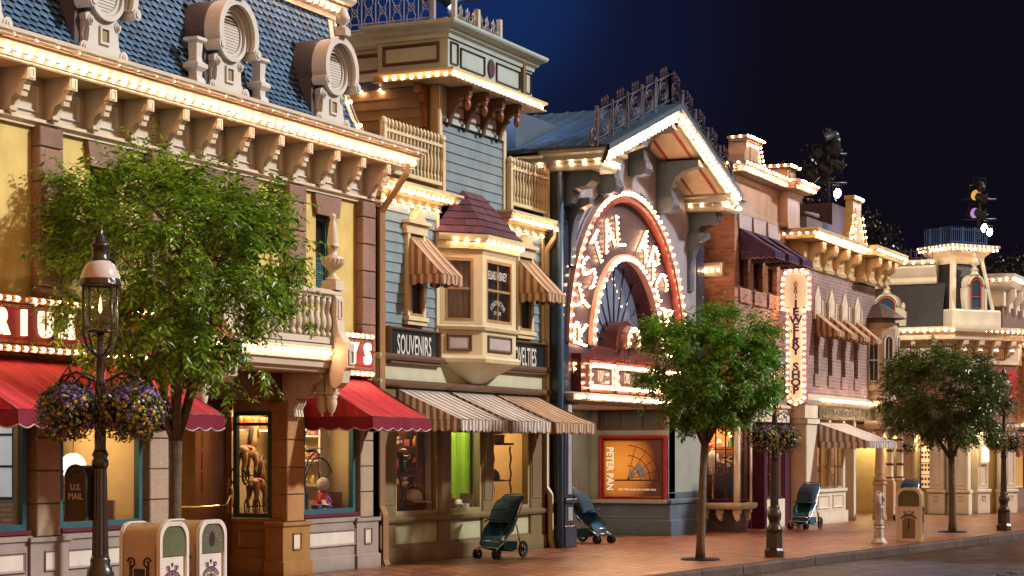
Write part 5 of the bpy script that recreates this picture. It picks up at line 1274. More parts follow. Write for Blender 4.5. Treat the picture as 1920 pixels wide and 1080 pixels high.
m=MB(side(u40)); m.sweep([(0,5.75),(.05,5.78),(.20,5.95),(.24,6.02),(.24,6.06),(0,6.1)],[(-15.1,0),(-V4-.25,0)]); m.build('small_cornice',cream2,B4); light_string(B4,side(u40),[(-15.1,5.9,.2),(-V4-.25,5.9,.2)],.12,cream2)
# shop storey
m=MB(F4); m.sweep([(0,2.5),(.06,2.52),(.06,2.82),(.12,2.86),(.12,2.92),(0,2.95)],[(u40-.1,-3),(u40-.1,0),(u41,0)]); m.box(u40,u41,2.5,2.9,-3,0); m.build('shop_fascia',cream2,B4)
m=MB(F4); m.sweep([(0,.50),(.06,.52),(.09,.58),(.09,.64),(0,.66)],[(u40-.05,-.75),(u40-.05,.12),(43.35,.12),(43.35,-.3)]); m.box(u40-.05,43.35,.5,.66,-.75,.12); m.build('bay_sill',cream2,B4)
m=MB(F4); m.box(u40+.1,43.25,0,.5,-.75,-.02); m.build('bay_plinth',mat('plum_grey_base',(.11,.09,.11),.5),B4)
for (a,c) in ((u40+.02,.05),(u40+.02,-.35),(u40+.02,-.7),(43.2,.05)):
    m=MB(F4); m.prism([(c-.02,.28),(c+.03,.24),(c+.06,.3),(c+.05,.38),(c+.09,.44),(c+.09,.5),(c-.08,.5),(c-.08,.4)],a-.06,a+.06); m.build('bay_corbel',cream2,B4)
S4=side(u40-.02)
m=MB(F4); 
for (a,c) in ((u40,.06),(43.27,.06),(u40,-.72)): m.bev(a-.06,a+.06,.66,2.5,c-.06,c+.06,.015)
m.build('bay_post',cream2,B4)
sash_window(B4,S4,-V4-.68,-V4+.02,.70,2.45,-.02,plumf,3,3,.05,None,None,.04,'shop_window'); sash_window(B4,front(V4-.08),u40+.08,43.2,.70,2.45,-.02,plumf,2,3,.05,None,None,.04,'shop_window')
shop_room(B4,F4,u40+.02,43.3,.66,2.48,.03,-1.6,mat('rust_wall',(.42,.16,.06),.8),carpet,26,warm,'l')
m=MB(F4); m.bev(44.55,44.7,0,2.5,-.3,.02); m.box(43.35,44.55,2.25,2.5,-.4,-.1); m.build('door_surround',plumf,B4); m=MB(F4); m.box(46.1,u41,0,2.5,-.2,.03); m.build('shop_pier',plumf,B4)
m=MB(front(V4+.3)); m.frame(43.5,44.5,0.02,2.22,.14,-.06,0); m.box(43.64,44.36,.16,.8,-.05,-.02); dd=m.build('door',plumf,B4); m=MB(front(V4+.3)); m.quad((43.64,.8,-.03),(44.36,.8,-.03),(44.36,2.08,-.03),(43.64,2.08,-.03)); m.build('glass',clear,dd); m=MB(front(V4+.3)); m.plate([(43.54,1.0),(43.6,1.0),(43.6,1.35),(43.54,1.35)],0,.03); m.build('handle',brass,dd)
m=MB(F4); m.box(44.7,46.1,0,.68,-.2,.03); m.build('window_base',cream2,B4); sash_window(B4,F4,44.75,46.1,.7,2.45,-.05,plumf,4,3,.06,None,None,.05,'shop_window'); shop_room(B4,F4,43.36,46.2,.02,2.48,-.42,-2,mat('rust_wall',(.42,.16,.06),.8),carpet,22)
t=thing('flower_vase','tall vase of flowers on a dark plinth in the plum-framed corner window','vase',(u40+.35,V4+.35,1.28))
m=MB(LOCAL); m.lathe([(.05,0),(.09,.06),(.07,.16),(.09,.2)],0,0,10); m.build('vase',mat('copper_vase',(.35,.12,.05),.3,metal=.6),t,local=True); m=MB(LOCAL)
for k in range(40): m.ball(random.uniform(-.17,.17),.28+random.uniform(-.08,.14),random.uniform(-.15,.15),random.uniform(.025,.05),6,4)
m.build('flowers',leafmat('mixed_flowers',(.05,.10,.02),(.6,.35,.25)),t,local=True)
m=MB(F4); m.bev(u40+.2,u40+.5,.66,1.28,-.5,-.2); tag(m.build('plinth_cabinet',darkroom),'dark cabinet under the flower vase in the corner window','cabinet')
t=thing('bust_form','white dress form beside the flower vase in the plum-framed corner window','mannequin',(u40+.3,V4+.62,.7))
m=MB(LOCAL); m.lathe([(.12,0),(.015,.05),(.015,.55),(.11,.6),(.10,.75),(.14,.95),(.13,1.05),(.05,1.12),(.045,1.18),(0,1.19)],0,0,14); m.build('body',plush,t,local=True)

# ---- vertical jewelry sign, facing up the street
us_=45.6; SJ=side(us_); va,vb=-VV(1475,us_),-VV(1512,us_); sc_=(va+vb)/2
t=thing('jewelry_sign','tall vertical cream sign reading JEWELRY SHOP edged with glowing bulbs','sign',SJ.p(sc_,3.2,0))
z0,z1_=ZU(1494,752,us_),ZU(1494,512,us_)
hw=(vb-va)/2*.98
o_=[(sc_-hw*.62,z0+.08),(sc_,z0-.02),(sc_+hw*.62,z0+.08),(sc_+hw*.62,z1_-.80),(sc_+hw*1.15,z1_-.80),(sc_+hw*1.15,z1_-.22),(sc_+hw*.7,z1_),(sc_-hw*.7,z1_),(sc_-hw*1.15,z1_-.22),(sc_-hw*1.15,z1_-.80),(sc_-hw*.62,z1_-.80)]
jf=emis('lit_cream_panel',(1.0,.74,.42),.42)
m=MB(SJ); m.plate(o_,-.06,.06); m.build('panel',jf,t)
def grow(o,d): 
    cxx,cyy=sc_,(z0+z1_)/2
    return [(x+(d if x>cxx else -d if x<cxx else 0),y+(d if y>z1_-.3 or (y>z1_-.85 and False) else -d if (y<z0+.2 or abs(y-(z1_-.80))<.01) else 0)) for x,y in o]
m=MB(SJ); m.plate(grow(o_,.10),-.12,.03); m.build('border',mat('mauve_border',(.40,.18,.24),.4),t)
light_string(t,SJ,[(x,y,.07) for x,y in grow(o_,.06)],.115,pinkw,closed=True)
n=11; L0,L1=z1_-.75,z0+.25; word2='JEWELRY SHOP'
m=MB(SJ)
for i,ch in enumerate(word2):
    if ch!=' ': add_text(m,ch,.255,sc_,L0-(L0-L1)*i/n,.064,1.2,.010,0,.003)
m.build('lettering',mat('violet_letter',(.09,.035,.16),.5),t)
m=MB(SJ)
for k in range(4):
    q=k*pi/2; m.tube([(sc_+.0,z1_-.36,.07),(sc_+.10*cos(q+.4),z1_-.36+.10*sin(q+.4),.07),(sc_+.15*cos(q),z1_-.36+.15*sin(q),.07),(sc_+.10*cos(q-.4),z1_-.36+.10*sin(q-.4),.07)],.022,5,closed=True)
m.lathe([(0,z1_-.62),(.03,z1_-.58),(0,z1_-.52)],sc_,.07,8); m.build('ornament',mat('gold_ornament',(.60,.28,.05),.35,metal=.5),t)
m=MB(SJ)
for b in (z1_-1.3,z0+1.6): m.tube([(va-.5,b,0),(va-.02,b,0)],.025,6); m.tube([(va-.3+.15*cos(2*pi*k/14),b+.17+.15*sin(2*pi*k/14),0) for k in range(14)],.014,5,closed=True)
m.build('wall_arm',mat('pink_iron',(.35,.15,.15),.4),t)

# ================================================================== mauve brick building with bracketed cornice and corner oriel
V5=14.05; F5=front(V5); u50,u51=46.6,53.35
B5=thing('oriel_building','mauve brick shop building with deep bracketed cream cornice and a corner oriel','building',(50,V5,0))
br5=brick('mauve_brick',(.30,.20,.195),(.20,.125,.125),(.36,.30,.28),'x',.24,.085,.8,.012); br5s=brick('mauve_brick_side',(.28,.15,.12),(.18,.09,.08),(.26,.18,.14),'y',.24,.085,.8,.012)
w5=[]
for x in (1526,1552,1577,1601): w5.append((U(x,V5),U(x,V5)+.42))
m=MB(F5); wall(m,u50,u51,3.15,6.35,[(p,q,3.75,5.25) for p,q in w5],0,.22); m.build('front_wall',br5,B5)
m=MB(side(u50-.004)); m.quad((-18,2.9,0),(-V5,2.9,0),(-V5,6.4,0),(-18,6.4,0)); m.build('side_wall',br5s,B5)
m=MB(F5); m.box(u50+.05,u51-.05,3.1,6.3,-5,-.3); m.build('core_wall',darkroom,B5)
for (p,q),lb in zip(w5,('first (nearest) brown striped hood on the mauve brick front','second brown striped hood from the left on the mauve brick front','third brown striped hood from the left on the mauve brick front','fourth brown striped hood, beside the corner oriel')):
    sash_window(B5,F5,p+.01,q-.01,3.77,5.24,-.15,tan_tr,1,2,.05,None,dkglass,.04)
    m=MB(F5); c_=(p+q)/2; m.plate([(p-.06,5.25),(q+.06,5.25),(q+.10,5.55),(c_+.1,5.85),(c_,5.95),(c_-.1,5.85),(p-.10,5.55)],-.05,.05); m.plate([(p+.03,5.3),(q-.03,5.3),(q-.05,5.52),(c_,5.75),(p+.05,5.52)],.05,.06); m.box(p-.14,p-.06,5.1,5.6,-.02,.08); m.box(q+.06,q+.14,5.1,5.6,-.02,.08); m.build('window_head',cream2,B5)
    m=MB(F5); m.box(p-.05,q+.05,3.45,3.74,-.05,.05); m.build('sill',br5,B5)
    awning(lb,F5,p-.08,q+.16,5.28,4.78,.62,.13,brnstripe,tanstripe,.075,.13,'brown striped hoods on the mauve brick front',None,bars=False)
# cornice
m=MB(F5); m.sweep([(0,6.30),(.05,6.32),(.08,6.40),(.03,6.44),(.03,6.95),(.40,6.98),(.42,7.06),(.50,7.12),(.52,7.18),(.52,7.22),(0,7.26)],[(u50-.02,-2.5),(u50-.02,0),(51.2,0),(51.2,.25),(u51+.1,.25),(u51+.1,-3)]); m.box(u50,u51,6.3,7.2,-3,0); m.build('cornice',mat('warm_cream_cornice',(.66,.52,.30),.42),B5)
light_string(B5,F5,[(u50-.5,7.10,-2),(u50-.5,7.10,.49),(51.0,7.10,.49)],.15,cream); light_string(B5,F5,[(50.75,7.10,.3),(50.75,7.10,.75),(u51+.6,7.10,.75)],.15,cream); light_string(B5,F5,[(u50-.5,7.02,.46),(51,7.02,.46)],.2,cream)
for a in (47.1,48.2,49.3,50.4,51.5,52.5,53.2):
    c0=.25 if a>51.2 else 0
    m=MB(F5); m.prism([(c0,6.35),(c0+.1,6.35),(c0+.12,6.46),(c0+.17,6.54),(c0+.16,6.62),(c0+.24,6.7),(c0+.34,6.72),(c0+.38,6.80),(c0+.38,6.96),(c0,6.96)],a-.16,a+.16); m.build('bracket',mat('warm_cream_cornice',(.66,.52,.30)),B5)
m=MB(F5); a=50.75; pts=[(-.75,7.24),(-.7,7.5),(-.5,7.8),(-.38,8.05),(-.40,8.4),(.40,8.4),(.38,8.05),(.5,7.8),(.7,7.5),(.75,7.24)]
m.plate([(a+x,y) for x,y in pts],.0,.20); m.box(a-.46,a+.46,8.4,8.5,-.02,.26); m.plate([(a+x*.6,7.3+(y-7.24)*.75) for x,y in pts],.2,.24); m.build('bell_gable',mat('warm_cream_cornice',(.66,.52,.30)),B5)
light_string(B5,F5,[(a+x,y,.25) for x,y in pts[:4]],.14,cream); light_string(B5,F5,[(a+x,y,.25) for x,y in pts[6:]],.14,cream); light_string(B5,F5,[(a-.46,8.45,.28),(a+.46,8.45,.28)],.16,cream); light_string(B5,F5,[(a+x*.6,7.3+(y-7.24)*.75,.26) for x,y in pts[:4]],.16,cream)
m=MB(F5); m.box(48.2,49.6,7.2,7.75,-1.6,-.4); m.tube([(48.3,7.85,-.5),(49.5,7.9,-.5)],.06,6); m.build('roof_box',mat('grey_plant',(.16,.13,.14),.6),B5)
m=MB(F5); m.box(50.3,52.9,7.2,7.85,-1.6,-.6); m.box(51.2,52.9,7.85,8.45,-1.5,-.6); m.build('plant_room',mat('plum_shed',(.10,.06,.075),.7),B5)
# oriel
oc=(53.15,.15); n=8
def octa(r): return [(oc[0]+r*cos(pi/8+2*pi*k/n),oc[1]+r*sin(pi/8+2*pi*k/n)) for k in range(n)][::-1]
m=MB(F5); m.sweep([(0,3.2),(.06,3.24),(.10,3.34),(.16,3.40),(.16,3.46),(.0,3.5),(.0,5.15),(.04,5.2),(.04,5.32),(.10,5.36),(.12,5.44),(0,5.46)],octa(.55)[::-1],closed=True); m.lathe([(.08,2.55),(.2,2.8),(.4,3.05),(.55,3.2)],oc[0],oc[1],8,ph=pi/8); m.build('oriel',mat('tan_cream_oriel',(.50,.42,.33),.45),B5)
m=MB(F5); m.lathe([(.78,5.44),(.70,5.48),(.2,5.82),(0,5.9)],oc[0],oc[1],8,ph=pi/8); m.build('oriel_roof',mat('brown_slate',(.085,.06,.055),.6),B5)
for k in range(n):
    t=2*pi*(k)/n; d=Vector((-sin(t),-cos(t)*1,0)); 
    o2=F5.p(oc[0]+.508*cos(t),0,oc[1]+.508*sin(t)); out=(F5.p(oc[0]+cos(t),0,oc[1]+sin(t))-F5.p(oc[0],0,oc[1])).normalized(); ax=Vector((-out.y,out.x,0))
    if out.y>.3: continue
    fr=Frame(o2,ax,out); w_=.13
    P=[(-w_,3.75),(w_,3.75),(w_,4.8)]+[(w_*cos(q),4.8+w_*sin(q)*1.2) for q in [pi*j/8 for j in range(1,8)]]+[(-w_,4.8)]
    m=MB(fr); m.plate(P,.0,.012); wn=m.build('oriel_window',dkglass,B5)
    m=MB(fr); m.tube([(x,y,.02) for x,y in P],.026,4,closed=True); m.tube([(-w_,4.3,.02),(w_,4.3,.02)],.02,4); m.tube([(0,3.75,.015),(0,4.9,.015)],.008,4); m.build('frame',white_p,wn)
# shop storey
m=MB(F5); m.sweep([(0,2.62),(.05,2.64),(.05,2.95),(.10,3.0),(.16,3.08),(.16,3.14),(.06,3.2),(0,3.24)],[(u50,-.3),(u50,0),(u51-.3,0),(u51-.3,-1)]); m.build('shop_cornice',cream2,B5)
light_string(B5,F5,[(47.6,3.10,.20),(53.0,3.10,.20)],.10,cream2)
m=MB(F5); m.box(47.65,52.9,2.66,2.95,.04,.085); m.build('sign_band',mat('dark_green_sign',(.045,.06,.025),.3),B5)
m=MB(F5); add_text(m,'FORTUOSITY SHOP',.26,50.2,2.80,.092,1.15,.004); m.build('sign_lettering',mat('faded_sign_letter',(.30,.25,.20),.5),B5)
m=MB(F5); m.bev(u50+.05,47.6,0,2.62,-.4,.06,.02); m.box(u50,47.65,2.5,2.62,-.3,.1); m.build('shop_pier',cream2,B5); m=MB(F5); m.bev(51.1,51.3,.0,2.62,-.3,.02); m.build('shop_pier',cream2,B5)
sp5=[(47.62,48.75),(48.95,50.05)]
for i,(p,q) in enumerate(sp5):
    m=MB(F5); m.box(p,q+.2,0,.30,-.2,.10); m.box(p,q+.2,.30,.80,-.2,.03); m.pframe(p+.08,q-.05,.38,.72,.05,.03,.06); m.box(p-.0,q+.2,.80,.88,-.2,.08); m.bev(q,q+.2,.88,2.62,-.2,.02); m.build('shop_base',cream2,B5)
    sash_window(B5,F5,p,q,.88,2.55,-.05,mat('tan_cream_oriel',(.5,.42,.33)),2,3,.05,None,None,.04,'shop_window')
shop_room(B5,F5,47.62,50.2,.86,2.6,-.1,-1.8,mat('gold_wall',(.60,.36,.10),.8),carpet,40)
m=MB(F5); m.box(50.25,u51,0,2.62,-2.6,-2.4); m.build('porch_back',mat('plum_shed',(.10,.06,.075)),B5)
awning('wide brown striped shop awning under the dark green shop board',F5,47.6,50.35,2.55,2.06,1.35,.17,gstripe,cstripe,.085,.2,None,None,bars=True)
t=thing('hat_mannequin','pink and red hat on a stand in the gold-lit shop window behind the third stroller','mannequin',(47.95,V5+.45,.88)); m=MB(LOCAL); m.lathe([(.12,0),(.02,.04),(.02,.75),(.1,.8),(.13,1.0),(.1,1.15),(0,1.2)],0,0,10); m.build('stand',plush,t,local=True); m=MB(LOCAL); m.lathe([(.2,1.15),(.11,1.18),(.1,1.3),(0,1.33)],0,0,12); m.build('hat',mat('pink_toy',(.6,.12,.15)),t,local=True)
# porch columns
def column(label,u,v,kind):
    t=thing('porch_column',label,'column',(u,v,0),0,'porch columns'); m=MB(LOCAL)
    if kind==0:
        m.lathe([(.20,0),(.20,.12),(.17,.14),(.17,.92),(.20,.96),(.20,1.02)],0,0,8); m.build('pedestal',mat('peach_cream',(.58,.40,.26),.5),t,local=True); m=MB(LOCAL)
        pr=[(.14,1.02),(.17,1.1),(.11,1.18),(.14,1.22)]+[(.135,1.25),(.10,2.2),(.12,2.3),(.16,2.36),(.16,2.42)]
        m.lathe(pr,0,0,12); m.build('shaft',mat('peach_cream',(.58,.40,.26)),t,local=True)
    else:
        m.bev(-.13,.13,0,1.0,-.13,.13); m.build('pedestal',mat('peach_cream',(.58,.40,.26)),t,local=True); m=MB(LOCAL); m.lathe([(.11,1.0),(.13,1.05),(.09,1.12),(.09,2.2),(.13,2.3),(.13,2.42)],0,0,12); m.build('shaft',cream2,t,local=True)
        m=MB(LOCAL)
        for b in (1.08,1.45,1.82,2.12): m.lathe([(.10,b),(.112,b+.015),(.112,b+.04),(.10,b+.055)],0,0,12)
        m.build('ring',maroon,t,local=True)
column('pale fluted porch column right of the striped shop awning',VV and 51.9,13.55,0)
column('left porch column with maroon rings, between fluted column and bollard',53.0,13.55,1)
column('right porch column with maroon rings, above the horse-head bollard',53.9,13.5,1)
m=MB(F5); m.sweep([(-.3,2.42),(0,2.42),(.08,2.5),(.12,2.56),(.12,2.62),(-.3,2.64)],[(51.6,.2),(51.6,.75),(54.3,.75),(54.3,.2)]); m.build('porch_roof',cream2,B5); light_string(B5,F5,[(51.5,2.68,.85),(54.4,2.68,.85)],.16,cream2)
lamp('porch_light','AREA',(52.8,14.6,2.4),22,warm,1.5,1.0,(52.8,14.6,0))

# ================================================================== cream corner building with dark mansard and tower
U6=57.0; S6=side(U6); A6=-12.76
B6=thing('mansard_corner_building','cream corner building with dark diamond-slate mansard, square tower and white pilaster arcade','building',(U6,13,0))
dslate=bpy.data.materials.new('diamond_slate'); dslate.use_nodes=True; N,L=nodes_of(dslate); b=N['Principled BSDF']; b.inputs['Roughness'].default_value=.5
ge=N.new('ShaderNodeNewGeometry'); mp=N.new('ShaderNodeMapping'); mp.inputs['Rotation'].default_value=(radians(45),0,0); ck=N.new('ShaderNodeTexBrick'); ck.offset=0; ck.inputs['Scale'].default_value=1; ck.inputs['Brick Width'].default_value=.17; ck.inputs['Row Height'].default_value=.17; ck.inputs['Mortar Size'].default_value=.012
ck.inputs['Color1'].default_value=(.020,.016,.020,1); ck.inputs['Color2'].default_value=(.012,.010,.014,1); ck.inputs['Mortar'].default_value=(.012,.01,.012,1)
sx=N.new('ShaderNodeSeparateXYZ'); cb=N.new('ShaderNodeCombineXYZ'); L.new(ge.outputs['Position'],mp.inputs[0]); L.new(mp.outputs[0],sx.inputs[0]); L.new(sx.outputs[1],cb.inputs[0]); L.new(sx.outputs[2],cb.inputs[1]); L.new(cb.outputs[0],ck.inputs['Vector']); L.new(ck.outputs['Color'],b.inputs['Base Color'])
bp_=N.new('ShaderNodeBump'); bp_.inputs['Distance'].default_value=.02; bp_.invert=True; L.new(ck.outputs['Fac'],bp_.inputs['Height']); L.new(bp_.outputs[0],b.inputs['Normal'])
crm6=mat('soft_cream_paint',(.70,.65,.52),.42,.08,3,.05); redl=mat('red_line_paint',(.38,.035,.03),.4)
dB=Vector((.80,-.60,0)); oB=Vector((-.60,-.80,0)); O6=Vector((U6,12.76,0)); FB6=Frame(O6,dB,oB); LB=2.45
# upper wall and cornice: path in the frame of face A (a=-v, c=-u)
pA=[(-19,0),(A6,0)]
def toA(s,c=0): p=O6+dB*s+oB*c; return (-p.y,-(p.x-U6))
path6=[(-19,0),(A6,0),toA(LB),(toA(LB)[0]+.1,toA(LB)[1]-8)]
m=MB(S6); m.sweep([(-.3,2.55),(0,2.55),(0,5.2),(-.3,5.2)],path6); m.build('upper_wall',brick('red_brown_brick',(.26,.12,.08),(.18,.07,.05),(.2,.14,.1),'y',.24,.085),B6)
m=MB(S6); m.sweep([(0,4.35),(.04,4.37),(.04,4.98),(.10,5.02),(.30,5.06),(.32,5.2),(.40,5.28),(.42,5.36),(.42,5.42),(-.2,5.46)],path6); m.build('cornice',crm6,B6)
light_string(B6,S6,[(-17,5.30,.44),(A6+.1,5.30,.44)]+[(toA(LB+.2,.44)[0],5.30,toA(LB+.2,.44)[1])],.155,crm6)
for k in range(8):
    a=A6-.45-k*.62; m=MB(S6); m.prism([(.04,4.62),(.1,4.66),(.12,4.8),(.25,4.9),(.27,5.05),(.04,5.05)],a-.06,a+.06); m.build('bracket',crm6,B6)
    m=MB(S6); m.pframe(a+.12,a+.50,4.5,4.86,.03,.035,.06); m.build('frieze_panel',redl,B6)
for k in range(4):
    a=.3+k*.6; m=MB(FB6); m.prism([(.04,4.62),(.12,4.64),(.2,4.74),(.16,4.84),(.27,4.92),(.29,5.05),(.04,5.05)],a-.09,a+.09); m.build('bracket',crm6,B6)
    if k<3: m=MB(FB6); m.pframe(a+.14,a+.46,4.5,4.86,.03,.035,.06); m.build('frieze_panel',redl,B6)
# mansard on the left wing
m=MB(S6); m.add([(-19,5.42,.1),(A6-.3,5.42,.1),(A6-.3,6.75,-.55),(-19,6.75,-.55)],[(0,1,2,3)]); m.build('mansard_roof',dslate,B6)
m=MB(S6); m.sweep([(-.3,6.72),(0.0,6.74),(.03,6.80),(.03,6.92),(.10,7.02),(.20,7.2),(.20,7.26),(.28,7.3),(.30,7.38),(.30,7.42),(-.3,7.46)],[(-19,-.5),(A6-.55,-.5)]); m.build('upper_cornice',crm6,B6)
light_string(B6,S6,[(-17,7.33,-.2),(A6-.5,7.33,-.2)],.2,crm6)
def picket(fr,a0,a1,b,c,H,m_,sp=.16,name='iron_fence'):
    r=bpy.data.objects.new(name,None); COL.objects.link(r); r.parent=B6; r.location=fr.p(a0,b,c)-B6.location
    k=MB(fr); 
    for y in (.08,H-.08): k.tube([(a0,b+y,c),(a1,b+y,c)],.012,4)
    k.build('rail',m_,r); n=int((a1-a0)/sp)
    for i in range(n+1):
        a=a0+(a1-a0)*i/n; k=MB(fr); k.tube([(a,b,c),(a,b+H,c)],.011 if i%6 else .03,4)
        if H<.5: k.tube([(a-.05,b+H*.5,c),(a,b+H*.7,c),(a+.05,b+H*.5,c),(a,b+H*.3,c)],.008,4,closed=True)
        k.build('baluster' if i%6 else 'fence_post',m_,r)
picket(S6,-16.5,A6-.7,7.44,-.6,.36,mat('violet_iron',(.10,.09,.16),.4),.16)
# tower: tapered square on the corner, its faces along B and square to it
TW=1.75
def tower_path(d,s0=0): 
    q=[(-(.0)-d, -TW+d*0),]; return q
FT=FB6   # a along face B, c outward
def frus(z0,z1,i0,i1,mm,name):
    k=MB(FT); f=lambda i:[(i,-i),(TW-i,-i),(TW-i,-TW+i),(i,-TW+i)]
    P=[(a,z0,c) for a,c in f(i0)]+[(a,z1,c) for a,c in f(i1)]; k.add(P,[(0,1,5,4),(1,2,6,5),(2,3,7,6),(3,0,4,7),(4,5,6,7)]); return k.build(name,mm,B6)
frus(5.95,7.35,.12,.34,dslate,'tower_slates')
k=MB(FT); k.sweep([(0,5.42),(.05,5.42),(.05,5.9),(.02,5.95),(-.1,5.96)],[(.02,-TW),(.02,0),(TW,0),(TW,-TW)]); k.build('tower_base',crm6,B6)
def edge(i): 
    k=MB(FT); L3=lambda z:.10+(z-5.9)/(7.4-5.9)*.22
    cs=[(lambda d:(d,-d)),(lambda d:(TW-d,-d)),(lambda d:(d,-TW+d))][i]
    sg=[(1,-1),(-1,-1),(1,1)][i]; w=.13
    P=[]
    for z in (5.95,7.4):
        a,c=cs(L3(z)-.03); P+=[(a,z,c),(a+sg[0]*w,z,c),(a+sg[0]*w,z,c+sg[1]*w),(a,z,c+sg[1]*w)]
    k.add(P,[(0,1,5,4),(1,2,6,5),(2,3,7,6),(3,0,4,7)]); k.build('tower_edge',crm6,B6)
for i in range(3): edge(i)
k=MB(FT); k.sweep([(-.2,7.32),(.0,7.34),(.02,7.50),(.06,7.56),(.16,7.66),(.30,7.74),(.34,7.78),(.34,7.84),(-.2,7.88)],[(.30,-TW+.3),(.30,-.30),(TW-.30,-.30),(TW-.30,-TW+.3)]); k.box(.3,TW-.3,7.3,7.86,-TW+.3,-.3); k.build('tower_cornice',crm6,B6)
light_string(B6,FT,[(.02,7.70,-TW+.2),(.02,7.70,-.02),(TW-.02,7.70,-.02),(TW-.02,7.70,-.6)],.13,crm6); light_string(B6,FT,[(-.02,7.8,-TW+.2),(-.02,7.8,.02),(TW,7.8,.02)],.13,crm6)
picket(FT,.2,TW-.2,7.86,-.3,.52,mat('blue_lit_iron',(.05,.12,.28),.35),.075,'roof_fence'); picket(Frame(FT.p(.2,0,0),-oB,-dB),.3,TW-.3,7.86,0,.52,mat('blue_lit_iron',(.05,.12,.28)),.075,'roof_fence')
def arch_dormer(fr,a,b,c,w,h,fin=True):
    k=MB(fr); W=w+.13
    out=[(a-W,b),(a+W,b),(a+W,b+h)]+[(a+W*cos(q),b+h+W*sin(q)) for q in [pi*j/12 for j in range(1,12)]]+[(a-W,b+h)]
    k.plate(out,c-.9,c); k.box(a-W-.08,a-W,b,b+h*.9,c-.2,c+.02); k.box(a+W,a+W+.08,b,b+h*.9,c-.2,c+.02)
    d=k.build('arched_dormer',crm6,B6)
    def arc(w_): return [(a-w_,b+.08),(a+w_,b+.08),(a+w_,b+h)]+[(a+w_*cos(q),b+h+w_*sin(q)) for q in [pi*j/12 for j in range(1,12)]]+[(a-w_,b+h)]
    k=MB(fr); k.plate(arc(w-.03),c,c+.012); k.build('pane',mat('blue_night_glass',(.02,.07,.12),.12,.3,2,0,grime=0),d)
    k=MB(fr); k.tube([(x,y,c+.02) for x,y in arc(w-.02)],.03,4,closed=True); k.tube([(a-w,b+h*.55,c+.02),(a+w,b+h*.55,c+.02)],.022,4); k.build('sash',redl,d)
    k=MB(fr); k.tube([(x,y,c+.03) for x,y in arc(w+.08)[2:]],.04,5); k.build('hood_mould',crm6,d)
    if fin:
        k=MB(Frame(fr.p(a,b+h+W-.02,c-.06))); k.lathe([(.17,0),(.10,.06),(.09,.14),(.12,.16),(.05,.22),(.05,.26),(.12,.34),(.11,.42),(.04,.5),(.05,.54),(.06,.58),(0,.64)],0,0,10); k.build('finial',crm6,d)
arch_dormer(FT,TW*.5,5.92,.02,.20,.72)
arch_dormer(S6,-VV(1662,U6),5.45,.02,.26,.62); 
for s in (-.5,.5):
    k=MB(Frame(S6.p(-VV(1662,U6)+s,5.9,.0))); k.box(-.07,.07,-.45,0,-.1,.1); k.lathe([(.08,0),(.04,.05),(.07,.14),(.05,.22),(0,.28)],0,0,8); k.build('pinnacle',crm6,B6)
# ground arcade: pilasters and glowing wall
cols=[1702,1756,1802]
m=MB(S6); m.box(-19,A6,0,2.6,-.75,-.6); m.build('arcade_wall',mat('butter_wall',(.62,.48,.22),.5),B6)
m=MB(FB6); m.box(0,LB,0,2.6,-.6,-.45); m.build('arcade_wall',mat('butter_wall',(.62,.48,.22)),B6)
m=MB(S6); m.sweep([(-.6,2.4),(.0,2.4),(.06,2.46),(.10,2.54),(.10,2.62),(-.6,2.66)],path6[:3]); m.build('arcade_beam',crm6,B6)
wht=mat('ivory_pilaster',(.66,.61,.50),.42,.08,3,.05)
def pilaster(fr,a,w):
    m=MB(fr); m.bev(a-w,a+w,0,.62,-.35,.06,.02); m.bev(a-w-.03,a+w+.03,.62,.72,-.35,.09,.02); m.bev(a-w*.85,a+w*.85,.72,2.4,-.35,.03,.015); m.pframe(a-w*.5,a+w*.5,.85,2.3,.03,.03,.045); m.pframe(a-.06,a+.06,.40,.54,.025,.06,.08); m.build('pilaster',wht,B6)
for x in cols: pilaster(S6,-VV(x,U6),.24)
for s in (.25,1.15,2.2): pilaster(FB6,s,.24)
for x in (1668,1728,1778):
    a=-VV(x,U6); P=[(a-.16,.75),(a+.16,.75),(a+.16,1.9)]+[(a+.16*cos(q),1.9+.16*sin(q)) for q in [pi*j/8 for j in range(1,8)]]+[(a-.16,1.9)]
    m=MB(S6); m.plate(P,-.62,-.58); wn=m.build('arched_window',emis('warm_shop_glow',(1,.55,.22),.75),B6); m=MB(S6); m.tube([(x_,y_,-.56) for x_,y_ in P],.025,4,closed=True)
    for y_ in (1.15,1.5): m.tube([(a-.16,y_,-.57),(a+.16,y_,-.57)],.012,4)
    for y_ in (.82,.98,1.25,1.38,1.62,1.75):
        for q in range(3): m.box(a-.14+q*.09,a-.08+q*.09,y_,y_+.08,-.575,-.565)
    m.build('shelf_frame',brown,wn)
m=MB(S6); a=-VV(1690,U6); m.box(a-.5,a+.1,0,2.35,-.6,-.52); m.pframe(a-.42,a-.2,.9,2.2,.03,-.52,-.50); m.pframe(a-.12,a+.06,.9,2.2,.03,-.52,-.50); m.build('panelled_door',mat('pale_olive_door',(.42,.36,.20),.45),B6)
t=thing('wall_lantern','small glowing square lantern fixed to the ivory pilaster near the far right lamp post','lantern',FB6.p(1.15,1.75,.05)); m=MB(FB6); m.box(1.02,1.28,1.45,2.05,.035,.08); m.build('back_plate',wht,t); m=MB(FB6); m.bev(1.06,1.24,1.52,1.96,.08,.2,.03); m.build('shade',emis('lantern_glow',(1,.72,.32),3.0),t)
lamp('arcade_light','AREA',S6.p(-14.2,2.38,-.25),110,(1,.75,.40),3.5,.3,S6.p(-14.2,0,-.3)); lamp('arcade_light','AREA',FB6.p(1.2,2.38,-.2),40,(1,.75,.40),2.2,.3,FB6.p(1.2,0,-.2))
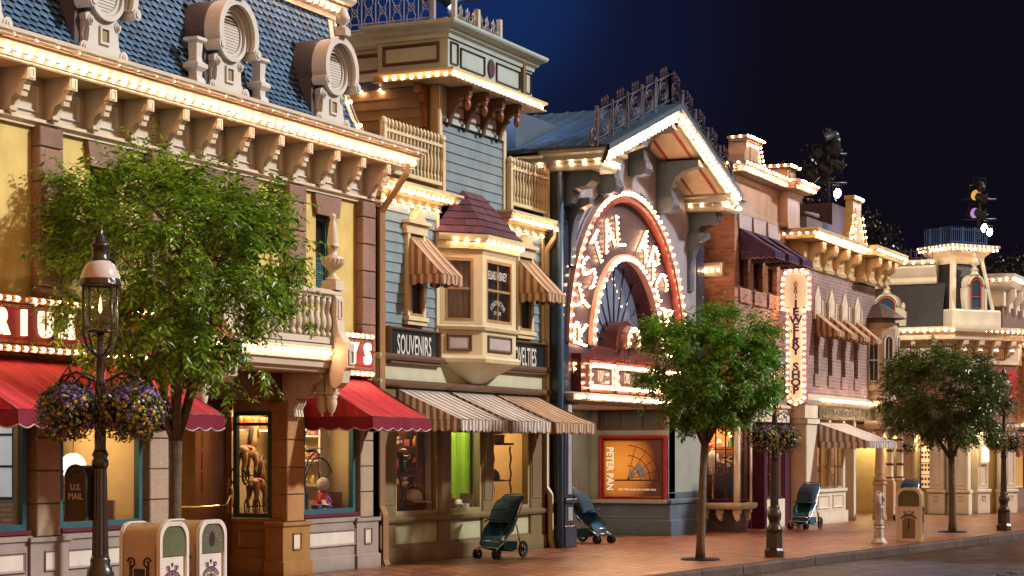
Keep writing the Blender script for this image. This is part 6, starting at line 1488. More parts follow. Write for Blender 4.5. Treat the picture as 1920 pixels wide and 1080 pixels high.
m=MB(FB6); m.box(1.5,2.4,3.3,4.2,.02,.06); m.build('red_banner_panel',mat('bright_red_panel',(.45,.03,.03),.5),B6)

# ================================================================== last building on the right edge
V7=11.95; F7=front(V7); u70=60.2
B7=thing('far_right_building','pale cream building with bulb cornice cut off by the right edge','building',(66,V7,0))
m=MB(F7); m.box(u70,90,0,6.9,-6,0); m.build('wall',mat('dusky_brick_wall',(.20,.13,.11),.8,.2,4,.3),B7)
m=MB(F7); m.sweep([(0,6.2),(.05,6.22),(.05,6.7),(.25,6.8),(.35,6.95),(.45,7.05),(.45,7.15),(0,7.2)],[(u70,-4),(u70,0),(90,0)]); m.build('cornice',white_p,B7)
light_string(B7,F7,[(u70-.4,6.98,-3),(u70-.4,6.98,.42),(75,6.98,.42)],.16,white_p)
for k in range(6):
    a=u70+.5+k*1.1; m=MB(F7); m.prism([(0,6.0),(.12,6.05),(.14,6.3),(.3,6.5),(.3,6.75),(0,6.75)],a-.12,a+.12); m.build('bracket',white_p,B7)
    sash_window(B7,F7,a+.25,a+.8,3.6,5.2,.03,redl,1,2,.06,None,dkglass,.05)
m=MB(F7); m.box(u70,90,2.5,2.9,0,.3); m.build('fascia',crm6,B7); light_string(B7,F7,[(u70,2.9,.33),(72,2.9,.33)],.16,crm6)
m=MB(F7); m.box(u70+.3,u70+3,0.7,2.4,.01,.04); m.build('shop_glow',emis('amber_shop_window',(1,.5,.12),.5),B7)
awning('red and white striped awning at the extreme right edge of the street',F7,u70+.6,u70+5,2.6,1.85,1.3,.2,mat('rose_stripe_cloth',(.45,.12,.12),.85),plush,.11,.22,None,None)
m=MB(F7); m.box(u70+.2,u70+.5,7.15,9.2,-1,-.3); 
t=thing('cafe_sign','tall bulb-edged cafe sign starting CAR at the right edge','sign',(59.6,11.6,3.4)); SC=side(59.6); va=-VV(1886,59.6)
m=MB(SC); o_=[(va+.0,4.35),(va+.10,4.15),(va+.28,4.15),(va+.30,3.2),(va+.10,3.15),(va+.05,2.9),(va+.3,2.6),(va+1.6,2.6),(va+1.6,5.0),(va+.05,5.0)]
m.plate(o_,-.06,.06); m.build('panel',mat('pink_cream_sign',(.62,.45,.36),.5),t); m=MB(SC); m.plate([(va+.1,4.5),(va+1.5,4.5),(va+1.5,4.9),(va+.1,4.9)],.06,.07); m.build('name_panel',mat('plum_sign_panel',(.14,.05,.06),.5),t)
m=MB(SC); vs,fs=text_mesh('CARNATION',.36,.003,.9,'LEFT',.006); m.add([(va+.14+x,4.7+y,.075+z) for x,y,z in vs],fs); m.build('name_lettering',lett,t)
m=MB(SC)
for i,ch in enumerate('CAFE'): add_text(m,ch,.32,va+.58,4.3-i*.32,.066,.9,.012)
m.build('lettering',mat('gold_letter',(.7,.4,.06),.4),t); light_string(t,SC,[(x,y,.08) for x,y in o_],.12,pinkw,closed=True)
# ================================================================== street furniture
blk=mat('bronze_black_iron',(.028,.021,.016),.28,.3,8,.12,30,spec=.6,coat=.2)
def lamp_post(label,u,v,rz=0):
    t=thing('lamp_post',label,'street lamp',(u,v,0),rz,'street lamps')
    class _S(Frame):
        def p(q,a_,b_,c_): return Frame.p(q,a_*.74,b_,c_*.74)
    SLM=_S()
    m=MB(SLM); m.lathe([(.235,0),(.235,.12),(.20,.16),(.19,.40),(.205,.44)],0,0,8,ph=pi/8); m.build('base',blk,t,local=True)
    m=MB(SLM); m.lathe([(.20,.44),(.175,.50),(.13,.56),(.125,.62),(.15,.66),(.165,.72),(.15,.78),(.115,.82),(.12,.86),(.10,.90)],0,0,20); m.build('collar',blk,t,local=True)
    m=MB(SLM); n=24; prof=[(z,.098-.026*(z-.9)/.9) for z in (.9,1.1,1.3,1.5,1.7)]; P=[]
    for z,r in prof:
        for i in range(n): q=2*pi*i/n; rr=r*(1 if i%2 else .86); P.append((rr*cos(q),z,rr*sin(q)))
    m.add(P,[(j*n+i,j*n+(i+1)%n,(j+1)*n+(i+1)%n,(j+1)*n+i) for j in range(4) for i in range(n)]); m.build('fluted_shaft',blk,t,local=True)
    m=MB(SLM); m.lathe([(.08,1.66),(.10,1.69),(.10,1.72),(.078,1.75),(.10,1.78),(.075,1.82)],0,0,16)
    P=[]; zs=[1.82+.03*k for k in range(20)]
    for j,z in enumerate(zs):
        for i in range(n): q=2*pi*i/n+j*.16; rr=(.070-.0006*j)*(1 if i%4<2 else .84); P.append((rr*cos(q),z,rr*sin(q)))
    m.add(P,[(j*n+i,j*n+(i+1)%n,(j+1)*n+(i+1)%n,(j+1)*n+i) for j in range(len(zs)-1) for i in range(n)])
    m.lathe([(.05,2.38),(.065,2.40),(.05,2.43),(.045,2.62),(.06,2.64),(.045,2.67),(.04,2.80),(.05,2.84)],0,0,14); m.build('twisted_shaft',blk,t,local=True)
    # scroll arms for baskets
    m=MB(LOCAL)
    for s in(-1,1):
        m.tube([(s*.05,2.42,0),(s*.2,2.50,0),(s*.33,2.46,0),(s*.36,2.38,0)],.012,5)
        for (cx_,cy_,r) in ((.14,2.40,.07),(.25,2.42,.05)):
            m.tube([(s*(cx_+r*(1-.05*k)*cos(.5*k)),cy_+r*(1-.05*k)*sin(.5*k),0) for k in range(14)],.008,4)
        m.tube([(s*.36,2.38,0),(s*.375,2.34,0),(s*.36,2.30,0),(s*.345,2.34,0)],.008,4,closed=True)
    m.build('scroll_arm',blk,t,local=True)
    # lantern
    L=bpy.data.objects.new('lantern',None); COL.objects.link(L); L.parent=t; L.location=(0,0,2.84); L.scale=(1.04,1.04,1)
    m=MB(LOCAL); m.lathe([(.0,0),(.13,.0),(.135,.015),(.10,.03),(0,.03)],0,0,18)
    for k in range(4):
        q=pi/4+k*pi/2; c,s=cos(q),sin(q); m.tube([(.04*c,-.20,.04*s),(.13*c,-.12,.13*s),(.165*c,-.02,.165*s),(.165*c,.42,.165*s)],.011,5)
    m.tube([(.168*cos(2*pi*k/24),.42,.168*sin(2*pi*k/24)) for k in range(24)],.014,5,closed=True); m.build('cage',blk,L,local=True)
    m=MB(LOCAL); m.lathe([(.04,.03),(.10,.06),(.138,.13),(.148,.22),(.148,.42)],0,0,22); m.build('glass_globe',glass('lamp_glass',(.97,.93,.86),1.6),L,local=True)
    m=MB(LOCAL); n=32; P=[]
    for j in range(n): q=2*pi*j/n; z=.41+.022*abs(sin(8*q)); P+=[(.178*cos(q),z,.178*sin(q)),(.168*cos(q),.47,.168*sin(q))]
    m.add(P,[(2*j,2*((j+1)%n),2*((j+1)%n)+1,2*j+1) for j in range(n)]); m.build('scalloped_rim',blk,L,local=True)
    m=MB(LOCAL); m.lathe([(.165,.45),(.165,.48),(.150,.54),(.115,.60),(.075,.63),(.0,.635)],0,0,24); m.build('dome',mat('blush_white_enamel',(.72,.64,.60),.18,.05,3,0,coat=.5),L,local=True)
    m=MB(LOCAL); m.lathe([(.075,.625),(.085,.64),(.07,.655),(.068,.74),(.088,.755),(.07,.78),(.05,.80),(.045,.84),(.02,.86),(.025,.89),(.0,.92)],0,0,18); m.build('cap',blk,L,local=True)
    m=MB(LOCAL); m.lathe([(.012,.03),(.012,.17)],0,0,6); m.build('burner',blk,L,local=True)
    m=MB(LOCAL); m.lathe([(0,.17),(.014,.20),(.012,.24),(.004,.29),(0,.31)],0,0,8); m.build('flame',emis('gas_flame',(1,.62,.28),9),L,local=True)
    return t
LP=[(0,0)]
def at(x,t): r=_r(x); return ((r*SN+CS)*t,(-r*CS+SN)*t)
l1=at(188,17.2); l2=at(1452,33.8); l3=at(1882,45.3)
arm=atan2(-CS,SN)        # arms square to the view of the street in the photograph
lamp_post('nearest black lamp post with lit glass lantern, between two big flower baskets at the left',*l1,rz=arm)
lamp_post('black lamp post right of the middle tree, its lantern inside the leaves',*l2,rz=arm+.55)
lamp_post('farthest black lamp post standing at the kerb near the right edge',*l3,rz=arm+.6)
viol=leafmat('violet_petals',(.06,.02,.17),(.34,.16,.60),.25); yel=leafmat('yellow_petals',(.42,.24,.01),(.85,.62,.05),.25); lf_b=leafmat('basket_leaves',(.014,.04,.006),(.11,.22,.03),.3)
def flower_basket(label,u,v,z,R,n,violet=.6,hz=1.0):
    t=thing('flower_basket',label,'flower basket',(u,v,z),0,'hanging flower baskets')
    m=MB(LOCAL); m.lathe([(0,-.78*R*hz),(.4*R,-.66*R*hz),(.66*R,-.35*R*hz),(.78*R,0),(.72*R,.3*R),(0,.45*R)],0,0,16); m.build('moss_core',mat('dark_moss',(.012,.02,.006),.95),t,local=True)
    V=MB(LOCAL);Y=MB(LOCAL);G=MB(LOCAL)
    def pat(mb,p,nrm,s,kind):
        a=nrm.cross(Vector((.3,.2,1))).normalized(); b=nrm.cross(a)
        if kind=='f':
            ph=random.random()*6; P=[p+nrm*s*.25]
            for k in range(5): q=ph+k*2*pi/5; P.append(p+(a*cos(q)+b*sin(q))*s)
            mb.add([x for x in P],[(0,1,2),(0,2,3),(0,3,4),(0,4,5),(0,5,1)],raw=True)
        else:
            d=(a*random.uniform(-1,1)+b*random.uniform(-1,1)+nrm*.5).normalized(); w=d.cross(nrm).normalized()
            mb.add([p,p+d*s+w*s*.4,p+d*s*2,p+d*s-w*s*.4],[(0,1,2,3)],raw=True)
    for i in range(n):
        zz=random.uniform(-1,1); q=random.uniform(0,2*pi); h=sqrt(1-zz*zz); nrm=Vector((h*cos(q),h*sin(q),zz))
        rr=R*(1+random.uniform(-.16,.07)+.06*sin(5*q+3*zz)+.05*sin(3*q-5*zz+R*40)); zs=1.0 if zz>0 else hz
        p=Vector((nrm.x*rr,nrm.y*rr,nrm.z*rr*zs*(.82 if zz>0 else 1)))
        pv=violet+.35*(zz>.45)-.25*(sin(3*q+1)>.4)
        mb=V if random.random()<pv else Y; pat(mb,p,(nrm+Vector((random.uniform(-.5,.5),random.uniform(-.5,.5),random.uniform(-.3,.5)))).normalized(),random.uniform(.013,.021),'f')
        for _ in range(2): 
            n2=(nrm+Vector([random.uniform(-.3,.3) for _ in range(3)])).normalized(); pat(G,Vector((n2.x*rr,n2.y*rr,n2.z*rr*zs*(.82 if zz>0 else 1)))*random.uniform(.86,1.01),n2,random.uniform(.016,.026),'l')
    for i in range(26):
        q=random.uniform(0,2*pi); p=Vector((R*.9*cos(q),R*.9*sin(q),random.uniform(-.75,.1)*R*hz))*random.uniform(.8,1.05); d=Vector((cos(q)*.5,sin(q)*.5,random.uniform(-.6,.3)))
        for k in range(random.randrange(4,9)):
            d=(d+Vector((0,0,-.22))).normalized(); p=p+d*.022; pat(G,p,Vector((cos(q),sin(q),.3)).normalized(),random.uniform(.010,.018),'l')
            if k>2 and random.random()<.3: pat(V if random.random()<.5 else Y,p,Vector((cos(q),sin(q),.2)).normalized(),.012,'f')
    G.build('leaves',lf_b,t,local=True,recalc=False); V.build('violet_blossom',viol,t,local=True,recalc=False); Y.build('yellow_blossom',yel,t,local=True,recalc=False)
    m=MB(LOCAL)
    for k in range(3): q=2*pi*k/3; m.tube([(R*.7*cos(q),R*.3,R*.7*sin(q)),(0,R+.10,0)],.005,4)
    m.build('chain',iron,t,local=True); return t
dA=Vector((SN,-CS,0))
Lc=Vector((l1[0],l1[1],0))
for s,lb in((-1,'big violet and yellow flower basket left of the nearest lamp post'),(1,'big violet and yellow flower basket right of the nearest lamp post')):
    p=Lc+dA*(.275*s); flower_basket(lb,p.x,p.y,2.18,.275,900)
for (l,rz,lbs) in ((l2,arm+.55,('flower basket left of the second lamp post, beside the middle tree','flower basket right of the second lamp post, in front of the plum window')),(l3,arm+.6,('darker flower basket left of the farthest lamp post','darker flower basket right of the farthest lamp post'))):
    for s in (-1,1):
        flower_basket(lbs[0 if s<0 else 1],l[0]+.24*s*cos(rz),l[1]+.24*s*sin(rz),2.05,.27,420,.45,.95)

# mailbox strapped to the nearest lamp post
t=thing('mailbox','dark bronze arched mailbox lettered U.S. MAIL strapped to the nearest lamp post','mailbox',(l1[0]-.02,l1[1]+.17,1.22),-pi/2)
mbz=mat('bronze_green_mailbox',(.040,.034,.022),.35,.25,7,.12,40,spec=.5)
A=[(-.105,0),(.105,0),(.105,.36)]+[(.105*cos(q),.36+.105*sin(q)) for q in [pi*k/14 for k in range(1,14)]]+[(-.105,.36)]
m=MB(LOCAL); m.plate(A,-.12,.10); m.box(-.118,.118,-.015,.02,-.13,.115); m.build('body',mbz,t,local=True)
m=MB(LOCAL); m.tube([(x*1.02,y+.003,.104) for x,y in A],.010,5,closed=True); m.tube([(.075*cos(q),.34+.075*sin(q),.104) for q in [pi*k/12 for k in range(13)]],.006,4); m.box(-.07,.07,.335,.347,.1,.112); m.build('rim',mbz,t,local=True)
m=MB(LOCAL); add_text(m,'U.S.',.075,0,.275,.103,.95,.002); add_text(m,'MAIL',.075,0,.195,.103,.95,.002); m.build('lettering',mat('worn_letter',(.45,.40,.38),.5),t,local=True)
m=MB(LOCAL); m.box(-.16,-.10,.08,.30,-.05,.03); m.build('strap',iron,t,local=True)

# ------------------------------------------------------------------ litter bins
binp=mat('tan_bin_paint',(.50,.34,.19),.3,.08,2.5,.05,30,coat=.3); binw=mat('ivory_bin_paint',(.74,.70,.64),.3,.07,2.5,.05,coat=.3); olv=mat('olive_flap',(.12,.13,.07),.35,.2,5,.08); bink=mat('plum_print',(.13,.04,.07),.5,.1); darkp=mat('dark_brown_print',(.035,.02,.015),.5); lilac=mat('lilac_print',(.45,.30,.40),.5)
def arch(w,h,r,n=8): 
    return [(-w,0),(w,0),(w,h-r)]+[(w-r+r*cos(q),h-r+r*sin(q)) for q in [pi/2*k/n for k in range(1,n+1)]]+[(-w+r+r*cos(q),h-r+r*sin(q)) for q in [pi/2+pi/2*k/n for k in range(0,n)]]+[(-w,h-r)]
def bin_(label,u,v,rz,txt,recycle=False,H=1.05,W=.27,D=.26):
    t=thing('litter_bin',label,'trash can',(u,v,0),rz,'litter bins')
    m=MB(LOCAL); m.plate(arch(W-.012,H-.012,.16),-D+.03,D-.03); m.box(-W+.03,W-.03,0,.04,-D+.03,D-.03); m.build('body',binp,t,local=True)
    for s in(1,-1):
        A=arch(W,H,.17); n=len(A); k=MB(LOCAL); Bi=[(x*(W-.045)/W,max(.0,y-.045 if y>.3 else y)) for x,y in A]
        P=[];c0,c1=(D-.04,D+.006)
        for (x,y),(x2,y2) in zip(A,Bi): P+=[(x,y,s*c0),(x,y,s*c1),(x2,y2,s*c1),(x2,y2,s*c0)]
        k.add(P,[(4*i+q,4*((i+1)%n)+q,4*((i+1)%n)+(q+1)%4,4*i+(q+1)%4) for i in range(n) for q in range(4)])
        for (x,y) in [(W-.022,.2+.12*j) for j in range(6)]+[(-W+.022,.2+.12*j) for j in range(6)]+[(-.12,H-.022),(.12,H-.022),(-.06,H-.022),(.06,H-.022)]: k.ball(x,y,s*c1,.008,6,4)
        k.build('rim',binw,t,local=True)
        k=MB(LOCAL); k.plate([(x,y) for x,y in Bi],s*(D-.045),s*(D-.028)); k.build('front_panel',binw,t,local=True)
        if s<0: continue
        zf=H-.37; fl=[(-W+.055,zf),(W-.055,zf)]+[(x*.96,y-.012) for x,y in Bi if y>zf]
        k=MB(LOCAL); k.plate(fl,D-.03,D-.012); fo=k.build('flap',olv,t,local=True)
        if recycle:
            k=MB(LOCAL); k.plate([(.055*cos(2*pi*j/18),H-.22+.085*sin(2*pi*j/18)) for j in range(18)],D-.014,D-.009); k.build('opening',darkroom,fo if False else t,local=True)
            k=MB(LOCAL); 
            for sx in(-1,1):
                for q in range(3): k.tube([(sx*(.09+.03*q+.022*cos(.6*j)*(1-.06*j)),H-.22+.03*(1-q)+.022*sin(.6*j)*(1-.06*j),D-.009) for j in range(10)],.004,4)
            arc_text(k,'BOTTLES',.03,0,H-.235,D-.010,.115,radians(125),radians(55),.9); add_text(k,'CANS',.03,0,H-.335,D-.010,.9); k.build('flap_print',lilac,t,local=True)
        else:
            k=MB(LOCAL)
            for j in range(6): k.ball(-.14+.056*j,H-.10-.006*abs(j-2.5),D-.010,.006,6,4)
            k.build('rivet',olv,t,local=True)
        y0=H-.50; k=MB(LOCAL)
        for sx in(-1,1):
            k.tube([(sx*(.04+.05*j/8+.03*sin(j*.9)),y0+.025*cos(j*.9),D-.024) for j in range(9)],.004,4)
            k.tube([(sx*(.085+.028*(1-.07*j)*cos(.65*j)),y0-.01+.028*(1-.07*j)*sin(.65*j),D-.024) for j in range(10)],.004,4)
        for q in (-.5,0,.5): k.tube([(0,y0+.01,D-.024),(.04*q,y0+.06-.02*abs(q),D-.024)],.004,4)
        k.build('scroll_print',bink,t,local=True)
        k=MB(LOCAL); P=[]; 
        for j in range(15): q=radians(145-j*110/14); P+=[(.17*cos(q),y0-.22+.14*sin(q),D-.026),(.20*cos(q),y0-.22+.20*sin(q),D-.026)]
        k.add(P,[(2*j,2*j+2,2*j+3,2*j+1) for j in range(14)]); k.build('banner',bink,t,local=True)
        k=MB(LOCAL); arc_text(k,txt,.042,0,y0-.22,D-.024,.165,radians(138),radians(42),.8,.001); k.build('banner_lettering',lilac,t,local=True)
        k=MB(LOCAL); k.plate([(-.13,.06),(.13,.06),(.13,y0-.16),(.07,y0-.10),(-.07,y0-.10),(-.13,y0-.16)],D-.03,D-.025); k.build('lower_emblem',mat('olive_print',(.20,.16,.10),.5),t,local=True)
        k=MB(LOCAL); k.plate([(0,.24),(.025,.32),(.008,.36),(.012,.43),(0,.48),(-.012,.43),(-.008,.36),(-.025,.32)],D-.025,D-.021); k.build('emblem_mark',darkp,t,local=True)
    for s in(1,-1):        # side doors with scroll emblem
        fr=Frame((s*W,0,0),(0,s,0),(s,0,0)); k=MB(fr); k.box(-D+.06,D-.06,.10,H-.27,-.01,.004)
        for j in range(5):
            for x in (-D+.085,D-.085): k.ball(x,.18+.13*j,.004,.007,6,4)
        k.build('side_door',binp,t,local=True)
        k=MB(fr); y=H-.42
        for sx in(-1,1):
            k.tube([(sx*(.10+.055*(1-.055*j)*cos(.55*j+.3)),y-.02+.065*(1-.055*j)*sin(.55*j+.3),.006) for j in range(15)],.012,5)
            k.plate([(sx*.075,y-.28),(sx*.145,y-.28),(sx*.145,y-.16),(sx*.075,y-.16)],.004,.008); k.plate([(sx*.09,y-.17),(sx*.13,y-.17),(sx*.13,y-.06),(sx*.09,y-.06)],.004,.007)
        k.plate([(-.07,y-.5),(.07,y-.5),(.07,y-.08),(-.07,y-.08)],.004,.007); k.build('side_emblem',darkp,t,local=True)
    return t
bin_('nearest tan and ivory bin with a plain olive flap, left of its twin',17.72,12.62,0,'WASTE PLEASE')
bin_('tan and ivory recycling bin with an oval hole in its olive flap',18.52,12.66,0,'RECYCLE PLEASE',True)
bx=at(1706,40.0); bin_('ivory bin with olive flap at the kerb on the right, beside the white bollard',bx[0],bx[1],-pi/2+.12,'WASTE PLEASE',H=1.08,W=.26,D=.22)

# ------------------------------------------------------------------ horse-head bollard
bo=at(1648,38.7); t=thing('horse_bollard','white cast hitching bollard topped with a horse head','bollard',(bo[0],bo[1],0),radians(-25))
wi=mat('white_cast_iron',(.50,.50,.50),.4,.12,8,.12,40)
m=MB(LOCAL); m.lathe([(.17,0),(.17,.04),(.14,.07),(.10,.12),(.095,.30),(.115,.32),(.10,.36)],0,0,8,ph=pi/8); m.build('base',wi,t,local=True)
m=MB(LOCAL); m.lathe([(.085,.36),(.10,.39),(.085,.42),(.095,.45),(.07,.48),(.062,.68),(.08,.70),(.085,.74),(.06,.76)],0,0,16)
for k in range(10): q=2*pi*k/10; m.tube([(.074*cos(q),.47,.074*sin(q)),(.064*cos(q),.69,.064*sin(q))],.010,4)
m.build('post',wi,t,local=True)
m=MB(LOCAL); m.tube([(-.02,.74,0),(-.03,.84,0),(-.02,.93,0),(.0,.98,0)],[.075,.068,.06,.05],10); m.tube([(-.015,.985,0),(.05,.965,0),(.115,.90,0),(.14,.865,0)],[.05,.05,.034,.030],10); m.ball(.14,.862,0,.031,8,6)
for s in(-1,1): m.tube([(-.015,1.0,.028*s),(-.02,1.06,.03*s)],[.017,.003],5); m.ball(.045,.985,.04*s,.011,6,4); m.tube([(.06,.93,.04*s),(.14,.87,.028*s)],.006,4)
for k in range(6): m.ball(-.075-.004*(k%2),1.0-.042*k,0,.028,7,5,1,1,.8)
m.build('horse_head',wi,t,local=True)

# ------------------------------------------------------------------ strollers
tealc=mat('teal_stroller_cloth',(.010,.085,.165),.75,.2,5,.2,90); navc=mat('dark_stroller_cloth',(.010,.032,.062),.8,.2,5,.2,90); alu=mat('brushed_alloy',(.5,.5,.52),.25,.1,8,.05,metal=1); rub=mat('black_rubber',(.012,.012,.013),.6,.1,9,.1)
def wheel(mb_root,x,y,r,w,name='wheel'):
    o=bpy.data.objects.new(name,None); COL.objects.link(o); o.parent=mb_root; o.location=(x,y,r)
    fr=Frame((0,0,0),(1,0,0),(0,-1,0)); m=MB(fr); n=24; m.tube([((r-w*.5)*cos(2*pi*k/n),(r-w*.5)*sin(2*pi*k/n),0) for k in range(n)],w*.5,7,closed=True); m.build('tyre',rub,o,local=True)
    m=MB(fr)
    for k in range(5): q=2*pi*k/5; m.tube([(0,0,0),(.75*r*cos(q),.75*r*sin(q),0)],[w*.35,w*.22],5)
    m.tube([((r-w)*cos(2*pi*k/n),(r-w)*sin(2*pi*k/n),0) for k in range(n)],w*.28,5,closed=True); m.tube([(0,0,-w*.7),(0,0,w*.7)],w*.45,7); m.build('rim',navc,o,local=True); return o
def sheet(mb,rows):
    n=len(rows[0]); P=[p for r in rows for p in r]; mb.smooth=True
    mb.add(P,[(i*n+j,i*n+j+1,(i+1)*n+j+1,(i+1)*n+j) for i in range(len(rows)-1) for j in range(n-1)]); mb.smooth=False
def stroller(label,u,v,rz,parts=True):
    # travels towards -x; a=x, b=z, c=-y
    t=thing('stroller',label,'stroller',(u,v,0),rz,'strollers left along the shop fronts')
    for s in(-1,1): wheel(t,.36,s*.26,.145,.045)
    for s in(-1,1):
        for q in(-1,1): wheel(t,-.40+.02*s,s*.20+q*.035,.085,.038,'front_wheel')
    m=MB(LOCAL)
    for s in(-1,1):
        m.tube([(.36,.145,.22*s),(.22,.52,.22*s),(.17,.60,.22*s)],.013,6); m.tube([(-.38,.17,.20*s),(-.18,.30,.22*s),(.17,.58,.22*s),(.42,.95,.22*s),(.47,1.03,.20*s)],.013,6)
        m.tube([(-.40,.10,.20*s),(-.38,.20,.20*s)],.016,6); m.tube([(-.40,.085,.14*s),(-.40,.085,.26*s)],.01,5)
    m.tube([(.36,.145,-.25),(.36,.145,.25)],.012,6); m.tube([(-.38,.19,-.2),(-.38,.19,.2)],.012,6); m.tube([(.36,.15,0),(.12,.17,0)],.01,5)
    m.tube([(-.30,.28,.2),(-.36,.30,.1),(-.36,.30,-.1),(-.30,.28,-.2)],.01,5); m.build('frame',alu,t,local=True)
    m=MB(LOCAL); m.tube([(.47,1.03,.20),(.505,1.075,.17),(.51,1.085,0),(.505,1.075,-.17),(.47,1.03,-.20)],.017,7); m.build('handle',mat('grey_grip',(.25,.25,.25),.6),t,local=True)
    m=MB(LOCAL); C=[-.21,-.19,-.10,0,.10,.19,.21]
    def row(x,z,sag,lift): return [(x,z+lift,C[0]),(x,z+lift*.3,C[1]),(x,z-sag,C[2]),(x,z-sag*1.2,C[3]),(x,z-sag,C[4]),(x,z+lift*.3,C[5]),(x,z+lift,C[6])]
    sheet(m,[row(-.30,.20,.02,.05),row(-.26,.30,.02,.05),row(-.16,.40,.03,.10),row(.02,.42,.04,.20),row(.13,.47,.05,.18),row(.25,.68,.03,.12),row(.36,.88,.02,.05),row(.40,.95,.0,.02)]); m.build('seat',tealc,t,local=True)
    m=MB(LOCAL); 
    for s in(-1,1): m=MB(LOCAL); m.add([(-.20,.34,.215*s),(.02,.56,.222*s),(.16,.66,.225*s),(.30,.80,.225*s),(.24,.66,.222*s),(.10,.46,.222*s),(-.14,.33,.216*s)],[tuple(range(7))]); m.build('side_panel',tealc,t,local=True)
    m=MB(LOCAL); H=[]
    for k in range(8):
        q=k/7; x=.0+.46*q; z=.60+.44*q+.05*sin(pi*q); off=.10*sin(pi*min(1,q*1.15))**.6 if 0<q<.87 else .02
        w=.215; f=lambda d:(x-d*.69,z+d*.72)
        H.append([(*f(-.03),-w),(*f(off*.75),-w*.95),(*f(off),-w*.5),(*f(off*1.1),0),(*f(off),w*.5),(*f(off*.75),w*.95),(*f(-.03),w)])
    sheet(m,H); m.build('canopy',navc,t,local=True)
    m=MB(LOCAL)
    for h in H[::2]: m.tube(h,.008,4)
    m.build('canopy_rib',tealc,t,local=True)
    m=MB(LOCAL); sheet(m,[[(x,z,c) for c in(-.2,-.18,.18,.2)] if i else [(x,z,c) for c in (-.2,-.18,.18,.2)] for i,(x,z) in enumerate(((-.22,.30),(-.16,.16),(.12,.11),(.25,.16),(.27,.28)))])
    for s in(-1,1): m.add([(-.22,.30,.2*s),(-.16,.16,.2*s),(.12,.11,.2*s),(.25,.16,.2*s),(.27,.28,.2*s)],[(0,1,2,3,4)])
    m.build('basket',tealc,t,local=True)
    m=MB(LOCAL)
    for s in(-1,1): m.tube([(.30,.85,.1*s),(.2,.62,.09*s),(.12,.50,.06*s)],.014,4)
    m.tube([(-.12,.62,.215),(-.2,.66,.1),(-.2,.66,-.1),(-.12,.62,-.215)],.014,6); m.build('harness',navc,t,local=True)
    return t
s1=at(936,33.6); stroller('teal stroller facing left in front of the striped clapboard shop window',s1[0],s1[1],radians(-6))
stroller('teal stroller beside the navy pier of the arcade entry, facing the street',36.1,15.3,radians(74))
s3=at(1508,46.2); stroller('teal stroller facing left before the cream shop base under the far striped awning',s3[0],s3[1],radians(-4))
s4=at(1700,52.0); stroller('dark stroller mostly hidden behind the ivory bin on the right',s4[0],s4[1],radians(0))

